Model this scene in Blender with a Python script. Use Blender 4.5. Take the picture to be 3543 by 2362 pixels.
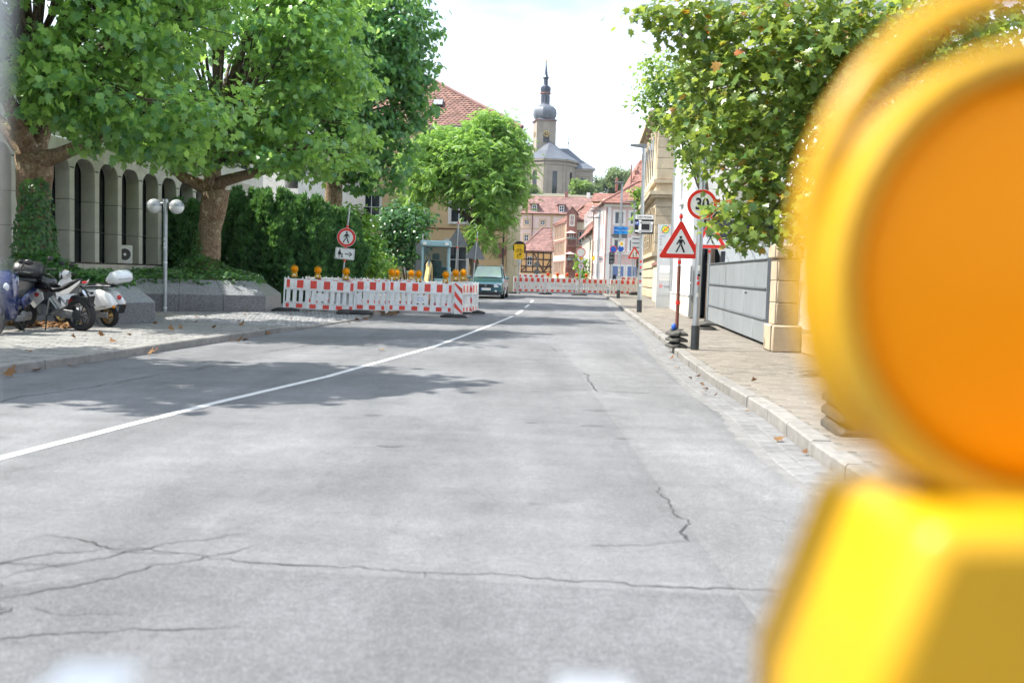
import bpy, math, random
import numpy as np
from mathutils import Matrix, Vector
for o in list(bpy.data.objects): bpy.data.objects.remove(o)
sc = bpy.context.scene
R = math.radians
random.seed(7); rng = np.random.default_rng(11)

# ---------------------------------------------------------------- camera
CAM_H, PITCH, ROLL = 1.38, math.atan(149 / 2287), R(1.6)
cd = bpy.data.cameras.new('camera'); cam = bpy.data.objects.new('camera', cd)
sc.collection.objects.link(cam); sc.camera = cam
cd.sensor_width = 36; cd.lens = 35.0; cd.clip_start = 0.02; cd.clip_end = 4000
cam.matrix_world = Matrix.Translation((0, 0, CAM_H)) @ Matrix.Rotation(math.pi / 2 - PITCH, 4, 'X') @ Matrix.Rotation(ROLL, 4, 'Z')
cd.dof.use_dof = True; cd.dof.focus_distance = 26.0; cd.dof.aperture_fstop = 2.3

# ---------------------------------------------------------------- sky and sun
SUN_EL, SUN_DIR = R(54), Vector((-1.0, -0.06, 0)).normalized()      # towards the sun: left of the street
w = bpy.data.worlds.new('World'); sc.world = w; w.use_nodes = True
nt = w.node_tree; nt.nodes.clear()
wo = nt.nodes.new('ShaderNodeOutputWorld'); bg = nt.nodes.new('ShaderNodeBackground')
sky = nt.nodes.new('ShaderNodeTexSky'); sky.sky_type = 'NISHITA'; sky.sun_disc = False
sky.sun_elevation = SUN_EL; sky.sun_rotation = math.atan2(SUN_DIR.x, SUN_DIR.y)
sky.air_density = 1.2; sky.dust_density = 3.0; sky.ozone_density = 1.0
tc = nt.nodes.new('ShaderNodeTexCoord'); mp = nt.nodes.new('ShaderNodeMapping'); mp.inputs['Scale'].default_value = (1.2, 1.2, 4.5)
nz = nt.nodes.new('ShaderNodeTexNoise'); nz.inputs['Scale'].default_value = 2.2; nz.inputs['Detail'].default_value = 7; nz.inputs['Roughness'].default_value = .6
cr = nt.nodes.new('ShaderNodeValToRGB'); cr.color_ramp.elements[0].position = .25; cr.color_ramp.elements[1].position = .62
mx = nt.nodes.new('ShaderNodeMix'); mx.data_type = 'RGBA'; mx.inputs[7].default_value = (7.0, 7.95, 9.4, 1)
nt.links.new(tc.outputs['Generated'], mp.inputs['Vector']); nt.links.new(mp.outputs[0], nz.inputs['Vector'])
nt.links.new(nz.outputs['Fac'], cr.inputs['Fac']); nt.links.new(cr.outputs[0], mx.inputs[0])
nt.links.new(sky.outputs[0], mx.inputs[6]); nt.links.new(mx.outputs[2], bg.inputs['Color'])
bg.inputs['Strength'].default_value = 0.112
nt.links.new(bg.outputs[0], wo.inputs['Surface'])
sl = bpy.data.lights.new('sun', 'SUN'); sl.energy = 5.0; sl.angle = R(0.53); sl.color = (1.0, .955, .87)
so = bpy.data.objects.new('sun', sl); sc.collection.objects.link(so); so.location = (-30, 10, 40)
to_sun = Vector((SUN_DIR.x * math.cos(SUN_EL), SUN_DIR.y * math.cos(SUN_EL), math.sin(SUN_EL)))
so.rotation_euler = to_sun.to_track_quat('Z', 'Y').to_euler()
vs = sc.view_settings; vs.view_transform = 'Standard'; vs.look = 'None'; vs.gamma = 1; vs.use_curve_mapping = False
vs.exposure = 1.0
cy = sc.cycles; cy.max_bounces = 4; cy.diffuse_bounces = 2; cy.glossy_bounces = 2; cy.transmission_bounces = 3; cy.volume_bounces = 0; cy.transparent_max_bounces = 6
cy.use_adaptive_sampling = True; cy.adaptive_threshold = .03
cy.use_denoising = True; cy.caustics_reflective = False; cy.caustics_refractive = False; cy.sample_clamp_indirect = 6
sc.render.film_transparent = False

# ---------------------------------------------------------------- helpers
col = sc.collection
def gz(Y):                                   # the street is level, then climbs slightly
    t = max(0.0, Y - 22); return 0.008 * (t * t / 16 if t < 8 else t - 4)
def lerp_pts(pts, Y):
    if Y <= pts[0][1]: a, b = pts[0], pts[1]
    elif Y >= pts[-1][1]: a, b = pts[-2], pts[-1]
    else:
        for a, b in zip(pts, pts[1:]):
            if a[1] <= Y <= b[1]: break
    return a[0] + (b[0] - a[0]) * (Y - a[1]) / (b[1] - a[1])
def T(x=0, y=0, z=0, rz=0, rx=0, ry=0, s=1):
    return Matrix.Translation((x, y, z)) @ Matrix.Rotation(rz, 4, 'Z') @ Matrix.Rotation(ry, 4, 'Y') @ Matrix.Rotation(rx, 4, 'X') @ Matrix.Scale(s, 4)

class MB:
    def __init__(s): s.v = []; s.f = []
    def add(s, vs, fs, M=None):
        n = len(s.v)
        s.v += [tuple(M @ Vector(v)) if M else tuple(v) for v in vs]
        s.f += [tuple(i + n for i in f) for f in fs]; return s
    def box(s, c, d, M=None):
        x, y, z = c; a, b, e = d[0] / 2, d[1] / 2, d[2] / 2
        return s.add([(x + i * a, y + j * b, z + k * e) for i in (-1, 1) for j in (-1, 1) for k in (-1, 1)],
                     [(0, 1, 3, 2), (4, 6, 7, 5), (0, 4, 5, 1), (2, 3, 7, 6), (0, 2, 6, 4), (1, 5, 7, 3)], M)
    def b2(s, lo, hi, M=None): return s.box([(a + b) / 2 for a, b in zip(lo, hi)], [abs(b - a) for a, b in zip(lo, hi)], M)
    def tube(s, pts, rad, n=8, M=None, cap=True, jit=0):
        pts = [Vector(p) for p in pts]; k = len(pts)
        if not hasattr(rad, '__len__'): rad = [rad] * k
        vs = []; up = None
        for i, p in enumerate(pts):
            t = (pts[min(i + 1, k - 1)] - pts[max(i - 1, 0)]).normalized()
            if up is None: up = Vector((0, 0, 1)) if abs(t.z) < .9 else Vector((1, 0, 0))
            a = t.cross(up); a = a.normalized() if a.length > 1e-6 else t.orthogonal().normalized()
            b = a.cross(t).normalized(); up = b
            for j in range(n):
                q = 2 * math.pi * j / n; r = rad[i] * (1 + random.uniform(-jit, jit))
                vs.append(p + (a * math.cos(q) + b * math.sin(q)) * r)
        fs = [(i * n + j, i * n + (j + 1) % n, (i + 1) * n + (j + 1) % n, (i + 1) * n + j) for i in range(k - 1) for j in range(n)]
        if cap: fs += [tuple(range(n))[::-1], tuple((k - 1) * n + j for j in range(n))]
        return s.add(vs, fs, M)
    def lathe(s, prof, n=16, M=None, ph=0, cap=True):          # prof: (radius, z), axis z
        vs = [(r * math.cos(ph + 2 * math.pi * j / n), r * math.sin(ph + 2 * math.pi * j / n), z) for r, z in prof for j in range(n)]
        fs = [(i * n + j, i * n + (j + 1) % n, (i + 1) * n + (j + 1) % n, (i + 1) * n + j) for i in range(len(prof) - 1) for j in range(n)]
        if cap: fs += [tuple(range(n))[::-1], tuple((len(prof) - 1) * n + j for j in range(n))]
        return s.add(vs, fs, M)
    def prism(s, poly, z0, z1, M=None):                         # 2-D outline, extruded along local z
        n = len(poly); ar = sum(poly[i][0] * poly[(i + 1) % n][1] - poly[(i + 1) % n][0] * poly[i][1] for i in range(n))
        if ar < 0: poly = poly[::-1]
        vs = [(x, y, z0) for x, y in poly] + [(x, y, z1) for x, y in poly]
        fs = [tuple(range(n))[::-1], tuple(range(n, 2 * n))] + [(i, (i + 1) % n, (i + 1) % n + n, i + n) for i in range(n)]
        return s.add(vs, fs, M)
    def side(s, poly, y0, y1, M=None):                          # outline in local x-z, extruded along y
        B = Matrix(((1, 0, 0, 0), (0, 0, -1, 0), (0, 1, 0, 0), (0, 0, 0, 1)))
        return s.prism(poly, -y1, -y0, (M @ B) if M else B)
    def loft(s, rings, M=None, cap=True):                       # rings of equal length
        n = len(rings[0]); vs = [p for r in rings for p in r]
        fs = [(i * n + j, i * n + (j + 1) % n, (i + 1) * n + (j + 1) % n, (i + 1) * n + j) for i in range(len(rings) - 1) for j in range(n)]
        if cap: fs += [tuple(range(n))[::-1], tuple((len(rings) - 1) * n + j for j in range(n))]
        return s.add(vs, fs, M)
    def ball(s, c, r, n=12, M=None, z0=-1, z1=1):
        rr = r if hasattr(r, '__len__') else (r, r, r); k = max(5, n // 2)
        a0, a1 = math.asin(z0), math.asin(z1)
        prof = [(math.cos(a0 + (a1 - a0) * i / k), math.sin(a0 + (a1 - a0) * i / k)) for i in range(k + 1)]
        Q = Matrix.Translation(c) @ Matrix.Diagonal((rr[0], rr[1], rr[2], 1))
        return s.lathe([(max(p[0], .003), p[1]) for p in prof], n, (M @ Q) if M else Q)
    def quad(s, a, b, c, d, M=None): return s.add([a, b, c, d], [(0, 1, 2, 3)], M)
    def mesh(s, name):
        me = bpy.data.meshes.new(name); me.from_pydata(s.v, [], s.f); me.validate(); me.update(); return me
    def build(s, name, mat, parent=None, smooth=0, bevel=0, seg=2, kind=None, label=None, sub=0):
        me = s.mesh(name); return obj(name, me, mat, parent, smooth, bevel, seg, kind, label, sub)

def obj(name, me, mat, parent=None, smooth=0, bevel=0, seg=2, kind=None, label=None, sub=0):
    if not me.materials: me.materials.append(mat if not isinstance(mat, str) else MT[mat])
    if smooth:
        me.shade_smooth()
        if smooth < 180: me.set_sharp_from_angle(angle=R(smooth))
    o = bpy.data.objects.new(name, me); col.objects.link(o)
    if parent: o.parent = parent
    if bevel:
        b = o.modifiers.new('bevel', 'BEVEL'); b.width = bevel; b.segments = seg; b.limit_method = 'ANGLE'; b.angle_limit = R(35)
        if not smooth: me.shade_smooth(); me.set_sharp_from_angle(angle=R(45))
        b.harden_normals = False
    if sub:
        b = o.modifiers.new('sub', 'SUBSURF'); b.levels = sub; b.render_levels = sub; me.shade_smooth()
    if kind: o['kind'] = kind
    if label: o['label'] = label
    return o
def thing(name, label, cat, loc=(0, 0, 0), rz=0, group=None, rx=0, ry=0):
    o = bpy.data.objects.new(name, None); o.empty_display_size = .2; col.objects.link(o)
    o.location = loc; o.rotation_euler = (rx, ry, rz); return tag(o, label, cat, group)
def tag(o, label, cat, group=None):
    o['label'] = label; o['category'] = cat
    if group: o['group'] = group
    return o
def struct(name, bm, mat, parent=None, smooth=0, bevel=0):
    o = bm.build(name, mat, parent, smooth, bevel)
    if not parent: o['kind'] = 'structure'
    return o
def copy_tree(o, parent=None):
    c = o.copy(); col.objects.link(c); c.parent = parent
    for ch in list(o.children): copy_tree(ch, c)
    return c
def dup(o, loc, rz=0, label=None, group=None, rx=None, ry=None):
    c = copy_tree(o); c.location = loc
    e = c.rotation_euler; e.z = rz
    if rx is not None: e.x = rx
    if ry is not None: e.y = ry
    if label: c['label'] = label
    if group: c['group'] = group
    return c
def mesh_np(name, V, F):                       # V (n,3), F (m,k) uniform faces
    me = bpy.data.meshes.new(name); m, k = F.shape
    me.vertices.add(len(V)); me.vertices.foreach_set('co', np.asarray(V, dtype=np.float32).ravel())
    me.loops.add(m * k); me.loops.foreach_set('vertex_index', F.astype(np.int32).ravel())
    me.polygons.add(m); me.polygons.foreach_set('loop_start', np.arange(0, m * k, k, dtype=np.int32))
    me.update(calc_edges=True); me.validate(); return me
def pieces(parent, name, shared, mats, mat, limit=300, stuff='joined_pieces', key=None):
    """alike pieces: the ones that show largest become objects, the rest one part of kind stuff"""
    def dist(M):
        p = M.translation; inside = p.y > 3.2 and abs(p.x / max(p.y, .1)) < .54
        return p.length + (0 if inside else 500)
    mats = sorted(mats, key=key or dist)
    V0 = np.array([v.co for v in shared.vertices]); F0 = [tuple(p.vertices) for p in shared.polygons]
    if not shared.materials: shared.materials.append(MT[mat])
    for M in mats[:limit]:
        o = bpy.data.objects.new(name, shared); col.objects.link(o); o.parent = parent; o.matrix_local = M
    rest = mats[limit:]
    if rest:
        A = np.array([np.array(M) for M in rest]); n = len(V0)
        V = np.einsum('kij,nj->kni', A[:, :3, :3], V0) + A[:, None, :3, 3]
        Vs = V.reshape(-1, 3).tolist(); F = [tuple(i + k * n for i in f) for k in range(len(rest)) for f in F0]
        me = bpy.data.meshes.new(stuff); me.from_pydata(Vs, [], F); me.update()
        obj(stuff, me, mat, parent, kind='stuff')
def chamfer_block(sx, sy, sz, c=.006):
    b = MB(); x, y = sx / 2, sy / 2
    rings = [[(-x, -y, -sz), (x, -y, -sz), (x, y, -sz), (-x, y, -sz)], [(-x, -y, -c), (x, -y, -c), (x, y, -c), (-x, y, -c)],
             [(-x + c, -y + c, 0), (x - c, -y + c, 0), (x - c, y - c, 0), (-x + c, y - c, 0)]]
    vs = [p for r in rings for p in r]
    fs = [(i * 4 + j, i * 4 + (j + 1) % 4, i * 4 + 4 + (j + 1) % 4, i * 4 + 4 + j) for i in range(2) for j in range(4)] + [(8, 9, 10, 11)]
    return b.add(vs, fs).mesh('block')
def text(s, size, name, mat, parent, M, depth=.002, align='CENTER', sx=1.0, bold=.0):
    cu = bpy.data.curves.new('t', 'FONT'); cu.body = s; cu.size = size; cu.align_x = align; cu.align_y = 'CENTER'; cu.extrude = depth; cu.offset = bold; cu.resolution_u = 3
    t = bpy.data.objects.new('t', cu); col.objects.link(t)
    me = bpy.data.meshes.new_from_object(t.evaluated_get(bpy.context.evaluated_depsgraph_get()))
    bpy.data.objects.remove(t); me.transform(M @ Matrix.Diagonal((sx, 1, 1, 1))); me.materials.clear()
    return obj(name, me, mat, parent)
FRONT = Matrix(((1, 0, 0, 0), (0, 0, -1, 0), (0, 1, 0, 0), (0, 0, 0, 1)))   # xy drawing -> x-z plane facing -y
def disc(b, r, y, c=(0, 0), n=32, t=.004, M=None):        # disc in x-z plane facing -y
    b.prism([(c[0] + r * math.cos(2 * math.pi * i / n), c[1] + r * math.sin(2 * math.pi * i / n)) for i in range(n)], 0, t, (M @ Matrix.Translation((0, y, 0)) if M else Matrix.Translation((0, y, 0))) @ FRONT)
def ring2(b, r0, r1, y, c=(0, 0), n=32, t=.004):
    vs = []; fs = []
    for i in range(n):
        a = 2 * math.pi * i / n
        for r, yy in ((r0, y), (r1, y), (r1, y - t), (r0, y - t)): vs.append((c[0] + r * math.cos(a), yy, c[1] + r * math.sin(a)))
    for i in range(n):
        j = (i + 1) % n
        for k in range(4): fs.append((i * 4 + k, j * 4 + k, j * 4 + (k + 1) % 4, i * 4 + (k + 1) % 4))
    b.add(vs, fs)
def plate(b, poly, y, t=.004): b.prism(poly, 0, t, Matrix.Translation((0, y, 0)) @ FRONT)
def rrect(w, h, r, n=4, c=(0, 0)):
    out = []
    for sx, sy, a in ((1, 1, 0), (-1, 1, 90), (-1, -1, 180), (1, -1, 270)):
        for i in range(n + 1):
            q = R(a + 90 * i / n); out.append((c[0] + sx * (w / 2 - r) + r * math.cos(q), c[1] + sy * (h / 2 - r) + r * math.sin(q)))
    return out
def rtri(w, r=.04, n=4):                                   # rounded triangle, base down, centred on its box
    h = w * .866; pts = [(0, h / 2), (-w / 2, -h / 2), (w / 2, -h / 2)]; ctr = (0, -h / 2 + h / 3); out = []
    for k, (x, y) in enumerate(pts):
        dx, dy = ctr[0] - x, ctr[1] - y; L = math.hypot(dx, dy); cx, cy_ = x + dx / L * 2 * r, y + dy / L * 2 * r
        a0 = math.atan2(y - cy_, x - cx)
        out += [(cx + r * math.cos(a0 + R(-60 + 120 * i / n)), cy_ + r * math.sin(a0 + R(-60 + 120 * i / n))) for i in range(n + 1)]
    return out

# ---------------------------------------------------------------- materials
MT = {}
def M_(name, c, rough=.6, metal=0, var=.12, scale=6, bump=0, bscale=40, spec=.5, coat=0, trans=0, alpha=1, rand=0, dirt=0, dcol=(.12, .1, .08), dscale=1.5, detail=4, stretch=None, subs=0, ior=1.45, coords='Object'):
    m = bpy.data.materials.new(name); m.use_nodes = True; MT[name] = m; t = m.node_tree; p = t.nodes['Principled BSDF']
    N = t.nodes.new; L = t.links.new
    p.inputs['Roughness'].default_value = rough; p.inputs['Metallic'].default_value = metal; p.inputs['Specular IOR Level'].default_value = spec
    p.inputs['Coat Weight'].default_value = coat; p.inputs['Coat Roughness'].default_value = .05; p.inputs['Transmission Weight'].default_value = trans; p.inputs['IOR'].default_value = ior
    p.inputs['Alpha'].default_value = alpha; p.inputs['Subsurface Weight'].default_value = subs
    p.inputs['Base Color'].default_value = (*c, 1)
    tcn = N('ShaderNodeTexCoord'); vec = tcn.outputs[coords]
    if stretch:
        mp = N('ShaderNodeMapping'); mp.inputs['Scale'].default_value = stretch; L(vec, mp.inputs[0]); vec = mp.outputs[0]
    m['_v'] = 0
    if var or rand or dirt:
        n1 = N('ShaderNodeTexNoise'); n1.inputs['Scale'].default_value = scale; n1.inputs['Detail'].default_value = detail; n1.inputs['Roughness'].default_value = .65; L(vec, n1.inputs['Vector'])
        mr = N('ShaderNodeMapRange'); mr.inputs[1].default_value = .3; mr.inputs[2].default_value = .7; mr.inputs[3].default_value = 1 - var; mr.inputs[4].default_value = 1 + var; L(n1.outputs['Fac'], mr.inputs[0])
        fac = mr.outputs[0]
        if rand:
            oi = N('ShaderNodeObjectInfo'); ge = N('ShaderNodeNewGeometry'); ad = N('ShaderNodeMath'); ad.operation = 'ADD'; L(oi.outputs['Random'], ad.inputs[0]); L(ge.outputs['Random Per Island'], ad.inputs[1])
            fr = N('ShaderNodeMath'); fr.operation = 'FRACT'; L(ad.outputs[0], fr.inputs[0])
            m2 = N('ShaderNodeMapRange'); m2.inputs[3].default_value = 1 - rand; m2.inputs[4].default_value = 1 + rand; L(fr.outputs[0], m2.inputs[0])
            mu = N('ShaderNodeMath'); mu.operation = 'MULTIPLY'; L(fac, mu.inputs[0]); L(m2.outputs[0], mu.inputs[1]); fac = mu.outputs[0]
        vm = N('ShaderNodeVectorMath'); vm.operation = 'SCALE'; vm.inputs[0].default_value = c; L(fac, vm.inputs['Scale']); out = vm.outputs[0]
        if dirt:
            n2 = N('ShaderNodeTexNoise'); n2.inputs['Scale'].default_value = dscale; n2.inputs['Detail'].default_value = 6; n2.inputs['Roughness'].default_value = .7; L(vec, n2.inputs['Vector'])
            m3 = N('ShaderNodeMapRange'); m3.inputs[1].default_value = .48; m3.inputs[2].default_value = .75; m3.inputs[4].default_value = dirt; L(n2.outputs['Fac'], m3.inputs[0])
            mi = N('ShaderNodeMix'); mi.data_type = 'RGBA'; mi.inputs[7].default_value = (*dcol, 1); L(m3.outputs[0], mi.inputs[0]); L(out, mi.inputs[6]); out = mi.outputs[2]
        L(out, p.inputs['Base Color'])
    if bump:
        n3 = N('ShaderNodeTexNoise'); n3.inputs['Scale'].default_value = bscale; n3.inputs['Detail'].default_value = 4; L(vec, n3.inputs['Vector'])
        bu = N('ShaderNodeBump'); bu.inputs['Strength'].default_value = bump; bu.inputs['Distance'].default_value = .01; L(n3.outputs['Fac'], bu.inputs['Height']); L(bu.outputs[0], p.inputs['Normal'])
    return m
def leaf_mat(name, a, b, tr=(.2, .38, .05), k=.4, rough=.42, accent=None, acc=0.0):
    m = bpy.data.materials.new(name); m.use_nodes = True; MT[name] = m; t = m.node_tree; p = t.nodes['Principled BSDF']; N = t.nodes.new; L = t.links.new
    ge = N('ShaderNodeNewGeometry'); oi = N('ShaderNodeObjectInfo'); ad = N('ShaderNodeMath'); ad.operation = 'ADD'; L(ge.outputs['Random Per Island'], ad.inputs[0]); L(oi.outputs['Random'], ad.inputs[1])
    fr = N('ShaderNodeMath'); fr.operation = 'FRACT'; L(ad.outputs[0], fr.inputs[0])
    r = N('ShaderNodeValToRGB'); e = r.color_ramp.elements; e[0].color = (*a, 1); e[1].color = (*b, 1); e[1].position = 1 - acc if acc else 1
    r2 = N('ShaderNodeValToRGB'); q = r2.color_ramp.elements; q[0].color = (tr[0] * .7, tr[1] * .75, tr[2] * .7, 1); q[1].color = (*tr, 1); q[1].position = 1 - acc if acc else 1
    if acc:
        x = e.new(min(1 - acc + .02, 1)); x.color = (*accent, 1); x = e.new(1.0); x.color = (accent[0] * 1.2, accent[1] * .55, accent[2], 1)
        x = q.new(min(1 - acc + .02, 1)); x.color = (accent[0] * 2.2, accent[1] * 1.7, accent[2], 1); x = q.new(1.0); x.color = (accent[0] * 2.2, accent[1] * .8, accent[2], 1)
    L(fr.outputs[0], r.inputs[0]); L(fr.outputs[0], r2.inputs[0]); L(r.outputs[0], p.inputs['Base Color'])
    p.inputs['Roughness'].default_value = rough; p.inputs['Specular IOR Level'].default_value = .5
    tl = N('ShaderNodeBsdfTranslucent'); L(r2.outputs[0], tl.inputs[0]); ms = N('ShaderNodeMixShader'); ms.inputs[0].default_value = k
    L(p.outputs[0], ms.inputs[1]); L(tl.outputs[0], ms.inputs[2]); L(ms.outputs[0], t.nodes['Material Output'].inputs['Surface'])
    return m
M_('white_plastic', (.78, .78, .77), .45, var=.07, scale=3, dirt=.6, dcol=(.36, .34, .31), dscale=3.5, rand=.06)
M_('red_film', (.70, .055, .035), .35, var=.1, scale=4, rand=.12, dirt=.45, dcol=(.5, .12, .09), dscale=7)
M_('white_film', (.78, .78, .77), .35, var=.05, dirt=.2, dcol=(.5, .48, .45), dscale=6)
M_('sign_red', (.75, .03, .02), .35, var=.05); M_('sign_white', (.82, .82, .8), .35, var=.03); M_('sign_black', (.015, .015, .017), .4, var=0)
M_('sign_blue', (.02, .1, .45), .35, var=.05); M_('sign_sky', (.03, .35, .78), .4, var=.05); M_('sign_yellow', (.9, .55, .01), .4, var=.05); M_('sign_green', (.02, .35, .15), .4, var=0)
M_('galv', (.42, .45, .47), .42, .75, var=.2, scale=9, bump=.1, dirt=.3, dcol=(.25, .26, .27), dscale=4, stretch=(1, 1, .3))
M_('sign_back', (.2, .21, .215), .5, .5, var=.1)
M_('rubber', (.028, .028, .03), .75, var=.3, scale=20, bump=.25, bscale=60, dirt=.4, dcol=(.1, .095, .085), dscale=6)
M_('rubber_dusty', (.07, .068, .062), .85, var=.3, scale=15, bump=.3, bscale=50, dirt=.5, dcol=(.16, .15, .13), dscale=5)
M_('lamp_yellow', (.56, .30, .005), .38, var=.08, dirt=.25, dcol=(.35, .26, .06), dscale=9)
M_('amber', (.86, .27, .001), .4, var=.03, spec=.15); M_('red_lens', (.55, .01, .01), .2, var=.03, coat=.5)
M_('wood', (.28, .17, .09), .7, var=.3, scale=12, stretch=(1, 8, 8))
M_('rust', (.18, .09, .05), .75, var=.4, scale=8)
M_('steel_dark', (.06, .065, .07), .45, .6, var=.2)
M_('chrome', (.6, .61, .62), .18, 1, var=.05)
M_('black_plastic', (.02, .02, .022), .38, var=.15)
M_('glass_dark', (.015, .02, .025), .06, var=0, spec=.8)
# ================================================================ ground, road, pavements
KL = [(-6.75, 2), (-6.25, 12.1), (-5.9, 14.4), (-5.18, 21.25), (-4.75, 25.5), (-4.12, 30.6), (-3.5, 34.8), (-3.0, 42), (-2.6, 70)]
KR = [(2.30, 2), (2.40, 7.5), (2.60, 10.0), (2.70, 13.5), (2.97, 17.6), (3.27, 21.0), (3.80, 28.6), (4.26, 37.1), (4.99, 49.3), (5.6, 60), (6.6, 80)]
def kl(Y): return lerp_pts(KL, Y)
def kr(Y): return lerp_pts(KR, Y)
def dip(Y):                                      # the lowered kerb at the drive
    if Y < 22.6 or Y > 29.8: return 0
    return min(1, (Y - 22.6) / 1.2, (29.8 - Y) / 1.2)
def zl(X, Y):                                    # height of the left pavement
    d = kl(Y) - X; return gz(Y) + .12 - .085 * dip(Y) * max(0, 1 - d / 2.6)
def zr(X, Y): return gz(Y) + .12
def asphalt(name, base, tint=1.0):
    m = M_(name, base, .82, var=0, spec=.35); t = m.node_tree; N = t.nodes.new; L = t.links.new; p = t.nodes['Principled BSDF']
    tcn = N('ShaderNodeTexCoord'); v = tcn.outputs['Object']
    def noise(sc_, det=4, st=None, rough=.6):
        vv = v
        if st:
            q = N('ShaderNodeMapping'); q.inputs['Scale'].default_value = st; L(v, q.inputs[0]); vv = q.outputs[0]
        n = N('ShaderNodeTexNoise'); n.inputs['Scale'].default_value = sc_; n.inputs['Detail'].default_value = det; n.inputs['Roughness'].default_value = rough; L(vv, n.inputs['Vector']); return n.outputs['Fac']
    def rng_(x, a, b, c, d):
        k = N('ShaderNodeMapRange'); k.inputs[1].default_value = a; k.inputs[2].default_value = b; k.inputs[3].default_value = c; k.inputs[4].default_value = d; L(x, k.inputs[0]); return k.outputs[0]
    def mul(a, b):
        k = N('ShaderNodeMath'); k.operation = 'MULTIPLY'; L(a, k.inputs[0]); L(b, k.inputs[1]); return k.outputs[0]
    f = rng_(noise(.35, 5), .3, .7, .80, 1.2)                               # broad patches
    f = mul(f, rng_(noise(.9, 5, (1.4, .22, 1), .55), .3, .7, .80, 1.18))      # tracks along the street
    f = mul(f, rng_(noise(2.2, 6, (.25, 1.3, 1), .65), .3, .7, .90, 1.09))     # streaks across
    f = mul(f, rng_(noise(5.5, 5, (1, .6, 1), .65), .3, .7, .90, 1.10)); f = mul(f, rng_(noise(24, 4, None, .75), .3, .7, .80, 1.2))
    f = mul(f, rng_(noise(80, 2), .3, .7, .76, 1.24)); f = mul(f, rng_(noise(300, 1), .35, .65, .7, 1.3))
    sp = rng_(noise(150, 1, None, .4), .66, .72, 1, 1.45); f = mul(f, sp)
    st = rng_(noise(1.3, 7, None, .7), .60, .74, 1, .66); f = mul(f, st)       # dark stains
    pal = rng_(noise(.8, 6, (1, .6, 1), .7), .58, .74, 1, 1.28); f = mul(f, pal)    # pale worn places
    vm = N('ShaderNodeVectorMath'); vm.operation = 'SCALE'; vm.inputs[0].default_value = base; L(f, vm.inputs['Scale']); L(vm.outputs[0], p.inputs['Base Color'])
    bu = N('ShaderNodeBump'); bu.inputs['Strength'].default_value = .35; bu.inputs['Distance'].default_value = .004; L(noise(260, 2), bu.inputs['Height']); L(bu.outputs[0], p.inputs['Normal'])
    return m
asphalt('asphalt', (.146, .148, .153)); asphalt('asphalt_patch', (.164, .165, .168)); asphalt('asphalt_dark', (.122, .124, .129))
M_('paint', (.58, .58, .57), .6, var=.12, scale=14, dirt=.5, dcol=(.3, .3, .31), dscale=11, detail=8)
M_('tar', (.045, .045, .047), .85, var=.4, scale=30)
M_('kerb_stone', (.225, .215, .20), .8, var=.22, scale=7, bump=.35, bscale=45, rand=.12, dirt=.35, dcol=(.22, .2, .18), dscale=4)
M_('gutter_stone', (.175, .175, .175), .8, var=.2, scale=9, bump=.3, rand=.16, dirt=.4, dcol=(.25, .245, .235), dscale=2)
M_('paver', (.20, .178, .15), .85, var=.2, scale=5, bump=.3, bscale=60, rand=.16, dirt=.35, dcol=(.17, .15, .13), dscale=3)
M_('paver_grey', (.22, .215, .205), .85, var=.2, scale=5, bump=.3, bscale=60, rand=.17, dirt=.35, dcol=(.14, .13, .115), dscale=3)
M_('sett', (.24, .24, .245), .8, var=.25, scale=10, bump=.4, bscale=40, rand=.25)
M_('bedding', (.165, .155, .135), .95, var=.3, scale=14, bump=.4)
M_('dirt', (.16, .15, .11), .95, var=.3, scale=.2); M_('dust', (.18, .178, .174), .95, var=.25, scale=6, detail=7)
# terrain: one sheet to the horizon, with the church hill
def terrain(X, Y):
    def ss(a, b, v): t = min(1, max(0, (v - a) / (b - a))); return t * t * (3 - 2 * t)
    return gz(min(Y, 175)) - .02 + 24.5 * ss(215, 292, Y) * ss(-330, -120, X) * (1 - .5 * ss(60, 300, X)) + 6 * ss(300, 700, Y)
ys = [-120, -40, -10, 0, 10, 22, 24, 26, 28, 30, 40, 60, 80, 110, 140, 175] + list(range(190, 310, 10)) + [330, 380, 450, 600, 900, 1400]
xs = [-1200, -800, -500, -330, -260, -200, -160, -120, -80, -50, -25, 0, 25, 50, 80, 120, 160, 200, 300, 500, 800, 1200]
b = MB(); nx = len(xs)
b.add([(x, y, terrain(x, y)) for y in ys for x in xs], [(i * nx + j, i * nx + j + 1, (i + 1) * nx + j + 1, (i + 1) * nx + j) for i in range(len(ys) - 1) for j in range(nx - 1)])
struct('ground', b, 'dirt', smooth=180)
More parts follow.
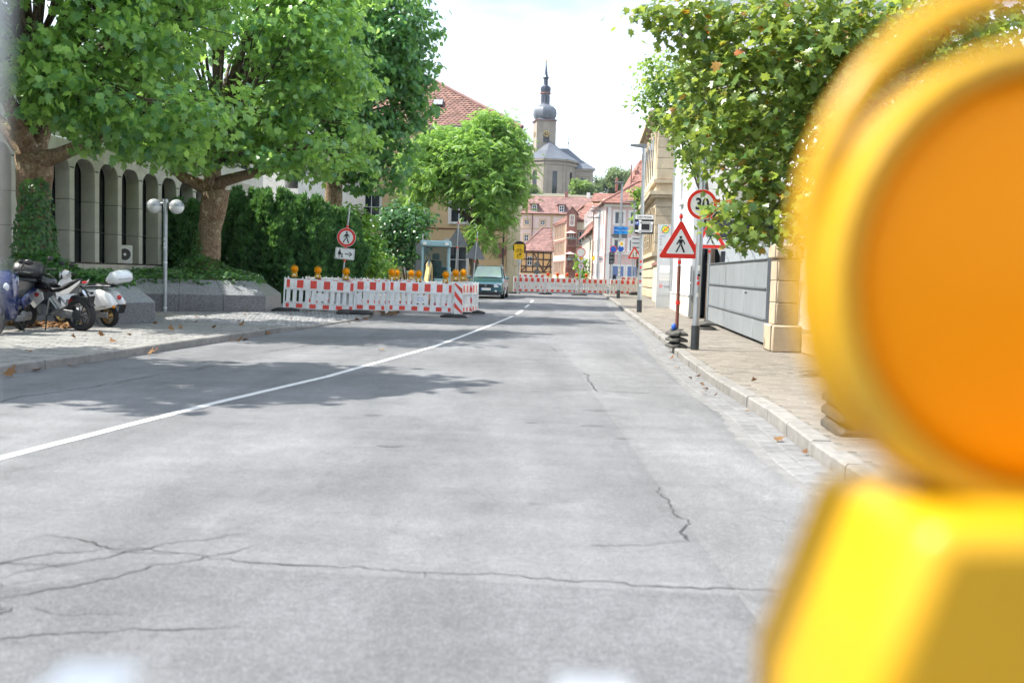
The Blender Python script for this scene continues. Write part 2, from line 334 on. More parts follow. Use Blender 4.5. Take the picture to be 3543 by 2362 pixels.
# road sheet
ys = [-6, 0, 5, 10, 15, 20, 22, 24, 26, 28, 30, 35, 40, 50, 60, 70, 85, 110, 150, 185]; b = MB()
vs = [];
for y in ys:
    e = max(0, y - 70) * .06
    vs += [(x, y, gz(y)) for x in (kl(min(y, 70)) - 2.5 - e, kl(min(y, 70)) * .5, 0, kr(min(y, 80)) * .6, kr(min(y, 80)) + 1.2 + e)]
b.add(vs, [(i * 5 + j, i * 5 + j + 1, (i + 1) * 5 + j + 1, (i + 1) * 5 + j) for i in range(len(ys) - 1) for j in range(4)])
road = struct('road', b, 'asphalt')
def ribbon(pts, width, z=.004, step=.5, jit=0, taper=0):
    b = MB(); P = []
    for (a, c) in zip(pts, pts[1:]):
        n = max(1, int(math.hypot(c[0] - a[0], c[1] - a[1]) / step))
        P += [(a[0] + (c[0] - a[0]) * i / n, a[1] + (c[1] - a[1]) * i / n) for i in range(n)]
    P.append(pts[-1]); vs = []
    for i, p in enumerate(P):
        q0, q1 = P[max(i - 1, 0)], P[min(i + 1, len(P) - 1)]; dx, dy = q1[0] - q0[0], q1[1] - q0[1]; L = math.hypot(dx, dy) or 1
        nx_, ny_ = -dy / L, dx / L; o = random.uniform(-jit, jit); h = width / 2 * (1 if not taper else random.uniform(.15, 1.0) * (1 if 0 < i < len(P) - 1 else .1))
        for s in (1, -1):
            x, y = p[0] + nx_ * (o + s * h), p[1] + ny_ * (o + s * h); vs.append((x, y, gz(y) + z))
    b.add(vs, [(2 * i + 1, 2 * i + 3, 2 * i + 2, 2 * i) for i in range(len(P) - 1)]); return b
LINE = [(-4.0, 4.2), (-3.59, 6.96), (-3.3, 8.61), (-3.0, 10.3), (-2.42, 13.0), (-1.47, 19.1), (-.85, 25.3), (.0, 33.2)]
lm = struct('lane_line', ribbon(LINE, .105, .004, .25, .004), 'paint')
for a, c in (((.12, 34.6), (.36, 38.2)), ((.5, 41), (.72, 44.6)), ((.85, 47.5), (1.0, 51))):
    struct('lane_line', ribbon([a, c], .12, .004, .4, .004), 'paint')
# cracks, seams and patches that have their own shape
CR = [[(-2.6, 4.4), (-2.3, 4.2), (-2.45, 3.95), (-2.1, 3.8), (-2.3, 3.6)], [(-2.0, 4.3), (-2.15, 4.05), (-1.95, 3.9), (-2.05, 3.65), (-1.7, 3.5)], [(-1.85, 4.6), (-2.05, 4.45), (-2.4, 4.5)], [(-1.5, 3.85), (-1.75, 3.8), (-1.95, 3.9)], [(-2.35, 5.0), (-1.9, 4.75), (-1.2, 4.62), (-.55, 4.58), (.05, 4.5), (.6, 4.42), (1.3, 4.32), (1.9, 4.3)],
      [(-1.35, 5.1), (-1.7, 4.9), (-2.0, 4.55), (-2.35, 4.1), (-2.5, 3.8)], [(-1.25, 4.95), (-1.5, 4.6), (-1.75, 4.35), (-2.1, 4.0), (-2.2, 3.6)],
      [(-1.8, 4.9), (-2.2, 4.7), (-2.45, 4.3)], [(-1.55, 4.75), (-1.95, 4.72)], [(-1.0, 3.75), (-1.5, 3.65), (-1.9, 3.55)],
      [(1.02, 6.6), (1.0, 6.1), (1.06, 5.6), (1.02, 5.2)], [(1.02, 5.25), (.7, 5.1), (.4, 5.05)], [(1.3, 6.0), (1.7, 5.6), (2.0, 5.1)],
      [(1.0, 14.8), (1.02, 12.9), (1.1, 12.2), (1.75, 12.1)], [(1.0, 13.5), (1.35, 13.3)], [(.75, 20), (.8, 18.6), (.2, 18.5)],
      [(-5.7, 7.2), (-5.2, 9.3), (-4.6, 12), (-3.9, 15.5)], [(-4.4, 15.5), (-3.6, 19), (-2.8, 23)]]
def crack(c, wd):
    """a thin wandering crack of uneven width, with short side branches"""
    P = []; off = 0.0
    for p, q in zip(c, c[1:]):
        L_ = math.hypot(q[0] - p[0], q[1] - p[1]); k = max(2, int(L_ / .03)); ex, ey = (q[0] - p[0]) / L_, (q[1] - p[1]) / L_
        for i in range(k):
            off = off * .93 + random.gauss(0, .012); P.append((p[0] + ex * L_ * i / k - ey * off, p[1] + ey * L_ * i / k + ex * off))
    b = MB(); i = 0; vs = []; h = wd * .3
    for i, p in enumerate(P):
        q0, q1 = P[max(i - 1, 0)], P[min(i + 1, len(P) - 1)]; dx, dy = q1[0] - q0[0], q1[1] - q0[1]; L_ = math.hypot(dx, dy) or 1
        h = min(wd * .5, max(wd * .16, h * random.uniform(.72, 1.36))); h = .0004 if i in (0, len(P) - 1) else h
        for sg in (1, -1): vs.append((p[0] - dy / L_ * h * sg, p[1] + dx / L_ * h * sg, gz(p[1]) + .0042))
        if random.random() < .05:
            a = random.uniform(0, 6.28); l = random.uniform(.03, .12); e = (p[0] + l * math.cos(a), p[1] + l * math.sin(a)); b.add([(p[0] - .002, p[1], gz(p[1]) + .0043), (p[0] + .002, p[1] + .002, gz(p[1]) + .0043), (e[0], e[1], gz(p[1]) + .0043)], [(0, 1, 2)])
    b.add(vs, [(2 * i + 1, 2 * i + 3, 2 * i + 2, 2 * i) for i in range(len(P) - 1)]); b.build('crack', 'tar', road)
for k, c in enumerate(CR):
    crack(c, .014 if k in (4, 10) else .009 if k < 13 else .018)
for (x, y, sx, sy) in ((-1.35, 9.6, .12, .07), (-.95, 7.9, .17, .06), (.2, 9.4, .1, .05), (.75, 9.3, .14, .05), (1.0, 8.6, .1, .04), (1.15, 9.9, .12, .05), (-1.6, 13.9, .15, .1), (.95, 10.4, .2, .07)):
    b = MB(); n = 14; b.add([(x + sx * random.uniform(.4, 1) * math.cos(6.283 * i / n), y + sy * random.uniform(.4, 1) * math.sin(6.283 * i / n), gz(y) + .003) for i in range(n)], [tuple(range(n))]); b.build('tar_spot', 'asphalt_dark', road)
def sheet(pts, z): return MB().add([(x, y, gz(y) + z) for x, y in pts], [tuple(range(len(pts)))])
sheet([(1.05, 2.5), (1.02, 6), (1.0, 14), (1.0, 15), (.95, 21), (2.4, 21), (2.2, 12), (1.95, 6), (1.9, 2.5)], .002).build('repair_patch', 'asphalt_patch', road)
sheet([(-3.2, 2.6), (-2.2, 4.1), (-1.5, 4.55), (1.9, 4.25), (1.9, 2.6)], .0015).build('repair_patch', 'asphalt_dark', road)
for (x, y, r_) in () and ((.42, 4.55, .11), (1.52, 4.45, .13), (.4, 4.2, .07), (-.25, 3.9, .08), (-.6, 4.0, .09)):     # scuffed paint remains
    b = MB(); n = 13; b.add([(x + r_ * random.uniform(.4, 1) * math.cos(6.283 * i / n), y + 1.2 * r_ * random.uniform(.3, 1) * math.sin(6.283 * i / n), gz(y) + .0045) for i in range(n)], [tuple(range(n))]); b.build('scuff', 'asphalt_patch', road)

# ---- kerbs
def kerb(name, fn, y0, y1, mat, hfn, wdt, side):
    root = bpy.data.objects.new(name, None); col.objects.link(root); root['kind'] = 'structure'; Y = y0
    while Y < y1:
        L_ = 1.0 if Y < 60 else 2.0; a = Vector((fn(Y + .008), Y + .008, 0)); c = Vector((fn(Y + L_ - .008), Y + L_ - .008, 0)); d = (c - a); nrm = Vector((-d.y, d.x, 0)).normalized() * (-side) * wdt
        b = MB(); rings = []
        jz = random.uniform(-.004, .004); jx = random.uniform(-.006, .006)
        for p, Yv in ((a, Y), (c, Y + L_)):
            z = gz(Yv) + hfn(Yv) + jz; p = p + nrm.normalized() * jx
            ch = .018
            rings.append([tuple(p + Vector((0, 0, gz(Yv) - .05))), tuple(p + Vector((0, 0, z - ch))), tuple(p + nrm * (ch / wdt) + Vector((0, 0, z))), tuple(p + nrm + Vector((0, 0, z))), tuple(p + nrm + Vector((0, 0, gz(Yv) - .05)))])
        b.loft(rings); b.build('kerb_stone', mat, root); Y += L_
    return root
kerb('kerb_right', kr, 2, 70, 'kerb_stone', lambda Y: .125, .16, 1)
kerb('kerb_left', kl, 6, 44, 'kerb_stone', lambda Y: .125 - .085 * dip(Y), .15, -1)
# ---- pavements: bedding slabs
def bed(name, rows, z):
    b = MB(); n = len(rows); vs = []
    for (y, x0, x1) in rows: vs += [(x0, y, z(x0, y) - .007), ((x0 + x1) / 2, y, z((x0 + x1) / 2, y) - .007), (x1, y, z(x1, y) - .007)]
    b.add(vs, [(i * 3 + j, i * 3 + j + 1, i * 3 + 4 + j, i * 3 + 3 + j) for i in range(n - 1) for j in range(2)]); return struct(name, b, 'bedding')
yr = [2, 5, 8, 11, 14, 17, 20, 22, 24, 26, 28, 30, 35, 40, 45, 50, 60, 70, 80]
pr = bed('pavement_right', [(y, kr(y) + .15, 13) for y in yr], zr)
yl = [5, 8, 11, 14, 17, 20, 22, 22.6, 23.8, 25, 27, 28.6, 29.8, 32, 36, 40, 50, 60, 70]
pl = bed('pavement_left', [(y, -24, kl(y) - .14) for y in yl], lambda x, y: zl(x, y))
def lay(ang, org, sx, sy, gap, inside, zfn, ext, jit=.004, tilt=.006, bond=.5):
    out = []; ca, sa = math.cos(ang), math.sin(ang)
    for j in range(int(ext[2] / sy), int(ext[3] / sy) + 1):
        for i in range(int(ext[0] / sx) - 1, int(ext[1] / sx) + 2):
            u, v = (i + (bond * (j % 2))) * sx, j * sy; X, Y = org[0] + u * ca - v * sa, org[1] + u * sa + v * ca
            if not inside(X, Y): continue
            out.append(T(X, Y, zfn(X, Y) + random.uniform(-jit, jit), ang + random.uniform(-.008, .008), random.uniform(-tilt, tilt), random.uniform(-tilt, tilt)))
    return out
inR = lambda X, Y: kr(Y) + .17 < X < 6.3 + .03 * Y and 5 < Y < 46
pieces(pr, 'paver', chamfer_block(.292, .192, .03, .006), lay(R(-4), (3, 4, 0), .30, .20, .008, inR, zr, (-3, 8, 0, 43)), 'paver', stuff='pavers')
# drainage band of setts along the kerb
gs = []
for r_ in range(2):
    Y = 4.0
    while Y < 52:
        L_ = .24; x = kr(Y + L_ / 2) - .09 - r_ * .17; gs.append(T(x, Y + L_ / 2 + r_ * .11, gz(Y) + .012 + random.uniform(-.003, .003), math.atan2(-(kr(Y + L_) - kr(Y)), L_), random.uniform(-.01, .01), random.uniform(-.01, .01) - .03)); Y += L_ + .008
gt = sheet([(kr(y) - .36, y) for y in yr[:16]] + [(kr(y), y) for y in yr[:16][::-1]], .003); gt = struct('gutter', gt, 'dust')
pieces(gt, 'gutter_stone', chamfer_block(.155, .235, .03, .01), gs, 'gutter_stone', stuff='gutter_stones')
b = MB()                                                                     # pale dust swept to the gutter edge
edge = [(kr(y) - .36 - .03 - .07 * abs(math.sin(y * .9) * math.sin(y * .37 + 1)) - random.uniform(0, .05), y) for y in np.arange(4, 46, .11)]
struct('gutter_dust', sheet(edge + [(kr(y) - .34, y) for y in np.arange(46, 4, -1.0)], .0025), 'dust')
def cob(X, Y): return Y > 22.8 + (kl(Y) - X) * .25 and X > -8.6 or Y > 27.2 and X > -9.5
inL = lambda X, Y: kl(Y) - .17 > X > -12.5 and 8 < Y < 40 and not cob(X, Y) and X > -.62 * Y
pieces(pl, 'paver', chamfer_block(.292, .192, .03, .006), lay(R(6), (-6, 8, 0), .30, .20, .008, inL, zl, (-9, 5, 0, 32)), 'paver_grey', stuff='pavers')
inC = lambda X, Y: kl(Y) - .24 > X > -9.5 and cob(X, Y) and Y < 36
pieces(pl, 'sett', chamfer_block(.118, .118, .03, .014), lay(R(38), (-7, 26, 0), .13, .13, .01, inC, zl, (-14, 14, -14, 14), .006, .03, .3), 'sett', stuff='setts')
# ================================================================ buildings: shared builders
M_('travertine', (.62, .58, .51), .7, var=.14, scale=3, bump=.12, dirt=.4, dcol=(.3, .25, .19), dscale=1.6, rand=.07)
M_('concrete_white', (.74, .72, .68), .8, var=.08, scale=2, dirt=.3, dcol=(.5, .48, .44), dscale=1.2)
M_('plaster_beige', (.60, .44, .25), .85, var=.07, scale=1.5, bump=.08); M_('plaster_cream', (.66, .58, .40), .85, var=.07, scale=2)
M_('plaster_white', (.78, .78, .79), .8, var=.04, scale=1, dirt=.12, dcol=(.55, .54, .52), dscale=.8); M_('plaster_pale', (.70, .66, .58), .85, var=.06, scale=1)
M_('plaster_pink', (.62, .44, .41), .85, var=.07, scale=1); M_('plaster_yellow', (.62, .53, .38), .85, var=.08, scale=1); M_('plaster_orange', (.66, .40, .18), .85, var=.08, scale=1)
M_('plaster_rose', (.68, .52, .47), .85, var=.06, scale=1); M_('brick_red', (.28, .135, .11), .85, var=.15, scale=3); M_('trim_white', (.74, .72, .69), .7, var=.05)
M_('trim_tan', (.55, .40, .24), .8, var=.06); M_('timber', (.06, .035, .028), .75, var=.2, scale=4)
M_('roof_base', (.16, .07, .045), .9, var=.2); M_('tile_orange', (.205, .113, .088), .8, var=.18, scale=1.2, rand=.3, dirt=.5, dcol=(.16, .08, .06), dscale=.9)
M_('tile_red', (.28, .135, .105), .8, var=.2, scale=.9, rand=.28, dirt=.45, dcol=(.15, .08, .07), dscale=.6); M_('tile_old', (.235, .135, .12), .85, var=.2, scale=.5, rand=.25, dirt=.5, dcol=(.17, .11, .1), dscale=.35)
M_('slate', (.105, .12, .145), .5, var=.15, scale=1, rand=.1); M_('copper_dark', (.035, .045, .07), .4, .3, var=.15, scale=.8)
M_('sandstone', (.52, .43, .30), .85, var=.16, scale=1.2, bump=.2, bscale=12, rand=.12, dirt=.45, dcol=(.30, .23, .15), dscale=1.3)
M_('sandstone_warm', (.47, .375, .265), .85, var=.14, scale=3, bump=.2, rand=.1, dirt=.35, dcol=(.33, .25, .17), dscale=2.5)
M_('sandstone_grey', (.30, .265, .22), .85, var=.14, scale=.5, rand=.12, dirt=.4, dcol=(.26, .23, .2), dscale=.35)
M_('window_white', (.80, .80, .79), .5, var=.02); M_('joint_dark', (.03, .03, .03), .9, var=0); M_('gutter_metal', (.08, .075, .075), .5, .5, var=.1)
M_('shutter_blue', (.12, .18, .36), .6, var=.08); M_('copper_green', (.22, .33, .29), .6, var=.15); M_('gold', (.75, .5, .12), .3, .9, var=.05); M_('brown_pipe', (.16, .06, .04), .6, var=.1)
g = M_('window_glass', (.03, .04, .05), .05, var=0, spec=.9)
def facade(name, mat, W, H, ops, M, parent, depth=.2, z0=0):
    """a wall of width W and height H with real openings (x0,x1,z0,z1), front towards local -y"""
    b = MB(); xs = sorted({0, W, *[o[0] for o in ops], *[o[1] for o in ops]}); zs = sorted({z0, H, *[o[2] for o in ops], *[o[3] for o in ops]})
    for x0, x1 in zip(xs, xs[1:]):
        for a, c in zip(zs, zs[1:]):
            mx_, mz = (x0 + x1) / 2, (a + c) / 2
            if any(o[0] < mx_ < o[1] and o[2] < mz < o[3] for o in ops): continue
            b.quad((x0, 0, a), (x1, 0, a), (x1, 0, c), (x0, 0, c))
    for x0, x1, a, c in ops:
        b.quad((x0, 0, a), (x0, 0, c), (x0, depth, c), (x0, depth, a)); b.quad((x1, 0, c), (x1, 0, a), (x1, depth, a), (x1, depth, c))
        b.quad((x0, 0, a), (x0, depth, a), (x1, depth, a), (x1, 0, a)); b.quad((x0, 0, c), (x1, 0, c), (x1, depth, c), (x0, depth, c))
    b.v = [tuple(M @ Vector(v)) for v in b.v]
    return b.build(name, mat, parent)
def window(parent, M, w_, h, nx=2, nz=2, fw=.06, fr='window_white', gl='window_glass', sur=None, sill=None, y=.12, sw=.14):
    """frame with its pane behind it; local origin at the opening's lower left corner"""
    b = MB()
    b.b2((0, y, 0), (fw, y + .05, h)); b.b2((w_ - fw, y, 0), (w_, y + .05, h)); b.b2((fw, y, 0), (w_ - fw, y + .05, fw)); b.b2((fw, y, h - fw), (w_ - fw, y + .05, h))
    for i in range(1, nx): b.b2((w_ * i / nx - fw * .4, y + .002, fw), (w_ * i / nx + fw * .4, y + .048, h - fw))
    for i in range(1, nz): b.b2((fw, y + .004, h * i / nz - fw * .3), (w_ - fw, y + .046, h * i / nz + fw * .3))
    b.v = [tuple(M @ Vector(v)) for v in b.v]; f = b.build('window', fr, parent)
    b = MB().quad((0, y + .035, 0), (w_, y + .035, 0), (w_, y + .035, h), (0, y + .035, h), M); b.build('pane', gl, f)
    if sur:
        b = MB(); s = sw
        b.b2((-s, -.05, -s), (0, .01, h + s), M); b.b2((w_, -.05, -s), (w_ + s, .01, h + s), M); b.b2((0, -.05, h), (w_, .01, h + s), M); b.b2((0, -.05, -s), (w_, .01, 0), M); b.build('surround', sur, f)
    if sill: MB().b2((-.1, -.12, -.08), (w_ + .1, .1, -.002), M).build('sill', sill, f)
    return f
def tile_mesh(w_, h):
    b = MB(); n = 4; up = []; dn = []
    for i in range(n + 1):
        q = i / n; z = .035 * math.sin(math.pi * q); up.append((-w_ / 2 + w_ * q, h * 1.12, z * .7 + .005)); dn.append((-w_ / 2 + w_ * q, 0, z + .035))
    vs = up + dn + [(x, y, z - .03) for x, y, z in dn]; k = n + 1
    fs = [(k + i, k + i + 1, i + 1, i) for i in range(n)] + [(2 * k + i, 2 * k + i + 1, k + i + 1, k + i) for i in range(n)]
    return b.add(vs, fs).mesh('tile')
def tile_roof(parent, pts, mat, tw=.3, th=.33, limit=0, base='roof_base', thick=.12):
    """roof plane; pts = eave left, eave right, ridge right, ridge left (seen from outside); tiles laid in courses on a deck"""
    a, b_, c, d = [Vector(p) for p in pts]; ex = (b_ - a).normalized(); n = ex.cross(d - a).normalized(); ey = n.cross(ex)
    if n.z < 0: n = -n
    B = MB(); lo = [p - n * thick for p in (a, b_, c, d)]
    B.add([a, b_, c, d] + lo, [(0, 1, 2, 3), (7, 6, 5, 4), (0, 4, 5, 1), (1, 5, 6, 2), (2, 6, 7, 3), (3, 7, 4, 0)]); deck = B.build('roof_deck', base, parent)
    W = (b_ - a).length; top = max((c - a).dot(ey), (d - a).dot(ey)); mats = []
    xl = lambda v: (d - a).dot(ex) * v / max((d - a).dot(ey), 1e-6); xr = lambda v: W + ((c - a).dot(ex) - W) * v / max((c - a).dot(ey), 1e-6)
    rows = int(top / th)
    for r_ in range(rows):
        v = r_ * th; x0, x1 = xl(v), xr(v)
        if v > min((d - a).dot(ey), (c - a).dot(ey)) + .01 and (x1 - x0) < tw: continue
        k = int(x0 / tw) - 1
        while True:
            x = (k + .5 * (r_ % 2)) * tw + tw / 2; k += 1
            if x - tw * .5 < x0: continue
            if x + tw * .5 > x1: break
            p = a + ex * x + ey * v + n * .004; tl = random.uniform(-.012, .012)
            Mx = Matrix(((ex.x, ey.x, n.x, p.x), (ex.y, ey.y, n.y, p.y), (ex.z, ey.z, n.z, p.z), (0, 0, 0, 1)))
            mats.append(Mx @ Matrix.Rotation(tl, 4, 'Z'))
    pieces(parent, 'tile', tile_mesh(tw * 1.02, th), mats, mat, limit, 'tiles')
    return deck
def ridge_cap(parent, pts, r=.13, mat='tile_red'):
    MB().tube(pts, r, 8).build('ridge_cap', mat, parent, 60)
def frame_at(x, y, rz, z=0): return T(x, y, z, rz)

# ================================================================ office building with arched bays, left
OB = thing('office_building', 'pale stone office building with tall arched window bays behind the plane trees', 'building', (-14.45, 22, 0), R(83.4))
PITCH_B, PIER, DEP, T0 = 1.43, .26, .475, 8.36 - 1.43 * 3
NB = 14; zS, zA = 1.45, 4.62
pier_b = MB().b2((0, 0, 0), (PIER, DEP, .935)).mesh('pier_block')
for k in range(NB + 1):
    x = T0 + k * PITCH_B
    for j in range(3):
        o = obj('pier_block', pier_b, 'travertine', OB, bevel=.008, seg=1); o.location = (x + random.uniform(-.003, .003), random.uniform(-.003, .003), zS + .006 + j * .95)
    MB().b2((x + .01, .02, zS), (x + PIER - .01, DEP + .05, zA + .2)).build('pier_core', 'joint_dark', OB)
    if k == NB: break
    xa, xb = x + PIER, x + PITCH_B; r_ = .44; zt = zA; zs_ = zS + 2.86                    # arch head block
    poly = [(x, zs_), (xa, zs_)] + [(xa + r_ - r_ * math.cos(R(q)), zt - r_ + r_ * math.sin(R(q))) for q in range(0, 91, 15)] + [(xb - r_ + r_ * math.sin(R(q)), zt - r_ + r_ * math.cos(R(q))) for q in range(0, 91, 15)] + [(xb, zs_), (xb, zt + .5), (x, zt + .5)]
    poly = [(x, zs_ + .02), (xa, zs_ + .02)] + poly[2:-3] + [(xb - .004, zs_ + .02), (xb - .004, zt + .5), (x, zt + .5)]
    MB().side(poly, 0, DEP).build('arch_head', 'travertine', OB, bevel=.008, seg=1)
    pn = MB().b2((xa - .02, DEP + .03, zS), (xb + .02, DEP + .05, zt)).build('pane', 'glass_dark', OB)
    MB().b2((xa + .5, DEP, zS), (xa + .56, DEP + .028, zt)).b2((xa, DEP, zS + .98), (xb, DEP + .026, zS + 1.04)).build('mullion', 'steel_dark', pn)
    MB().b2((xa + .003, -.03, zS - .05), (xb - .003, DEP, zS - .003)).build('sill', 'gutter_metal', OB)
    for q in range(2): MB().b2((x + q * PITCH_B / 2 + .006, -.01, .1), (x + (q + 1) * PITCH_B / 2 - .006, .3, zS - .055)).build('plinth_slab', 'travertine', OB, bevel=.006, seg=1)
xe = T0 + NB * PITCH_B + PIER
MB().b2((T0, .02, .1), (xe, .28, zS - .06)).b2((T0, .03, zA + .02), (xe, DEP, zA + .5)).build('wall_core', 'joint_dark', OB)
ops = [(.5 + i * 1.43, 1.5 + i * 1.43, .6, 2.0) for i in range(int((xe - T0) / 1.43))]
facade('upper_wall', 'concrete_white', xe - T0, 2.6, ops, T(T0, .01, zA + .51), OB, .25)
for o in ops: window(OB, T(T0 + o[0], .01, zA + .51 + .6), 1.0, 1.4, 2, 1, .05, 'steel_dark')
MB().b2((T0 - .1, -.15, zA + 3.12), (xe + .1, 10, zA + 3.4)).build('roof', 'gutter_metal', OB)
for i in range(4): MB().b2((-11 + i * 3.72 + .01, .0, .1), (-11 + (i + 1) * 3.72 - .01, .5, 1.9)).b2((-11 + i * 3.72 + .01, .0, 1.912), (-11 + (i + 1) * 3.72 - .01, .5, 4.4)).b2((-11 + i * 3.72 + .01, .0, 4.412), (-11 + (i + 1) * 3.72 - .01, .5, 7.6)).build('wall_panel', 'concrete_white', OB)
# air conditioner on a sill
xac = T0 + 5 * PITCH_B + PIER + .3
Mo = OB.matrix_basis if False else Matrix.Translation(OB.location) @ Matrix.Rotation(R(83.4), 4, 'Z')
p = Mo @ Vector((xac, .22, zS)); AC = thing('air_conditioner', 'pale grey air conditioner outdoor unit on a window sill of the office', 'air conditioner', p, R(83.4 - 40))
MB().b2((-.37, -.14, 0), (.37, .14, .62)).build('casing', 'concrete_white', AC, bevel=.015)
b = MB(); ring2(b, .2, .25, -.142, (.1, .31), 24, .02); b.build('fan_ring', 'window_white', AC)
b = MB(); disc(b, .2, -.141, (.1, .31), 24, .004); f = b.build('fan_grille', 'gutter_metal', AC)
b = MB(); disc(b, .05, -.147, (.1, .31), 12, .012); b.build('hub', 'window_white', f)
b = MB()
for i in range(9): b.b2((-.372, -.1, .06 + i * .06), (-.376, .1, .085 + i * .06))
b.build('louvre', 'steel_dark', AC); MB().b2((.372, -.1, .0), (.374, .1, .5)).build('side_panel', 'gutter_metal', AC)
# white wing further along, with arches in two storeys
WW = thing('white_office_wing', 'white rendered wing with rounded arch openings beyond the yew hedge', 'building', (-11.1, 51.0, gz(51)), R(83.4))
ops = [(.8 + i * 1.9, 2.2 + i * 1.9, 6.2, 8.2) for i in range(6)]
facade('upper_wall', 'concrete_white', 13, 9.8, ops, T(0, 0, 0), WW, .4, 5.35)
for o in ops: window(WW, T(o[0], .25, 6.2), 1.4, 2.0, 2, 1, .06, 'brown_pipe')
for i in range(8):
    x = i * 1.7; r_ = .42; xa, xb, zt = x + .28, x + 1.7, 5.0
    if xb > 13.1: break
    poly = [(x, .2), (xa, .2), (xa, zt - r_)] + [(xa + r_ - r_ * math.cos(R(q)), zt - r_ + r_ * math.sin(R(q))) for q in range(15, 91, 15)] + [(xb - r_ + r_ * math.sin(R(q)), zt - r_ + r_ * math.cos(R(q))) for q in range(0, 91, 15)] + [(xb, 5.34), (x, 5.34)]
    MB().side(poly, .002, .6).build('arch_bay', 'concrete_white', WW)
    MB().b2((xa, .62, .2), (xb, .66, zt)).build('pane', 'glass_dark', WW)
MB().b2((0, .7, .2), (13, 8, 9.8)).build('core', 'concrete_white', WW); MB().b2((-.1, -.1, 9.81), (13.1, 8.1, 10.1)).build('roof', 'gutter_metal', WW)

# ================================================================ beige house with the tiled hip roof
BH = thing('beige_house', 'beige plastered house with orange tiled hip roof behind the feathery tree', 'house', (0, 66, gz(66)))
zE = 10.55; XL, XR = -15.2, -.22
ops = [(2.2 + i * 2.9, 3.35 + i * 2.9, z, z + 1.75) for i in range(4) for z in (1.2, 4.5, 7.6)]
facade('wall', 'plaster_beige', XR - XL - .35, zE, ops, T(XL, 0, 0), BH, .2)
for o in ops: window(BH, T(XL + o[0], 0, o[2]), 1.15, 1.75, 2, 2, .06, sur='trim_white', sill='trim_white')
MB().b2((XL, .35, 0), (XR - .02, 14, zE)).build('core', 'plaster_beige', BH)
MB().b2((XL, -.04, 4.05), (XR - .5, -.001, 4.13)).build('string_course', 'brown_pipe', BH)
MB().b2((XL - .3, -.42, zE), (XR + .42, .1, zE + .14)).build('eaves_box', 'trim_white', BH)
MB().tube([(XL - .3, -.5, zE + .12), (XR + .45, -.5, zE + .12)], .08, 8).tube([(XR - .52, -.12, zE), (XR - .52, -.12, .1)], .055, 8).build('gutter', 'gutter_metal', BH, 60)
e0 = zE + .15; kx = 7.9; rz_ = e0 + 5.0
tile_roof(BH, [(XL - .4, -.5, e0), (XR + .5, -.5, e0), (XR + .5 - kx, -.5 + kx, rz_), (XL - .4, -.5 + kx, rz_)], 'tile_orange', .30, .33, 300)
tile_roof(BH, [(XR + .5, -.5, e0), (XR + .5, 15.3, e0), (XR + .5 - kx, 15.3 - kx, rz_), (XR + .5 - kx, -.5 + kx, rz_)], 'tile_orange', .30, .33, 0)
ridge_cap(BH, [(XR + .5, -.5, e0 + .05), (XR + .5 - kx, -.5 + kx, rz_ + .05), (XL, -.5 + kx, rz_ + .05)], .14, 'tile_old')
sk = MB().b2((-.35, -.45, 0), (.35, .45, .16), T(-5.45, 2.3, e0 + 1.85, 0, R(32.3))).build('skylight', 'steel_dark', BH); MB().b2((-.3, -.4, .162), (.3, .4, .17), T(-5.45, 2.3, e0 + 1.85, 0, R(32.3))).build('pane', 'galv', sk)
CO = thing('corner_house', 'cream corner house with pale quoin stones right of the beige house', 'house', (-.2, 66.3, gz(66))); MB().b2((-.3, .02, 0), (.52, 10, 8.6)).build('wall', 'plaster_cream', CO)
for i in range(15): MB().b2((.22 - (.1 if i % 2 else 0), -.03, .05 + i * .57), (.56, .33, .58 + i * .57)).build('quoin', 'plaster_cream', CO, bevel=.025, seg=1)
MB().b2((-.4, -.3, 8.6), (.8, 10, 8.8)).build('roof_edge', 'gutter_metal', CO)
# emblem: a round dark red plaque of ammonite spirals
EM = thing('wall_emblem', 'round dark red emblem of pale spirals and dots on the beige wall', 'emblem', (-1.0, 65.97, gz(66) + 2.75))
b = MB(); disc(b, .5, 0, n=36, t=.03); b.build('disc', 'brick_red', EM)
for i in range(13):
    a = random.uniform(0, 6.28); q = .38 * math.sqrt(random.random()); b = MB(); s = random.uniform(.04, .09)
    (ring2(b, s * .55, s, -.031, (q * math.cos(a), q * math.sin(a)), 14, .006) if i % 2 else disc(b, s * .6, -.031, (q * math.cos(a), q * math.sin(a)), 12, .006)); b.build('spiral', 'plaster_cream', EM)
# tiled roof of the house behind
HB = thing('back_house', 'house with orange tiled hip roof just behind the beige house', 'house', (-2.5, 92, gz(92)))
MB().b2((-16, 0, 0), (2.2, 12, 13)).build('wall', 'plaster_cream', HB)
tile_roof(HB, [(-16.5, -.4, 13), (2.6, -.4, 13), (-2.9, 5.4, 17.0), (-16.5, 5.4, 17.0)], 'tile_orange', .36, .4, 0)
tile_roof(HB, [(2.6, -.4, 13), (2.6, 12.4, 13), (-2.9, 6.2, 17.0), (-2.9, 5.4, 17.0)], 'tile_orange', .36, .4, 0)
ridge_cap(HB, [(2.6, -.4, 13.05), (-2.9, 5.4, 17.05), (-16, 5.4, 17.05)], .16, 'tile_old')
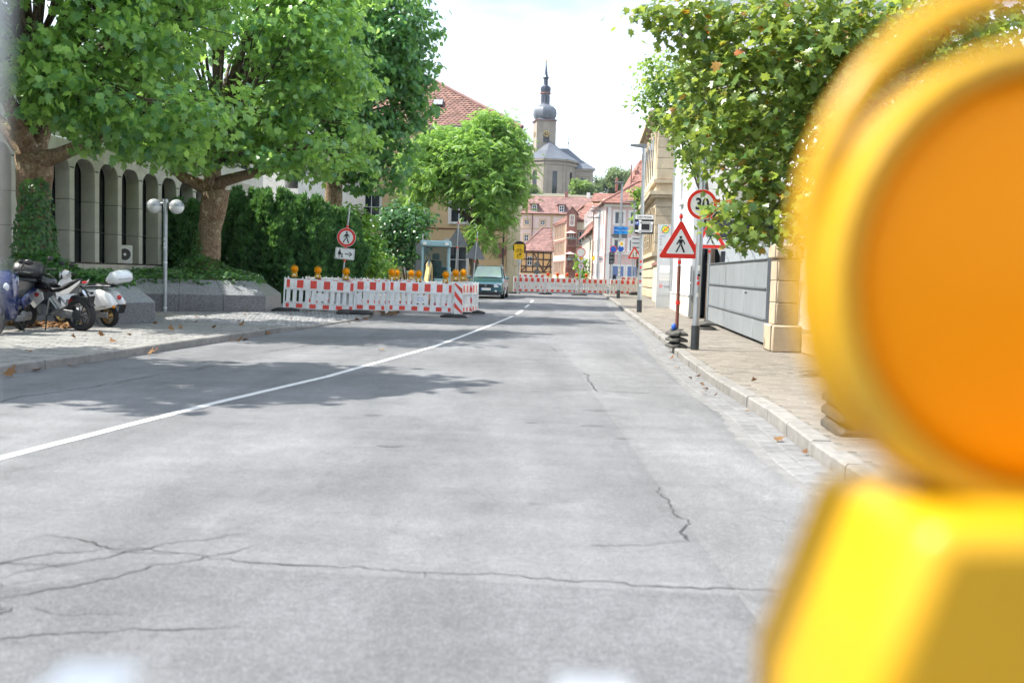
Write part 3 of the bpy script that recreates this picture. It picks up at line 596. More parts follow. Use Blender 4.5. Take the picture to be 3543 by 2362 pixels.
# ================================================================ far houses across the end of the street
LH = thing('long_house', 'long cream house with red tiled roof and white dormers below the church', 'house', (-.65, 190, 3.2))
ops = []
for i, X in enumerate((2.4, 5.4, 9.8, 13.2, 16.4)):
    ops += [(X - 1.6, X - .7, 8.1, 9.0), (X - 1.6, X - .75, 4.9, 6.2)]
facade('wall', 'plaster_rose', 22, 10.2, ops, T(1.6, 0, 0), LH, .2, -4)
for o in ops: window(LH, T(1.6 + o[0], 0, o[2]), o[1] - o[0], o[3] - o[2], 2, 2, .09, sur='trim_tan', sw=.28)
MB().b2((1.6, -.06, 7.25), (23.6, -.002, 7.5)).b2((1.6, -.06, 9.75), (23.6, -.002, 10.1)).b2((7.3, -.058, 7.5), (7.75, -.002, 9.75)).build('string_course', 'trim_tan', LH)
MB().tube([(3.9, -.15, 10.1), (3.8, -.15, -2)], .09, 6).build('downpipe', 'brown_pipe', LH); MB().b2((1.6, .3, -4), (23.6, 9, 10.2)).build('core', 'plaster_rose', LH)
tile_roof(LH, [(1.5, -.4, 10.2), (24, -.4, 10.2), (24, 4.6, 13.9), (3.3, 4.6, 13.9)], 'tile_old', .5, .45, 0); tile_roof(LH, [(1.5, 9.5, 10.2), (1.5, -.4, 10.2), (3.3, 4.6, 13.9), (3.3, 4.7, 13.9)], 'tile_old', .5, .45, 0)
for X in (4.2, 9.35):
    d = MB().side([(X - .6, 10.45), (X + .6, 10.45), (X + .62, 11.95), (X - .62, 11.95)], .1, 2.5).build('dormer', 'brown_pipe', LH); MB().b2((X - .85, -.1, 11.96), (X + .85, 2.9, 12.1)).build('dormer_roof', 'tile_old', d)
    window(LH, T(X - .48, -.06, 10.6), .96, 1.25, 2, 2, .1)
for X, h in ((10.4, .9), (14.7, .8), (17.2, .9)): MB().b2((X - .3, 4.3, 13.5), (X + .3, 4.9, 14 + h)).build('chimney', 'brick_red' if X < 11 else 'trim_white', LH)
# half-timbered house
TH_ = thing('timbered_house', 'small orange half-timbered house with dark beams and steep tiled roof', 'house', (-.43, 150, gz(150)))
wx0, wx1, wz = 1.38, 6.1, 4.2
facade('wall', 'plaster_orange', wx1 - wx0, wz, [(.95, 1.75, 2.1, 3.5)], T(wx0, 0, 0), TH_, .15)
window(TH_, T(wx0 + .95, 0, 2.1), .8, 1.4, 2, 2, .1)
MB().b2((wx0, .2, 0), (wx1, 8, wz)).build('core', 'plaster_orange', TH_)
for i, x in enumerate((.1, .85, 1.85, 2.6, 3.4, 4.5)): MB().b2((wx0 + x - .09, -.05, 1.25), (wx0 + x + .09, -.003, wz)).build('beam', 'timber', TH_)
for z in (1.15, 2.0, 3.05, 4.05): MB().b2((wx0, -.056, z - .1), (wx0 + 4.7, -.002, z + .1)).build('beam', 'timber', TH_)
for (x0, z0, x1, z1) in ((2.0, 3.9, 3.4, 1.3), (4.5, 2.4, 3.5, 1.3), (3.6, 1.3, 4.4, 3.0), (.2, 1.3, .8, 1.9)):
    MB().box((0, -.03, 0), (math.hypot(x1 - x0, z1 - z0), .045, .17), T(wx0 + (x0 + x1) / 2, 0, (z0 + z1) / 2, 0, 0, -math.atan2(z1 - z0, x1 - x0))).build('brace', 'timber', TH_)
tile_roof(TH_, [(1.0, -.5, 4.3), (6.4, -.5, 4.3), (6.0, 4, 7.9), (4.6, 4, 7.9)], 'tile_old', .4, .4, 0); tile_roof(TH_, [(1.0, 8.5, 4.3), (1.0, -.5, 4.3), (4.6, 4, 7.9), (4.6, 4.1, 7.9)], 'tile_old', .4, .4, 0)
ridge_cap(TH_, [(1.0, -.5, 4.35), (4.6, 4, 7.95), (6, 4, 7.95)], .12, 'tile_old')
# brick-and-yellow house with the bay tower
BK = thing('bay_house', 'yellow house with dark red brick trim and gabled bay tower with balconies', 'house', (-.45, 165, gz(165)))
ops = [(.45, 1.5, 6.0, 8.0), (.45, 1.5, 2.6, 4.6)]
facade('wall', 'plaster_yellow', 6, 9.7, ops, T(10.5, 0, 0), BK, .2)
for o in ops: window(BK, T(10.5 + o[0], 0, o[2]), 1.05, 2.0, 2, 2, .1, sur='brick_red', sw=.22)
Ml = T(7.75, 180, 0, 0); a = math.atan2(166 - 181, 8.95 - 7.5); LW = math.hypot(15, 1.45); Mw = T(7.5, 16, 0, a)
ops = [(.9 + i * 2.0, 2.0 + i * 2.0, z, z + 2.0) for i in range(7) for z in (1.0, 4.4, 7.2)]
facade('side_wall', 'plaster_yellow', LW, 9.7, ops, Mw, BK, .2)
for o in ops: window(BK, Mw @ T(o[0], 0, o[2]), 1.1, 2.0, 2, 2, .1, sur='brick_red', sw=.2)
MB().b2((0, -.05, 6.6), (LW, -.002, 6.8), Mw).b2((0, -.2, 9.5), (LW, -.002, 9.8), Mw).build('string_course', 'brick_red', BK)
MB().b2((10.5, -.2, 9.5), (16.5, -.002, 9.85)).b2((10.5, -.05, 5.3), (16.5, -.002, 5.5)).build('cornice', 'brick_red', BK)
MB().add([(8.95, 1, 0), (16.4, .3, 0), (16.4, 14, 0), (8, 15, 0), (8.95, 1, 9.6), (16.4, .3, 9.6), (16.4, 14, 9.6), (8, 15, 9.6)], [(0, 1, 5, 4), (1, 2, 6, 5), (2, 3, 7, 6), (3, 0, 4, 7), (4, 5, 6, 7)]).build('core', 'plaster_yellow', BK)
tw = MB().side([(8.9, 0), (10.55, 0), (10.55, 10.9), (9.72, 11.8), (8.9, 10.9)], -1.0, 1.0).build('bay_tower', 'brick_red', BK)
MB().add([(8.7, -1.25, 10.75), (9.72, -1.25, 11.95), (10.75, -1.25, 10.75), (8.7, 4, 10.75), (9.72, 4, 11.95), (10.75, 4, 10.75)], [(0, 1, 4, 3), (1, 2, 5, 4)]).build('tower_roof', 'copper_green', BK)
wv = window(tw, T(9.38, -1.03, 8.85), .7, 1.7, 2, 2, .1, sur='plaster_yellow', y=.0, sw=.12)
for z in (2.2, 5.6):
    bl = MB().b2((8.95, -1.75, z - .25), (10.5, -1.0, z)).b2((8.95, -1.75, z), (10.5, -1.65, z + 1.0)).b2((8.95, -1.65, z), (9.05, -1.0, z + 1.0)).b2((10.4, -1.65, z), (10.5, -1.0, z + 1.0)).build('balcony', 'brick_red', BK)
    for i in range(3):
        for j in range(2):
            b = MB(); ring2(b, .08, .16, -1.752, (9.3 + i * .42, z + .28 + j * .4), 10, .02); b.build('rosette', 'timber', bl)
    window(tw, T(9.35, -1.03, z + .1), .75, 2.1, 2, 3, .1, y=.0)
    b = MB()
    for i in range(60): b.ball((random.uniform(9, 10.45), random.uniform(-1.85, -1.6), z + 1.02 + random.uniform(0, .18)), random.uniform(.05, .1), 5)
    b.build('flower_box', 'plaster_orange' if False else 'copper_green', bl)
    um = MB().lathe([(.95, z + 2.0), (.02, z + 2.4)], 8, T(9.6, -1.3, 0)).tube([(9.6, -1.3, z), (9.6, -1.3, z + 2.4)], .03, 5).build('parasol', 'plaster_pink', bl)
tile_roof(BK, [(10.4, -.5, 9.85), (17, -.5, 9.85), (16, 5, 13), (12.4, 5, 13)], 'tile_red', .45, .45, 0)
tile_roof(BK, [(7.2, 16, 9.8), (8.9, .2, 9.8), (12.4, 5, 13), (12.4, 12, 13)], 'tile_red', .45, .45, 0)
# narrow house with the swept roof, between bay house and pink house
NH = thing('narrow_house', 'narrow pale house with swept tiled mansard roof left of the pink house', 'house', (-.4, 0, gz(140)))
a = math.atan2(131 - 157, 10.55 - 10.95); Mw = T(10.95, 157, 0, a); LW = 26
ops = [(1 + i * 2.5, 2.0 + i * 2.5, z, z + 1.7) for i in range(10) for z in (1.4, 4.2)]
facade('wall', 'plaster_cream', LW, 6.4, ops, Mw, NH, .2)
for o in ops: window(NH, Mw @ T(o[0], 0, o[2]), 1.0, 1.7, 2, 2, .09, sur='trim_white')
tile_roof(NH, [Mw @ Vector(p) for p in ((0, -.6, 6.4), (LW, -.6, 6.4), (LW, .7, 8.2), (0, .7, 8.2))], 'tile_red', .4, .4, 0); tile_roof(NH, [Mw @ Vector(p) for p in ((0, .7, 8.2), (LW, .7, 8.2), (LW, 1.2, 10.6), (0, 1.2, 10.6))], 'tile_red', .4, .4, 0)
for i in range(6): window(NH, Mw @ T(1.8 + i * 4, .2, 8.4), 1.1, 1.7, 2, 2, .1, sur='trim_white')
MB().b2((0, .5, 0), (LW, 7, 8), Mw).b2((0, 1.4, 8), (LW, 7, 11), Mw).build('core', 'plaster_cream', NH); MB().tube([Mw @ Vector((LW - 1, -.7, 6.3)), Mw @ Vector((LW - 1, -.2, 5.6)), Mw @ Vector((LW - 1, -.2, 0))], .07, 6).build('downpipe', 'gutter_metal', NH)
# pink corner house
PK = thing('pink_house', 'pink corner house with white window surrounds, blue shutters and tiled hip roof', 'house', (-.38, 116, gz(116)))
zE = 9.4
ops = [(1.07, 2.13, 7.05, 8.5), (2.85, 3.9, 7.05, 8.5), (4.9, 5.95, 7.05, 8.5), (1.07, 2.13, 3.95, 5.3), (2.85, 3.9, 3.95, 5.3), (4.9, 5.95, 3.95, 5.3)]
facade('wall', 'plaster_pink', 9, zE, ops, T(10.8, 0, 0), PK, .2)
for o in ops: window(PK, T(10.8 + o[0], 0, o[2]), 1.06, o[3] - o[2], 2, 1, .09, sur='trim_white', sill='trim_white', sw=.2)
for x in (.95, 2.75, 4.8):
    s = MB().b2((10.8 + x, -.07, .5), (10.8 + x + .66, -.003, 2.2)).b2((10.8 + x + .68, -.07, .5), (10.8 + x + 1.34, -.003, 2.2)).build('shutter', 'shutter_blue', PK)
    MB().b2((10.8 + x - .2, -.045, .3), (10.8 + x, -.002, 2.4)).b2((10.8 + x + 1.34, -.045, .3), (10.8 + x + 1.54, -.002, 2.4)).b2((10.8 + x, -.045, 2.2), (10.8 + x + 1.34, -.002, 2.4)).build('surround', 'trim_white', s)
MB().b2((11.0, -.06, 0), (11.45, -.002, zE)).build('pilaster', 'trim_white', PK); MB().b2((10.75, -.1, 3.55), (20, -.0025, 3.7)).b2((10.6, -.3, zE - .35), (20, -.0025, zE)).build('cornice', 'trim_white', PK)
a = math.atan2(-15, .15); Mw = T(10.65, 15, 0, a); LW = 15
ops = [(1.2 + i * 2.3, 2.2 + i * 2.3, z, z + 1.6) for i in range(6) for z in (1, 4, 7)]
facade('side_wall', 'plaster_rose', LW, zE, ops, Mw, PK, .2)
for o in ops: window(PK, Mw @ T(o[0], 0, o[2]), 1.0, 1.6, 2, 2, .08, sur='trim_white', sw=.18)
MB().b2((10.95, .3, 0), (20, 14.6, zE)).build('core', 'plaster_pink', PK)
MB().tube([(10.4, 14, zE), (10.3, -.6, zE), (20, -.6, zE)], .11, 6).tube([(10.45, 13.2, zE), (10.5, 13.2, 0)], .08, 6).tube([(11.0, -.12, 8.9), (10.9, -.12, 0)], .03, 6).build('gutter', 'brown_pipe', PK, 60)
tile_roof(PK, [(10.3, -.5, zE + .05), (20, -.5, zE + .05), (20, 4.2, 12.3), (14.9, 4.2, 12.3)], 'tile_red', .32, .36, 0); tile_roof(PK, [(10.3, 15.5, zE + .05), (10.3, -.5, zE + .05), (14.9, 4.2, 12.3), (14.9, 11, 12.3)], 'tile_red', .32, .36, 0)
ridge_cap(PK, [(10.3, -.5, zE + .1), (14.9, 4.2, 12.4), (20, 4.2, 12.4)], .13, 'tile_red')
TR = thing('tall_roof_house', 'taller house with steep red roof and chimneys behind the pink house', 'house', (-.5, 126, gz(126)))
MB().b2((14.6, 0, 0), (25, 12, 11.6)).build('wall', 'plaster_rose', TR)
tile_roof(TR, [(14.4, -.4, 11.6), (25, -.4, 11.6), (25, 5, 16.2), (16.6, 5, 16.2)], 'tile_red', .36, .4, 0); tile_roof(TR, [(14.4, 12, 11.6), (14.4, -.4, 11.6), (16.6, 5, 16.2), (16.6, 7, 16.2)], 'tile_red', .36, .4, 0)
for (x, y, z0, z1, wd) in ((15.0, 1, 12, 15.1, .16), (13.0, -1, 11.5, 13.2, .3), (15.8, 2.4, 12, 14.6, .55), (17.3, 4.6, 15.5, 17.0, 1.0)): MB().b2((x - wd / 2, y, z0), (x + wd / 2, y + wd, z1)).build('chimney', 'brick_red', TR, bevel=.03, seg=1)
OR = thing('ochre_house', 'ochre house gable with tiled roof rising behind the swept mansard', 'house', (-.6, 172, gz(172)))
MB().b2((13.8, 0, 0), (22, 8, 13.4)).build('wall', 'plaster_orange', OR)
tile_roof(OR, [(13.5, -.4, 13.4), (22.3, -.4, 13.4), (22.3, 4, 15.2), (14.2, 4, 15.2)], 'tile_red', .5, .45, 0)

# ================================================================ church on the hill
CH = thing('church', 'sandstone church with slate roof, onion-domed clock tower and tall spire on the hill', 'church', (-1.55, 300, 24.0))
S_ = 2287 / 300
def cx(px): return (px - 1176) / S_
def cz(py, px=1262): return 1.38 + (635 + (px - 1176) * .0279 - py) / S_ - 24.0
tx, rot = cx(1250), R(11.4); hw = 5.87 / 2; Mt = T(tx, 10, 0, rot)
tb, tt = cz(335), cz(274)
ops = [(1.95, 3.9, tt - 6.6, tt - 3.6)]
facade('tower_wall', 'sandstone_grey', hw * 2, tt, ops, Mt @ T(-hw, -hw, 0), CH, .4)
MB().b2((-hw, -hw + .42, 0), (hw, hw, tt), Mt).build('tower_core', 'sandstone_grey', CH)
for s in (0, 1):
    Mf = Mt @ Matrix.Rotation(-R(90) * s, 4, 'Z') @ T(0, -hw, tt - 4.0)
    b = MB(); ring2(b, .78, .88, -.06, n=24, t=.1); c = b.build('clock_ring', 'gold', CH); c.data.transform(Mf)
    b = MB(); disc(b, .75, -.05, n=24, t=.05); c = b.build('clock_face', 'copper_dark', CH); c.data.transform(Mf)
    b = MB(); b.b2((-.05, -.13, 0), (.05, -.11, .75)); b.b2((-.05, -.13, -.06), (.5, -.11, .06))
    for i in range(12): b.box((.62 * math.cos(i * math.pi / 6), -.12, .62 * math.sin(i * math.pi / 6)), (.14, .02, .14))
    c = b.build('clock_hands', 'gold', CH); c.data.transform(Mf)
b = MB()
for i in range(6): b.b2((-.95, -hw + .15, tt - 6.5 + i * .45), (.95, -hw + .3, tt - 6.25 + i * .45), Mt)
b.build('louvre', 'copper_dark', CH)
sq = lambda pr: pr
MB().b2((-hw - .25, -hw - .25, tt - .05), (hw + .25, hw + .25, tt + .35), Mt).build('tower_cornice', 'brick_red', CH)
z = lambda py: cz(py, 1250)
MB().lathe([(4.75, z(273)), (3.6, z(268))], 4, Mt, R(45)).lathe([(3.1, z(268)), (3.55, z(262)), (3.68, z(254)), (3.5, z(246)), (2.7, z(239)), (1.7, z(235)), (1.4, z(233))], 8, Mt, R(22.5)).build('onion_dome', 'slate', CH, 30)
MB().lathe([(1.45, z(235)), (1.35, z(208))], 8, Mt, R(22.5)).build('lantern', 'slate', CH)
for k in range(8): MB().b2((-.28, -1.36, z(229)), (.28, -1.2, z(214)), Mt @ Matrix.Rotation(k * R(45), 4, 'Z')).build('lantern_opening', 'copper_dark', CH)
MB().lathe([(1.75, z(209)), (1.75, z(206.5))], 8, Mt, R(22.5)).build('lantern_cornice', 'brick_red', CH)
MB().lathe([(1.45, z(206)), (1.65, z(199)), (1.45, z(193)), (.8, z(190)), (.68, z(188)), (.66, z(175)), (.95, z(173)), (.95, z(171.5)), (.62, z(168)), (.36, z(158)), (.18, z(145)), (.07, z(135))], 8, Mt, R(22.5)).build('spire', 'copper_dark', CH, 30)
MB().ball((0, 0, z(133)), .3, 10, Mt).build('spire_ball', 'gold', CH, 60); MB().b2((-.06, -.06, z(132)), (.06, .06, z(114)), Mt).b2((-.6, -.06, z(122)), (.6, .06, z(121)), Mt).b2((-.4, -.06, z(117.6)), (.4, .06, z(117)), Mt).build('spire_cross', 'gold', CH)
# apse: eight-sided
ax = cx(1262.6); Rr = 8.6; zc = cz(368); ph = R(-90 - 10.8); ay = 8.0
cor = [(ax + Rr * math.cos(ph + i * R(45)), ay + Rr * math.sin(ph + i * R(45))) for i in range(8)]
for i in range(8):
    p, q = cor[i], cor[(i + 1) % 8]
    if i in (3, 4, 5): continue
    L_ = math.hypot(q[0] - p[0], q[1] - p[1]); Mw = T(p[0], p[1], 0, math.atan2(q[1] - p[1], q[0] - p[0]))
    op = [(L_ / 2 - .75, L_ / 2 + .75, 2.0, 9.2)] if i != 2 else [(L_ / 2 - .75, L_ / 2 + .75, 2.0, 9.2)]
    facade('apse_wall', 'sandstone_grey', L_, zc, op, Mw, CH, .4, -3); window(CH, Mw @ T(L_ / 2 - .75, .1, 2.0), 1.5, 7.2, 2, 7, .1, 'gutter_metal', 'church_glass' if 'church_glass' in MT else 'window_glass')
    for x in (.02, L_ - .75): MB().b2((x, -.22, -3), (x + .73, -.003, zc - 1.6), Mw).build('pilaster', 'sandstone_grey', CH)
    MB().b2((.0, -.35, zc - 1.6), (L_, -.003, zc - 1.1), Mw).b2((-.1, -.6, zc - .5), (L_ + .1, -.0035, zc), Mw).build('cornice', 'sandstone_grey', CH)
za = cz(317); B = MB(); eav = [(ax + 9.3 * math.cos(ph + i * R(45)), ay + 9.3 * math.sin(ph + i * R(45)), zc + .02) for i in range(8)]
mid = [(ax + 4.2 * math.cos(ph + i * R(45)), ay + 4.2 * math.sin(ph + i * R(45)), zc + (za - zc) * .46) for i in range(8)]
B.add(eav + mid + [(ax, ay, za)], [(i, (i + 1) % 8, 8 + (i + 1) % 8, 8 + i) for i in range(8)] + [(8 + i, 8 + (i + 1) % 8, 16) for i in range(8)]); B.build('apse_roof', 'slate', CH)
MB().b2((ax - .07, ay - .07, za), (ax + .07, ay + .07, za + 4.6)).b2((ax - .7, ay - .06, za + 3.0), (ax + .7, ay + .06, za + 3.15)).ball((ax, ay, za + 1.2), .25, 8).build('apse_cross', 'gold', CH)
# nave and right transept
MB().b2((-16, 14, -3), (ax + 3.5, 40, zc)).build('nave_wall', 'sandstone_grey', CH)
MB().add([(-16.5, 13.5, zc), (ax + 4, 13.5, zc), (ax + 4, 40, zc), (-16.5, 40, zc), (-10, 20, za - .2), (ax, 16, za - .2)], [(0, 1, 5, 4), (1, 2, 5), (2, 3, 4, 5), (3, 0, 4)]).build('nave_roof', 'slate', CH)
t0, t1 = ax + 4.8, cx(1365); zt = cz(386, 1340)
facade('transept_wall', 'sandstone_grey', t1 - t0, zt, [], T(t0, 6, 0), CH, .4, -3); MB().b2((t0, 6.4, -3), (t1, 18, zt)).build('transept_core', 'sandstone_grey', CH)
MB().b2((t0, 5.6, zt - .6), (t1 + .3, 5.997, zt)).b2((t0, 5.75, zt - 2.2), (t1, 5.998, zt - 1.8)).b2((t1 - .8, 5.8, -3), (t1 - .002, 5.997, zt - 2.2)).build('transept_cornice', 'sandstone_grey', CH)
wx = cx(1341.5); zw = cz(417, 1341); B = MB(); pts = [(wx + 1.05 * math.cos(R(q)), zw + 1.55 * math.sin(R(q))) for q in range(0, 181, 12)]; B.side(pts, 5.9, 5.99); B.build('lunette', 'window_glass', CH)
B = MB(); pts2 = [(wx + 1.35 * math.cos(R(q)), zw - .2 + 2.0 * math.sin(R(q))) for q in range(0, 181, 12)]; B.side(pts2, 5.93, 5.995); B.build('lunette_surround', 'sandstone_grey', CH)
zr_ = cz(333.6, 1300); r0, r1 = cx(1270), cx(1308); B = MB()
e = [(t0 - 3, 5.4, zt), (t1 + .8, 5.4, zt), (t1 + .8, 18.6, zt), (t0 - 3, 18.6, zt)]; m_ = [(t0 - 3, 8.8, zt + (zr_ - zt) * .45), (r1 + (t1 + .8 - r1) * .48, 8.8, zt + (zr_ - zt) * .45), (r1 + (t1 + .8 - r1) * .48, 15.2, zt + (zr_ - zt) * .45), (t0 - 3, 15.2, zt + (zr_ - zt) * .45)]
B.add(e + m_ + [(r0, 12, zr_), (r1, 12, zr_)], [(0, 1, 5, 4), (1, 2, 6, 5), (2, 3, 7, 6), (4, 5, 9, 8), (5, 6, 9), (6, 7, 8, 9)]); B.build('transept_roof', 'slate', CH)
MB().b2((r1 - .06, 11.94, zr_), (r1 + .06, 12.06, zr_ + 4.2)).ball((r1, 12, zr_ + 1.7), .22, 8).build('finial', 'copper_dark', CH)
# ================================================================ right side of the street
M_('sheet_metal', (.27, .295, .315), .45, .15, var=.1, scale=2.5, dirt=.35, dcol=(.25, .26, .27), dscale=1.8, stretch=(1, 1, .25), rand=.05)
M_('sheet_edge', (.22, .24, .26), .5, .4, var=.1)
SB = thing('sandstone_building', 'ornate sandstone building with half columns, cornices and rusticated base on the right', 'building', (7.75, 55.3, gz(55) + .1), R(-4.4))
DL = 12.0; WL = 4.0
def layer(name, z0, z1, p, mat='sandstone', bev=0): return MB().b2((-p, -p, z0), (WL, DL, z1)).build(name, mat, SB, bevel=bev, seg=1)
layer('base_core', 0, 1.75, -.08); layer('plinth_band', 1.75, 1.95, .14); layer('wall', 1.95, 2.4, .0); layer('sill_course', 2.4, 2.62, .16)
layer('wall', 2.62, 5.55, -.25, 'sandstone'); layer('lower_frieze', 5.1, 5.6, .05); layer('cornice', 5.6, 5.75, .3); layer('cornice', 5.75, 5.95, .42)
layer('parapet', 5.95, 6.4, .05); layer('cornice', 6.4, 6.6, .2); layer('upper_wall', 6.6, 9.5, -.2); layer('frieze', 9.5, 9.9, .05); layer('cornice', 9.9, 10.05, .3); layer('cornice', 10.05, 10.3, .55)
for j in range(3):                                                            # rusticated blocks
    for i in range(9): 
        o_ = .35 * (j % 2); y0 = i * 1.25 - o_
        if y0 < 0: y0 = 0
        MB().b2((-.1, y0 + .03, .05 + j * .56), (.15, i * 1.25 - o_ + 1.2, .57 + j * .56)).build('rustic_block', 'sandstone', SB, bevel=.05, seg=2)
    for i in range(3): MB().b2((.16 + i * .9, -.1, .05 + j * .56), (1.0 + i * .9, .12, .57 + j * .56)).build('rustic_block', 'sandstone', SB, bevel=.05, seg=2)
for z0, z1, nr in ((2.64, 5.08, 5), (6.62, 9.48, 5)):                          # corner piers in courses
    h = (z1 - z0) / nr
    for j in range(nr):
        MB().b2((-.04 - .01 * (j % 2), -.04, z0 + j * h + .008), (WL * .5, .42, z0 + (j + 1) * h - .008)).build('ashlar', 'sandstone', SB, bevel=.012, seg=1)
for i in range(6):
    y = .95 + i * 1.9
    f = MB().b2((-.02, y + .3, 2.9), (.02, y + 1.3, 4.9)).build('window', 'glass_dark', SB); f.location.x = -.24
    b = MB()
    for k in range(4): b.b2((-.05, y + .3 + k * .33 - .03, 2.9), (.0, y + .3 + k * .33 + .03, 4.9))
    for k in range(6): b.b2((-.055, y + .27, 2.9 + k * .4 - .03), (-.003, y + 1.33, 2.9 + k * .4 + .03))
    g_ = b.build('lattice', 'sandstone', f)
    MB().b2((-.1, y - .25, 2.63), (.1, y + .2, 5.09)).build('pilaster', 'sandstone', SB)
    for dz in (.0,): MB().side([(0, 5.1), (0, 4.5), (-.1, 4.62), (-.28, 5.1)], y - .2, y + .15).build('bracket', 'sandstone', SB)
    MB().lathe([(.24, 6.61), (.24, 6.75), (.18, 6.8), (.17, 8.3), (.15, 9.1), (.24, 9.3), (.26, 9.49)], 14, T(-.02, y, 0)).build('half_column', 'sandstone', SB, 50)
    MB().b2((-.19, y + .4, 6.9), (-.16, y + 1.3, 9.2)).build('pane', 'glass_dark', SB)
    MB().side([(0, 9.5), (-.05, 9.45), (-.4, 9.88), (0, 9.88)], y - .15, y + .15).build('bracket', 'sandstone', SB)
# white building
WB = thing('white_building', 'tall plain white building with stone plinth behind the warning signs', 'building', (5.98, 33.6, gz(34) + .1), R(-4.5))
MB().b2((0, 0, .75), (9, 8.4, 11.1)).build('wall', 'plaster_white', WB); MB().b2((.02, 7, 0), (9, 8.3, .74)).build('plinth_core', 'plaster_pale', WB)
for i in range(9): MB().b2((-.07, .02 + i * .92, 0), (.2, .9 + i * .92 + .01, .72)).build('plinth_slab', 'plaster_pale', WB, bevel=.01, seg=1)
MB().b2((-.1, -.03, .725), (.2, 8.4, .77)).build('plinth_cap', 'plaster_white', WB); MB().b2((-.15, -.12, 11.1), (9.1, 8.5, 11.35)).build('roof_edge', 'gutter_metal', WB)
MB().tube([(-.09, 7.9, .8), (-.09, 7.9, 11)], .05, 8).build('downpipe', 'galv', WB, 60)
for i in range(1):
    for z in (4.2, 7.6): 
        f = window(WB, T(0, 4 + i * 5.5 + 1.1, z, R(-90)), 1.1, 1.9, 2, 2, .07, y=-.05); MB().b2((-.12, 4 + i * 5.5 - .1, z - .1), (-.002, 4 + i * 5.5 + 1.2, z - .03)).build('sill', 'plaster_white', f)
MB().b2((.35, -.05, .1), (1.5, -.005, 3.6)).build('entrance_glazing', 'glass_dark', WB); MB().b2((.3, -.09, .1), (.36, -.052, 3.65)).b2((.9, -.09, .1), (.95, -.052, 3.6)).b2((.36, -.09, 2.3), (1.5, -.053, 2.36)).build('entrance_frame', 'steel_dark', WB)
# low garden wall section between the white building and the sandstone building
GW = thing('garden_wall', 'cream garden wall with terracotta coping beside the information pillar', 'wall', (6.65, 44.5, gz(44) + .1), R(-5))
MB().b2((0, 0, 0), (.35, 9, 1.9)).build('wall', 'plaster_cream', GW); MB().b2((-.08, -.06, 1.9), (.43, 9.06, 2.05)).build('coping', 'tile_red', GW)
# annex with the standing seam canopy behind the gate
AN = thing('annex', 'low annex with standing seam metal canopy behind the grey gate', 'building', (6.3, 31.2, gz(31) + .1))
MB().b2((.9, 1.9, 0), (9, 6, 3.3)).build('wall', 'glass_dark', AN); MB().b2((.8, 1.7, 3.3), (9, 6, 5.6)).build('upper_wall', 'plaster_pale', AN)
cp = MB().add([(.25, -.3, 1.72), (9, -.3, 1.72), (9, 1.5, 2.62), (.25, 1.5, 2.62), (.25, -.3, 1.62), (9, -.3, 1.62), (9, 1.5, 2.5), (.25, 1.5, 2.5)], [(0, 1, 2, 3), (7, 6, 5, 4), (0, 4, 5, 1), (1, 5, 6, 2), (2, 6, 7, 3), (3, 7, 4, 0)]).build('canopy', 'sheet_metal', AN)
for i in range(20): MB().add([(.35 + i * .44 + a, y, z + dz) for y, z in ((-.31, 1.72), (1.5, 2.625)) for a in (0, .03) for dz in (0, .05)], [(0, 1, 3, 2), (4, 6, 7, 5), (0, 4, 5, 1), (2, 3, 7, 6), (1, 5, 7, 3), (0, 2, 6, 4)]).build('seam', 'galv', cp)
MB().b2((.1, -.28, 0), (.22, -.16, 2.2)).b2((.1, 1.3, 0), (.22, 1.42, 2.5)).build('post', 'steel_dark', AN)
HW = thing('white_house', 'sunlit white house wall beyond the sandstone gate pillar', 'house', (8.2, 27.5, .1)); MB().b2((0, 0, 0), (8, 3.6, 7.5)).build('wall', 'plaster_white', HW); MB().b2((-.2, -.3, 7.5), (8.2, 3.9, 7.8)).build('roof', 'tile_red', HW)
# sliding gate of sheet panels
dx, dy = .86, 10.6; GA = thing('sliding_gate', 'long grey sheet metal gate of three panel rows along the right pavement', 'gate', (5.96, 30.6, gz(30) + .2), math.atan2(-dy, -dx)); GLn = math.hypot(dx, dy)
cw = GLn / 7
for j, (z0, z1) in enumerate(((0, .46), (.485, 1.08), (1.105, 1.68))):
    for i in range(7): MB().b2((i * cw + .006, -.025 - random.uniform(0, .004), z0), ((i + 1) * cw - .006, .03, z1)).build('panel', 'sheet_metal', GA, bevel=.004, seg=1)
    MB().b2((0, -.06, z1 + .002), (GLn, .04, z1 + .022)).build('rail', 'sheet_edge', GA)
MB().b2((GLn + .002, -.03, -.02), (GLn + .04, .36, 1.72)).build('end_box', 'sheet_edge', GA); MB().b2((0, .035, 0), (GLn, .25, 1.66)).build('core', 'sheet_edge', GA)
GA.rotation_euler.y = R(.25)
for x in (GLn - 2.6, GLn - 2.75): MB().b2((x, -.05, .95), (x + .03, -.026, .98)).build('lock', 'steel_dark', GA)
SG = thing('side_gate', 'narrow grey sheet metal panel between the white building and the long gate', 'gate', (5.78, 32.6, gz(32) + .13), R(80)); MB().b2((0, -.03, .05), (1.0, .03, .58)).b2((0, -.03, .6), (1.0, .03, 1.15)).b2((0, -.03, 1.17), (1.0, .03, 1.72)).build('panel', 'sheet_metal', SG, bevel=.004, seg=1)
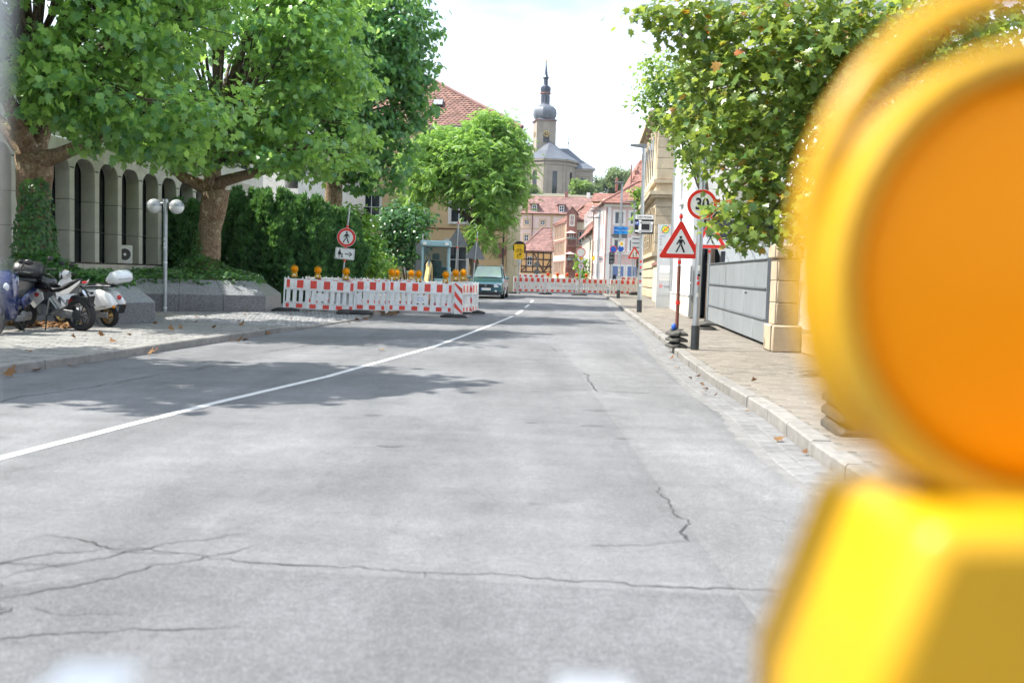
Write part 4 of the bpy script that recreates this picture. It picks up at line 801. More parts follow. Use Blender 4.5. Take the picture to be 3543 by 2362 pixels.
# sandstone gate pillar and wall running towards the camera
GP = thing('gate_pillar', 'warm sandstone gate pillar with cap stone at the end of the grey gate', 'pillar', (4.88, 18.45, .12), R(-3))
MB().b2((-.07, -.07, 0), (.47, .75, .5)).build('base_stone', 'sandstone_warm', GP, bevel=.03); 
for i in range(3): MB().b2((0, 0, .505 + i * .41), (.40, .66, .505 + (i + 1) * .41 - .008)).build('shaft_stone', 'sandstone_warm', GP, bevel=.012, seg=1)
MB().b2((-.05, -.05, 1.735), (.45, .71, 2.0)).build('cap_stone', 'sandstone_warm', GP, bevel=.03); MB().b2((.02, .02, .01), (.38, .64, 1.95)).build('core', 'joint_dark', GP)
SW = thing('sandstone_wall', 'warm sandstone boundary wall behind the big yellow warning lamp', 'wall', (5.12, 2.5, .12), R(-1.0))
for j in range(5):
    for i in range(15):
        y0 = i * 1.05 - .5 * (j % 2); MB().b2((-.08 if j == 0 else 0, max(0, y0) + .006, j * .36 + .004), (.4, y0 + 1.044, (j + 1) * .36 - .004)).build('wall_stone', 'sandstone_warm', SW, bevel=.015, seg=1)
MB().b2((-.1, 0, 1.81), (.45, 15.5, 2.0)).build('coping', 'sandstone_warm', SW, bevel=.02); MB().b2((.02, .05, 0), (.38, 15.4, 1.8)).build('core', 'joint_dark', SW)
# information pillar
IP = thing('information_pillar', 'tall grey public transport information pillar with stop sign and notices', 'information pillar', (5.95, 41.5, gz(41.5) + .12), R(-3))
M_('pillar_grey', (.50, .52, .54), .4, .2, var=.05)
MB().b2((0, 0, 0), (.62, .22, 3.45)).build('body', 'pillar_grey', IP, bevel=.008)
cxp = .31; zz = lambda cyv: (1405 - cyv) / 3.373 / 55.2 * 1.0 - .55 + .55
def zq(cyv): return max(.02, (1495 - cyv) * 3.45 / (1495 - 850))
b = MB(); ring2(b, .125, .165, -.002, (cxp - .03, zq(886)), 28, .004); h = b.build('stop_ring', 'sign_green', IP); b = MB(); disc(b, .125, -.002, (cxp - .03, zq(886)), 28, .004); b.build('stop_disc', 'sign_yellow', IP)
text('H', .2, 'stop_letter', 'sign_green', IP, T(cxp - .03, -.0065, zq(886)) @ FRONT, .001, bold=.004)
MB().box((0, 0, 0), (.42, .004, .035), T(cxp - .03, -.010, zq(886), 0, 0, R(-45))).build('slash', 'sign_red', IP)
text('Schiller', .075, 'lettering', 'sign_blue', IP, T(.06, -.003, zq(938)) @ FRONT, .001, 'LEFT')
for s_, c_ in (('901', 984), ('907', 1004), ('937', 1046)): text(s_, .065, 'lettering', 'sign_black', IP, T(.06, -.003, zq(c_)) @ FRONT, .001, 'LEFT')
b = MB(); ring2(b, .025, .035, -.001, (.1, zq(962)), 14, .003); b.build('pictogram', 'sign_black', IP)
MB().b2((.1, -.006, zq(1222)), (.52, -.001, zq(1165))).build('paper', 'sign_white', IP); n_ = MB().b2((.1, -.006, zq(1282)), (.52, -.001, zq(1230))).build('notice', 'concrete_white', IP)
for i in range(6): MB().b2((.13, -.008, zq(1234 + i * 7) - .008), (.49, -.0065, zq(1234 + i * 7))).build('print_line', 'galv', n_)
text('ST', .15, 'logo', 'sign_red', IP, T(.1, -.003, zq(1330)) @ FRONT, .001, 'LEFT', bold=.004); text('WB', .15, 'logo', 'sign_back', IP, T(.3, -.003, zq(1330)) @ FRONT, .001, 'LEFT', bold=.004)
MB().tube([(.12, -.004, zq(1322)), (.15, -.004, zq(1308)), (.17, -.004, zq(1314)), (.2, -.004, zq(1306))], .008, 5).build('logo', 'sign_red', IP); MB().b2((.08, -.005, zq(1398)), (.5, -.001, zq(1398) + .012)).build('print_line', 'galv', IP)
# ================================================================ street furniture: signs, poles, feet
def foot_mesh(parent, z=0, mat='rubber', L_=.82, W=.4, name='foot'):
    b = MB(); rings = []
    for x, h in ((-L_ / 2, .05), (-L_ / 2 + .1, .09), (-L_ / 2 + .2, .115), (L_ / 2 - .2, .115), (L_ / 2 - .1, .09), (L_ / 2, .05)):
        w_ = W / 2 * (1 if h > .06 else .85); rings.append([(x, -w_, z), (x, w_, z), (x, w_, z + h * .6), (x, w_ * .8, z + h), (x, -w_ * .8, z + h), (x, -w_, z + h * .6)])
    b.loft(rings); o = b.build(name, mat, parent, bevel=.008, seg=1)
    q = MB()
    for sx in (-1, 1): q.b2((sx * (L_ / 2 - .24) - .05, -.06, z + .1), (sx * (L_ / 2 - .24) + .05, .06, z + .118))
    q.build('grip', 'steel_dark', o); return o
def walker(b, s, y, cx_=0, cz_=0, child=False):
    P = lambda pts: plate(b, [(cx_ + x * s, cz_ + z * s) for x, z in pts], y, .003)
    disc(b, .085 * s, y, (cx_, cz_ + .42 * s), 14, .003)
    P([(-.1, .31), (.12, .31), (.1, .02), (-.08, .02)])
    P([(-.1, .31), (-.26, .02), (-.2, -.02), (-.06, .2)]); P([(.08, .31), (.14, .3), (.27, .1), (.26, .0), (.2, .02), (.2, .1), (.09, .22)])
    P([(-.06, .0), (.02, .0), (-.2, -.46), (-.3, -.46)]); P([(-.02, .0), (.09, .0), (.28, -.44), (.2, -.48), (.17, -.45)])
def sign_round(parent, d, z, sym=None, rim=.17, y=-.04, x=0, back=False, tilt=0, rimmat='sign_red', face='sign_white', num=None):
    b = MB(); disc(b, d / 2, y, (x, z), 40, .006); pl_ = b.build('sign_plate', 'sign_back' if back else 'sign_white', parent)
    if back: return pl_
    b = MB(); ring2(b, d / 2 * (1 - rim * 2), d / 2 * .965, y - .0065, (x, z), 40, .002); b.build('red_ring', rimmat, pl_)
    b = MB(); disc(b, d / 2 * (1 - rim * 2) - .001, y - .0065, (x, z), 40, .001); b.build('face', face, pl_)
    if sym == 'walk':
        b = MB(); walker(b, d * .62, y - .008, x, z); b.build('symbol', 'sign_black', pl_)
    if num: text(num, d * .52, 'number', 'sign_black', pl_, T(x, y - .0095, z) @ FRONT, .001, sx=.88, bold=.008)
    return pl_
def sign_tri(parent, w_, z, sym, y=-.04, x=0):
    o = [(x + p, z + q) for p, q in rtri(w_)]; b = MB(); plate(b, o, y, .006); pl_ = b.build('sign_plate', 'sign_white' if sym != 'back' else 'sign_back', parent)
    if sym == 'back': return pl_
    k = .985; o1 = [(x + p * k, z + (q + .0) * k) for p, q in rtri(w_)]; ctr = z - w_ * .866 / 2 + w_ * .866 / 3
    o2 = [(x + p * .64, ctr + (q + w_ * .866 / 6) * .64) for p, q in rtri(w_, .025)]
    b = MB(); plate(b, o1, y - .0065, .001); b.build('red_border', 'sign_red', pl_); b = MB(); plate(b, o2, y - .008, .001); b.build('face', 'sign_white', pl_)
    b = MB()
    if sym == 'walk': walker(b, w_ * .37, y - .0095, x, ctr + w_ * .02)
    else:
        for s in (-1, 1):
            X = x + s * w_ * .1; s_ = -s; c0 = ctr - w_ * .02
            plate(b, [(X - .02 * w_ / .9, c0 - .13 * w_), (X + .02 * w_ / .9, c0 - .13 * w_), (X + .02 * w_ / .9, c0 + .13 * w_), (X - .02 * w_ / .9, c0 + .13 * w_)], y - .0095, .002)
            t_ = c0 + s * .17 * w_; plate(b, [(X, t_), (X - .07 * w_, t_ - s * .1 * w_), (X, t_ - s * .065 * w_), (X + .07 * w_, t_ - s * .1 * w_)], y - .0115, .002)
    b.build('symbol', 'sign_black', pl_); return pl_
def post(parent, h, r=.025, name='post', mat='galv', x=0): return MB().tube([(x, 0, .02), (x, 0, h)], r, 10).build(name, mat, parent, 60)
def clamp(parent, z, mat='sign_red', r=.036): return MB().tube([(0, 0, z - .035), (0, 0, z + .035)], r, 10).box((0, -.04, z), (.04, .03, .05)).build('clamp', mat, parent, 60)

# pedestrian warning triangle on stacked feet, right pavement
S1 = thing('warning_sign', 'triangular pedestrian warning sign on a post with three stacked feet, unobstructed', 'sign', (3.14, 19.0, .12), R(2))
for i in range(3): foot_mesh(S1, i * .115, 'rubber_dusty', .34, .62)
post(S1, 2.55, .027); sign_tri(S1, .86, 2.06, 'walk'); clamp(S1, 2.48); clamp(S1, 1.62, 'sign_red'); clamp(S1, .85, 'sign_red', .045); MB().tube([(0, 0, .36), (0, 0, 1.55)], .034, 10).build('sleeve', 'brown_pipe', S1, 60)
b = MB().ball((-.07, -.06, .39), (.05, .05, .07), 10); b.build('blue_bag', 'sign_blue', S1, 60)
S2 = thing('warning_sign', 'triangular pedestrian warning sign half hidden by maple leaves beside the gate', 'sign', (5.13, 26.3, gz(26) + .12), R(-3))
for i in range(2): foot_mesh(S2, i * .115, 'rubber_dusty', .44, .7)
post(S2, 3.0, .027); sign_tri(S2, .9, 2.52, 'walk'); clamp(S2, 2.95); clamp(S2, 2.05)
# lamp poles
def lamp_pole(label, loc, h, arm, r0, r1, lean, sleeve=.45):
    t = thing('street_lamp', label, 'street lamp', loc, 0, None, ry=lean)
    MB().tube([(0, 0, 0), (0, 0, h * .5), (0, 0, h)], [r0, (r0 + r1) / 2, r1], 14).build('pole', 'galv', t, 60)
    MB().tube([(0, 0, 0), (0, 0, sleeve)], r0 + .012, 14).build('base_sleeve', 'steel_dark', t, 60)
    MB().side([(-arm, h - .0), (-arm + .04, h - .035), (.0, h - .09), (.09, h - .09), (.09, h + .03), (-.1, h + .04), (-arm, h + .02)], -.11, .11).build('lamp_head', 'sign_back', t, bevel=.01); MB().tube([(0, 0, h - .2), (0, 0, h - .03)], r1 + .01, 10).build('collar', 'galv', t)
    return t
LP1 = lamp_pole('nearest street lamp, carrying the 30 speed limit sign among the maple leaves', (3.39, 18.43, .12), 5.6, .52, .066, .045, R(.4))
s = sign_round(LP1, .56, 2.67, num='30', rim=.115, y=-.075, x=.0)
for (z, w_, h_, m_) in ((1.46, .06, .1, 'sign_white'), (1.3, .05, .05, 'sign_red'), (1.36, .05, .04, 'sign_black'), (.98, .05, .07, 'concrete_white'), (1.2, .04, .06, 'sign_red')):
    MB().b2((random.uniform(-.03, -.02), -.066, z), (random.uniform(.0, .03), -.062, z + h_)).build('sticker', m_, LP1)
LP2 = lamp_pole('street lamp in the middle of the right pavement carrying the parking access sign', (4.63, 36.5, gz(36.5) + .12), 6.05, .5, .085, .055, R(-.3))
for z in (1.1, 1.35, 1.6, .95, 1.8): MB().b2((-.04, -.088, z), (.03, -.083, z + random.uniform(.06, .12))).build('sticker', random.choice(['sign_white', 'sign_red', 'sign_black', 'sign_white']), LP2)
LP3 = lamp_pole('street lamp carrying the blue hotel arrow signs before the far barrier', (5.76, 54.7, gz(54.7) + .12), 6.3, .45, .085, .055, 0)
for z in (1.0, 1.25, 1.5, 1.75): MB().b2((-.05, -.088, z), (.03, -.083, z + .1)).build('sticker', random.choice(['sign_white', 'sign_red', 'concrete_white']), LP3)
LP4 = lamp_pole('slim far street lamp standing right of the hotel arrow signs behind the barrier', (9.0, 76, gz(76)), 6.9, .8, .07, .05, 0)
# parking access board
PS = thing('parking_sign', 'square parking access board with black street plan and arrow on the lamp pole', 'sign', (4.68, 36.36, gz(36.5) + 2.98), R(0)); W = .68
b = MB(); plate(b, rrect(W, .17, .02, c=(0, .60)), 0, .008); pt = b.build('title_plate', 'sign_white', PS)
b = MB(); plate(b, rrect(W - .015, .155, .018, c=(0, .60)), -.0085, .001); b.build('title_rim', 'sign_black', pt); b = MB(); plate(b, rrect(W - .03, .14, .014, c=(0, .60)), -.010, .001); b.build('title_face', 'sign_white', pt)
text('Zufahrt Parkplatz', .1, 'lettering', 'sign_black', pt, T(0, -.0125, .60) @ FRONT, .001, sx=.76, bold=.002)
b = MB(); plate(b, rrect(W, .52, .02, c=(0, .25)), 0, .008); pb = b.build('plan_plate', 'sign_black', PS)
for (x0, x1, z0, z1) in ((-.20, -.10, .02, .49), (-.10, .33, .36, .44), (.2, .3, .06, .36), (-.33, .2, .055, .13), (-.33, -.2, .33, .42)):
    b = MB(); plate(b, [(x0, z0), (x1, z0), (x1, z1), (x0, z1)], -.0085, .001 + .0002 * x1); b.build('street_band', 'sign_white', pb)
b = MB(); plate(b, rrect(.13, .13, .015, c=(-.25, .37)), -.0105, .002); b.build('p_field', 'sign_blue', pb); text('P', .12, 'lettering', 'sign_white', pb, T(-.25, -.014, .37) @ FRONT, .001, bold=.004)
pts = [(-.16, -.0125, .03), (-.15, -.0125, .09), (.2, -.0125, .095), (.25, -.0125, .14), (.25, -.0125, .34), (.2, -.0125, .40), (-.1, -.0125, .40)]; b = MB().tube(pts, .012, 5); plate(b, [(-.17, .40), (-.09, .435), (-.09, .365)], -.012, .003); b.build('arrow', 'sign_black', pb)
MB().b2((-.2, .01, .05), (-.14, .06, .65)).build('bracket', 'galv', PS)
# blue hotel arrows
for k, (lab, tx_, z) in enumerate((('upper blue arrow sign lettered ALT BAMBERG with bed symbol', 'ALT\nBAMBERG', 3.93), ('lower blue arrow sign with bed symbol under the ALT BAMBERG arrow', 'IBIS', 3.72))):
    A = thing('arrow_sign', lab, 'sign', (5.78, 54.58, gz(54.7) + .12 + z - .12)); b = MB(); plate(b, [(-.40, -.095), (.30, -.095), (.42, 0), (.30, .095), (-.40, .095)], 0, .02); b.build('board', 'sign_sky', A)
    b = MB(); plate(b, [(-.38, -.08), (-.35, -.08), (-.35, -.03), (-.16, -.03), (-.16, -.08), (-.13, -.08), (-.13, .02), (-.26, .03), (-.30, .07), (-.35, .03), (-.35, .08), (-.38, .08)], -.021, .003); b.build('bed_symbol', 'sign_blue', A)
    if k == 0:
        text('ALT', .09, 'lettering', 'sign_blue', A, T(.1, -.022, .045) @ FRONT, .001, bold=.003); text('BAMBERG', .09, 'lettering', 'sign_blue', A, T(.1, -.022, -.045) @ FRONT, .001, bold=.003)
    else: text('IBIS', .11, 'lettering', 'sign_blue', A, T(.1, -.022, 0) @ FRONT, .001, bold=.003)
A = thing('arrow_sign', 'grey back of an arrow sign pointing left under the blue arrows', 'sign', (5.72, 54.85, gz(54.7) + 3.55)); b = MB(); plate(b, [(.42, -.13), (-.30, -.13), (-.46, 0), (-.30, .13), (.42, .13)], 0, .02); b.build('board', 'sign_back', A); b = MB(); plate(b, [(.44, -.15), (-.31, -.15), (-.49, 0), (-.31, .15), (.44, .15)], .021, .02); b.build('rim', 'galv', A)
# two-way traffic triangle on a stand, near the far barrier
S3 = thing('two_way_sign', 'triangular two-way traffic sign with arrows on a slanted stand by the barrier', 'sign', (7.78, 63.6, gz(63) + .1), 0, ry=R(-3)); foot_mesh(S3, 0); foot_mesh(S3, .115); post(S3, 2.6, .03); sign_tri(S3, .95, 2.75, 'two'); clamp(S3, 2.3)
# white town information board on the slim pole
IB = thing('notice_sign', 'white lettered notice board behind the two-way traffic triangle', 'sign', (9.4, 75.7, gz(76) + 2.7)); MB().b2((-.6, 0, 0), (.9, .03, 1.6)).build('board', 'concrete_white', IB)
for i in range(4): MB().b2((-.5, -.006, 1.35 - i * .33), (random.uniform(.4, .8), -.001, 1.44 - i * .33)).build('print_line', 'sign_back', IB)
# no-vehicles sign at the far barrier
S4 = thing('no_vehicles_sign', 'round white no vehicles sign with red rim at the far barrier', 'sign', (4.2, 63.3, gz(63)), 0); foot_mesh(S4, 0, 'rubber', 1.0); post(S4, 3.05, .03); sign_round(S4, .62, 2.72, rim=.09); clamp(S4, 2.38); clamp(S4, 3.05)
# small signs beyond the barrier
S5 = thing('speed_sign', 'small round 30 speed limit sign far beyond the barrier', 'sign', (8.6, 100, gz(100))); post(S5, 3.0, .035); sign_round(S5, .62, 2.75, num='30', rim=.1)
S6 = thing('priority_sign', 'yellow diamond priority sign above a round 40 speed sign beyond the barrier', 'sign', (6.55, 98, gz(98))); post(S6, 3.0, .035)
b = MB(); plate(b, [(0, 2.75 + .42), (-.42, 2.75), (0, 2.75 - .42), (.42, 2.75)], -.04, .006); dpl = b.build('diamond', 'sign_white', S6); b = MB(); plate(b, [(0, 2.75 + .25), (-.25, 2.75), (0, 2.75 - .25), (.25, 2.75)], -.0465, .002); b.build('yellow_face', 'sign_yellow', dpl)
sign_round(S6, .62, 2.0, num='40', rim=.1)
S7 = thing('priority_sign', 'small yellow diamond priority sign to the right of the no vehicles sign', 'sign', (10.2, 128, gz(128))); post(S7, 3.2, .035); b = MB(); plate(b, [(0, 3.2 + .36), (-.36, 3.2), (0, 3.2 - .36), (.36, 3.2)], -.04, .006); b.build('diamond', 'sign_yellow', S7)
S8 = thing('priority_sign', 'white and yellow diamond sign over a blue disc on the hotel arrow pole', 'sign', (5.82, 54.55, gz(54.7) + 3.1)); b = MB(); plate(b, [(0, .2), (-.2, 0), (0, -.2), (.2, 0)], 0, .006); dpl = b.build('diamond', 'sign_white', S8); b = MB(); plate(b, [(0, .12), (-.12, 0), (0, -.12), (.12, 0)], -.0065, .002); b.build('yellow_face', 'sign_yellow', dpl); b = MB(); disc(b, .16, .03, (-.02, -.28), 24, .006); b.build('blue_disc', 'sign_blue', S8)
def traffic_light(label, x, y, h, lit=False, amber=False):
    t = thing('traffic_light', label, 'traffic light', (x, y, gz(y))); post(t, h, .05, 'post', 'galv')
    MB().b2((-.16, -.2, h - .95), (.16, .02, h)).build('housing', 'sign_black', t, bevel=.03)
    for i in range(3): MB().lathe([(.1, 0), (.12, .1)], 12, T(0, -.2, h - .16 - i * .31, 0, R(90))).build('visor', 'sign_back' if not amber else 'wood', t)
    MB().b2((.2, -.1, .9), (.34, .05, 1.3)).build('control_box', 'sign_black', t); return t
traffic_light('black traffic light left of the pink house corner', 9.05, 92, 3.3); traffic_light('traffic light behind the hotel arrow pole', 7.55, 78, 3.1); traffic_light('traffic light with amber backs behind the two-way triangle', 8.95, 72, 2.9, amber=True); 
S9 = thing('no_stopping_sign', 'small round blue and red no stopping sign above the black traffic light', 'sign', (9.05, 91.6, gz(92) + 3.6)); b = MB(); disc(b, .33, 0, n=24, t=.01); b.build('rim', 'sign_red', S9); b = MB(); disc(b, .27, -.011, n=24, t=.003); b.build('face', 'sign_blue', S9); MB().tube([(0, .03, -.5), (0, .03, .3)], .03, 6).build('post', 'galv', S9)
for (x, y, h, lab) in ((8.35, 100, 6.9, 'thin far lamp post in front of the bay house'), (9.2, 110, 8.2, 'thin far lamp post in front of the narrow house'), (10.0, 118, 9.0, 'brown lamp post against the pink house side')):
    lamp_pole(lab, (x, y, gz(y)), h, 1.2, .08, .05, 0)
# left: leaning pedestrian prohibition sign with its plate
S10 = thing('no_pedestrians_sign', 'leaning round no pedestrians sign with white detour plate behind the barrier', 'sign', (-5.55, 31.9, .14), R(0), ry=R(4.5)); foot_mesh(S10, 0); foot_mesh(S10, .115)
post(S10, 3.35, .027); sign_round(S10, .60, 2.34, 'walk', rim=.14); clamp(S10, 2.68); clamp(S10, 2.02); clamp(S10, 1.6)
b = MB(); plate(b, rrect(.62, .36, .03, c=(0, 1.82)), -.04, .006); p_ = b.build('plate', 'sign_white', S10); b = MB(); plate(b, rrect(.585, .325, .025, c=(0, 1.82)), -.0465, .001); b.build('plate_rim', 'sign_black', p_); b = MB(); plate(b, rrect(.57, .31, .022, c=(0, 1.82)), -.048, .001); b.build('plate_face', 'sign_white', p_)
b = MB(); plate(b, [(.0, 1.80), (.0, 1.83), (.15, 1.83), (.15, 1.80)], -.0495, .002); plate(b, [(.24, 1.815), (.15, 1.89), (.13, 1.87), (.19, 1.815), (.13, 1.76), (.15, 1.74)], -.052, .002); b.build('arrow', 'sign_black', p_)
b = MB(); disc(b, .025, -.0495, (-.17, 1.93), 12, .002); plate(b, [(-.20, 1.90), (-.14, 1.90), (-.11, 1.78), (-.23, 1.78)], -.0495, .002); plate(b, [(-.19, 1.78), (-.175, 1.78), (-.175, 1.70), (-.19, 1.70)], -.052, .002); plate(b, [(-.16, 1.78), (-.145, 1.78), (-.145, 1.70), (-.16, 1.70)], -.052, .002)
disc(b, .018, -.0495, (-.085, 1.82), 10, .002); plate(b, [(-.105, 1.80), (-.065, 1.80), (-.07, 1.75), (-.1, 1.75)], -.0495, .002); plate(b, [(-.1, 1.75), (-.07, 1.75), (-.055, 1.70), (-.115, 1.70)], -.052, .002); plate(b, [(-.13, 1.86), (-.1, 1.79), (-.11, 1.785), (-.14, 1.85)], -.053, .002); b.build('walking_figures', 'sign_black', p_)
# backs of signs by the excavator
for lab, x, y, z, h, lean, wt in (('grey back of a triangular sign directly right of the excavator cab', -2.65, 44.5, 2.95, 3.9, 2, 1.0), ('grey back of a triangular sign between excavator and van', -1.85, 43.5, 2.35, 3.15, 4, .9)):
    S = thing('reversed_sign', lab, 'sign', (x, y, gz(y)), 0, ry=R(lean)); foot_mesh(S, 0); post(S, h, .03); sign_tri(S, wt, z, 'back', y=.03); clamp(S, h - .35); clamp(S, z - .5)
S = thing('reversed_sign', 'grey back of a round sign with a plate left of the excavator', 'sign', (-4.05, 44.0, gz(44)), 0); foot_mesh(S, 0); post(S, 3.0, .03); sign_round(S, .62, 2.35, back=True, y=.03); b = MB(); plate(b, [(-.3, 1.35), (.3, 1.35), (.3, 1.85), (-.3, 1.85)], .03, .006); b.build('plate', 'sign_back', S)
S = thing('round_mirror', 'pale round sign disc above the shrubs left of the excavator', 'sign', (-3.9, 58, gz(58))); post(S, 3.2, .03); sign_round(S, .6, 2.95, rim=.05, rimmat='sign_back', face='concrete_white')
# yellow bicycle detour sign
YS = thing('detour_sign', 'yellow bicycle detour sign with arrow on a grey lamp post by the beige house', 'sign', (.28, 62.6, gz(62))); MB().tube([(0, 0, 0), (.05, 0, 3.1)], .07, 10).build('post', 'galv', YS, 60)
b = MB(); disc(b, .42, .02, (.02, 2.9), 28, .02); b.build('round_back', 'sign_black', YS); b = MB(); plate(b, rrect(.62, .92, .04, c=(0, 2.65)), -.09, .01); y_ = b.build('board', 'sign_yellow', YS)
b = MB()
for c in (-.13, .13): ring2(b, .075, .095, -.101, (c, 2.7), 16, .003)
b.tube([(-.13, -.104, 2.7), (-.05, -.104, 2.84), (.1, -.104, 2.84), (.0, -.104, 2.7), (-.05, -.104, 2.84)], .009, 4).tube([(.13, -.104, 2.7), (.09, -.104, 2.89)], .009, 4); b.build('bicycle', 'sign_black', y_)
b = MB().tube([(-.1, -.103, 2.26), (-.1, -.103, 2.45), (.05, -.103, 2.5)], .018, 5); plate(b, [(.18, 2.5), (.05, 2.58), (.05, 2.42)], -.102, .004); b.build('arrow', 'sign_black', y_)
text('Umleitung', .085, 'lettering', 'sign_black', y_, T(0, -.101, 3.0) @ FRONT, .001); MB().tube([(.05, 0, 1.85), (.05, 0, 2.15)], .13, 10).build('lamp_box', 'galv', YS)
S = thing('round_sign_pair', 'two small dark round signs on a thin pole left of the half-timbered house', 'sign', (1.6, 70, gz(70))); post(S, 2.4, .025); sign_round(S, .42, 1.9, back=True); sign_round(S, .42, 1.4, back=True)
# double globe lamp
GL = thing('globe_lamp', 'grey lamp post with two half white globes in front of the granite planter', 'street lamp', (-9.65, 27.6, gz(27.6) + .12), R(0)); 
M_('globe_grey', (.34, .36, .39), .25, .2, var=.25, scale=9, dirt=.5, dcol=(.6, .6, .58), dscale=7); M_('globe_white', (.82, .82, .8), .25, var=.02)
MB().tube([(0, 0, 0), (0, 0, 3.08)], .058, 14).build('post', 'galv', GL, 60); MB().tube([(-.3, 0, 2.98), (.3, 0, 2.98)], .035, 8).tube([(0, 0, 3.0), (0, 0, 3.1)], .075, 10).build('arm', 'galv', GL, 60)
MB().tube([(0, 0, .1), (0, 0, .13)], .062, 14).tube([(0, 0, 1.35), (0, 0, 1.38)], .06, 14).build('band', 'sign_white', GL)
for z in (1.75, 1.85, 1.98): MB().b2((-.02, -.064, z), (.02, -.058, z + .06)).build('sticker', 'sign_white', GL)
for s in (-1, 1):
    g_ = MB().ball((s * .31, 0, 2.9), .205, 24, z0=0.02, z1=1).build('globe_top', 'globe_grey', GL, 60); MB().ball((s * .31, 0, 2.9), .2, 24, z0=-1, z1=.02).build('globe_bottom', 'globe_white', GL, 60)
# loose feet stacked on the right pavement
FS = thing('foot_stack', 'stack of three sign base feet on the pavement beside the yellow lamp', 'base stack', (2.98, 8.6, .12), R(84))
for i in range(3): foot_mesh(FS, i * .118, 'rubber_dusty', .8, .42)
# ================================================================ vegetation
def at(px, py, Y):                                  # where a crown clump stands: direction seen from the street, at its own distance
    f = 2287.0; u = (px - 1176) / f; v = (784 - py) / f; c, s = math.cos(ROLL), math.sin(ROLL); a, b = u * c - v * s, u * s + v * c
    d = (a, math.cos(PITCH) + b * math.sin(PITCH), -math.sin(PITCH) + b * math.cos(PITCH)); t = Y / d[1]
    return (d[0] * t, Y, CAM_H + d[2] * t)
def sym(half): return half + [(x, -y) for x, y in half[::-1] if abs(y) > 1e-6]
def leaf_tpl(half, droop=.25, fold=.12, c=(.25, 0)):
    o = sym(half); P = [(c[0], 0, 0)] + [(x, y, -droop * x * x + fold * abs(y) - .25 * fold) for x, y in o]; n = len(o)
    return np.array(P), np.array([(0, 1 + (i + 1) % n, 1 + i) for i in range(n)])
LEAF = leaf_tpl([(0, 0), (-.12, .24), (.1, .27), (.14, .54), (.33, .33), (.64, .47), (.62, .2), (1, 0)])
LEAF_S = leaf_tpl([(0, 0), (.08, .42), (.32, .26), (.6, .38), (1, 0)]); LEAF_O = leaf_tpl([(0, 0), (.3, .24), (.7, .2), (1, 0)], .2, .1, (.5, 0)); IVY = leaf_tpl([(0, 0), (-.1, .35), (.3, .42), (.45, .22), (1, 0)], .15, .1)
def frond():
    P = []; F = []; n = 7
    for i in range(n):
        x = .14 + .84 * i / n; L_ = .24 * (1 - .35 * abs(i - 3) / 4); z = -.28 * x * x
        for s in (-1, 1):
            k = len(P); P += [(x, 0, z), (x + .07 + L_ * .25, s * L_ * .55, z - .04), (x + .05 + L_ * .5, s * L_, z - .16), (x - .03 + L_ * .25, s * L_ * .6, z - .05)]; F += [(k, k + 1, k + 2), (k, k + 2, k + 3)] if s > 0 else [(k, k + 2, k + 1), (k, k + 3, k + 2)]
    return np.array(P), np.array(F)
FROND = frond()
def tuft():
    P = []; F = []
    for i in range(7):
        a = i * 2.4; t = .35 + .25 * ((i * 37) % 5) / 5; d = np.array([math.cos(a) * t, math.sin(a) * t, 1.0]); d /= np.linalg.norm(d); q = np.array([-math.sin(a), math.cos(a), 0]) * .1
        k = len(P); b0 = np.array([math.cos(a) * .06, math.sin(a) * .06, 0]); P += [b0 - q * .6, b0 + q * .6, b0 + d * .6 + q, b0 + d * (.8 + .2 * (i % 2)), b0 + d * .6 - q]; F += [(k, k + 1, k + 2), (k, k + 2, k + 4), (k + 4, k + 2, k + 3)]
    return np.array(P), np.array(F)
TUFT = tuft()
def nrmz(v): return v / np.maximum(np.linalg.norm(v, axis=1, keepdims=True), 1e-9)
def frames(N, droop, spin=None):
    n = len(N); r = rng.normal(size=(n, 3)); r[:, 2] -= droop; d = nrmz(r - N * np.sum(r * N, 1, keepdims=True)); return np.stack([d, np.cross(N, d), N], axis=2)
def scatter(name, tpl, P, N, size, mat, parent, droop=.6, kind='stuff', singles=0, sname='leaf'):
    V0, F0 = tpl; A = frames(nrmz(N), droop) * size[:, None, None]
    if singles:
        dist = np.linalg.norm(P - np.array([0, 0, CAM_H]), axis=1); vis = (np.abs(P[:, 0] / P[:, 1]) < .5) & ((P[:, 2] - CAM_H) / P[:, 1] < .26); order = np.argsort(np.where(vis, dist, 1e3))
        pick = order[:singles * 3:3]; me = mesh_np(sname, V0, F0); me.materials.append(MT[mat])
        for i in pick:
            o = bpy.data.objects.new(sname, me); col.objects.link(o); o.parent = parent
            M4 = Matrix.Identity(4)
            for r_ in range(3):
                for c_ in range(3): M4[r_][c_] = A[i][r_, c_]
                M4[r_][3] = P[i][r_]
            o.matrix_local = (parent.matrix_basis.inverted() @ M4) if parent else M4
        keep = np.ones(len(P), bool); keep[pick] = False; P, A = P[keep], A[keep]
    if parent is not None:
        Bi = np.array(parent.matrix_basis.inverted()); P = P @ Bi[:3, :3].T + Bi[:3, 3]; A = np.einsum('ij,njk->nik', Bi[:3, :3], A)
    V = np.einsum('nij,kj->nki', A, V0) + P[:, None, :]; n = len(V0)
    F = (F0[None] + (np.arange(len(P)) * n)[:, None, None]).reshape(-1, 3)
    o = obj(name, mesh_np(name, V.reshape(-1, 3), F), mat, parent)
    if kind: o['kind'] = kind
    return o
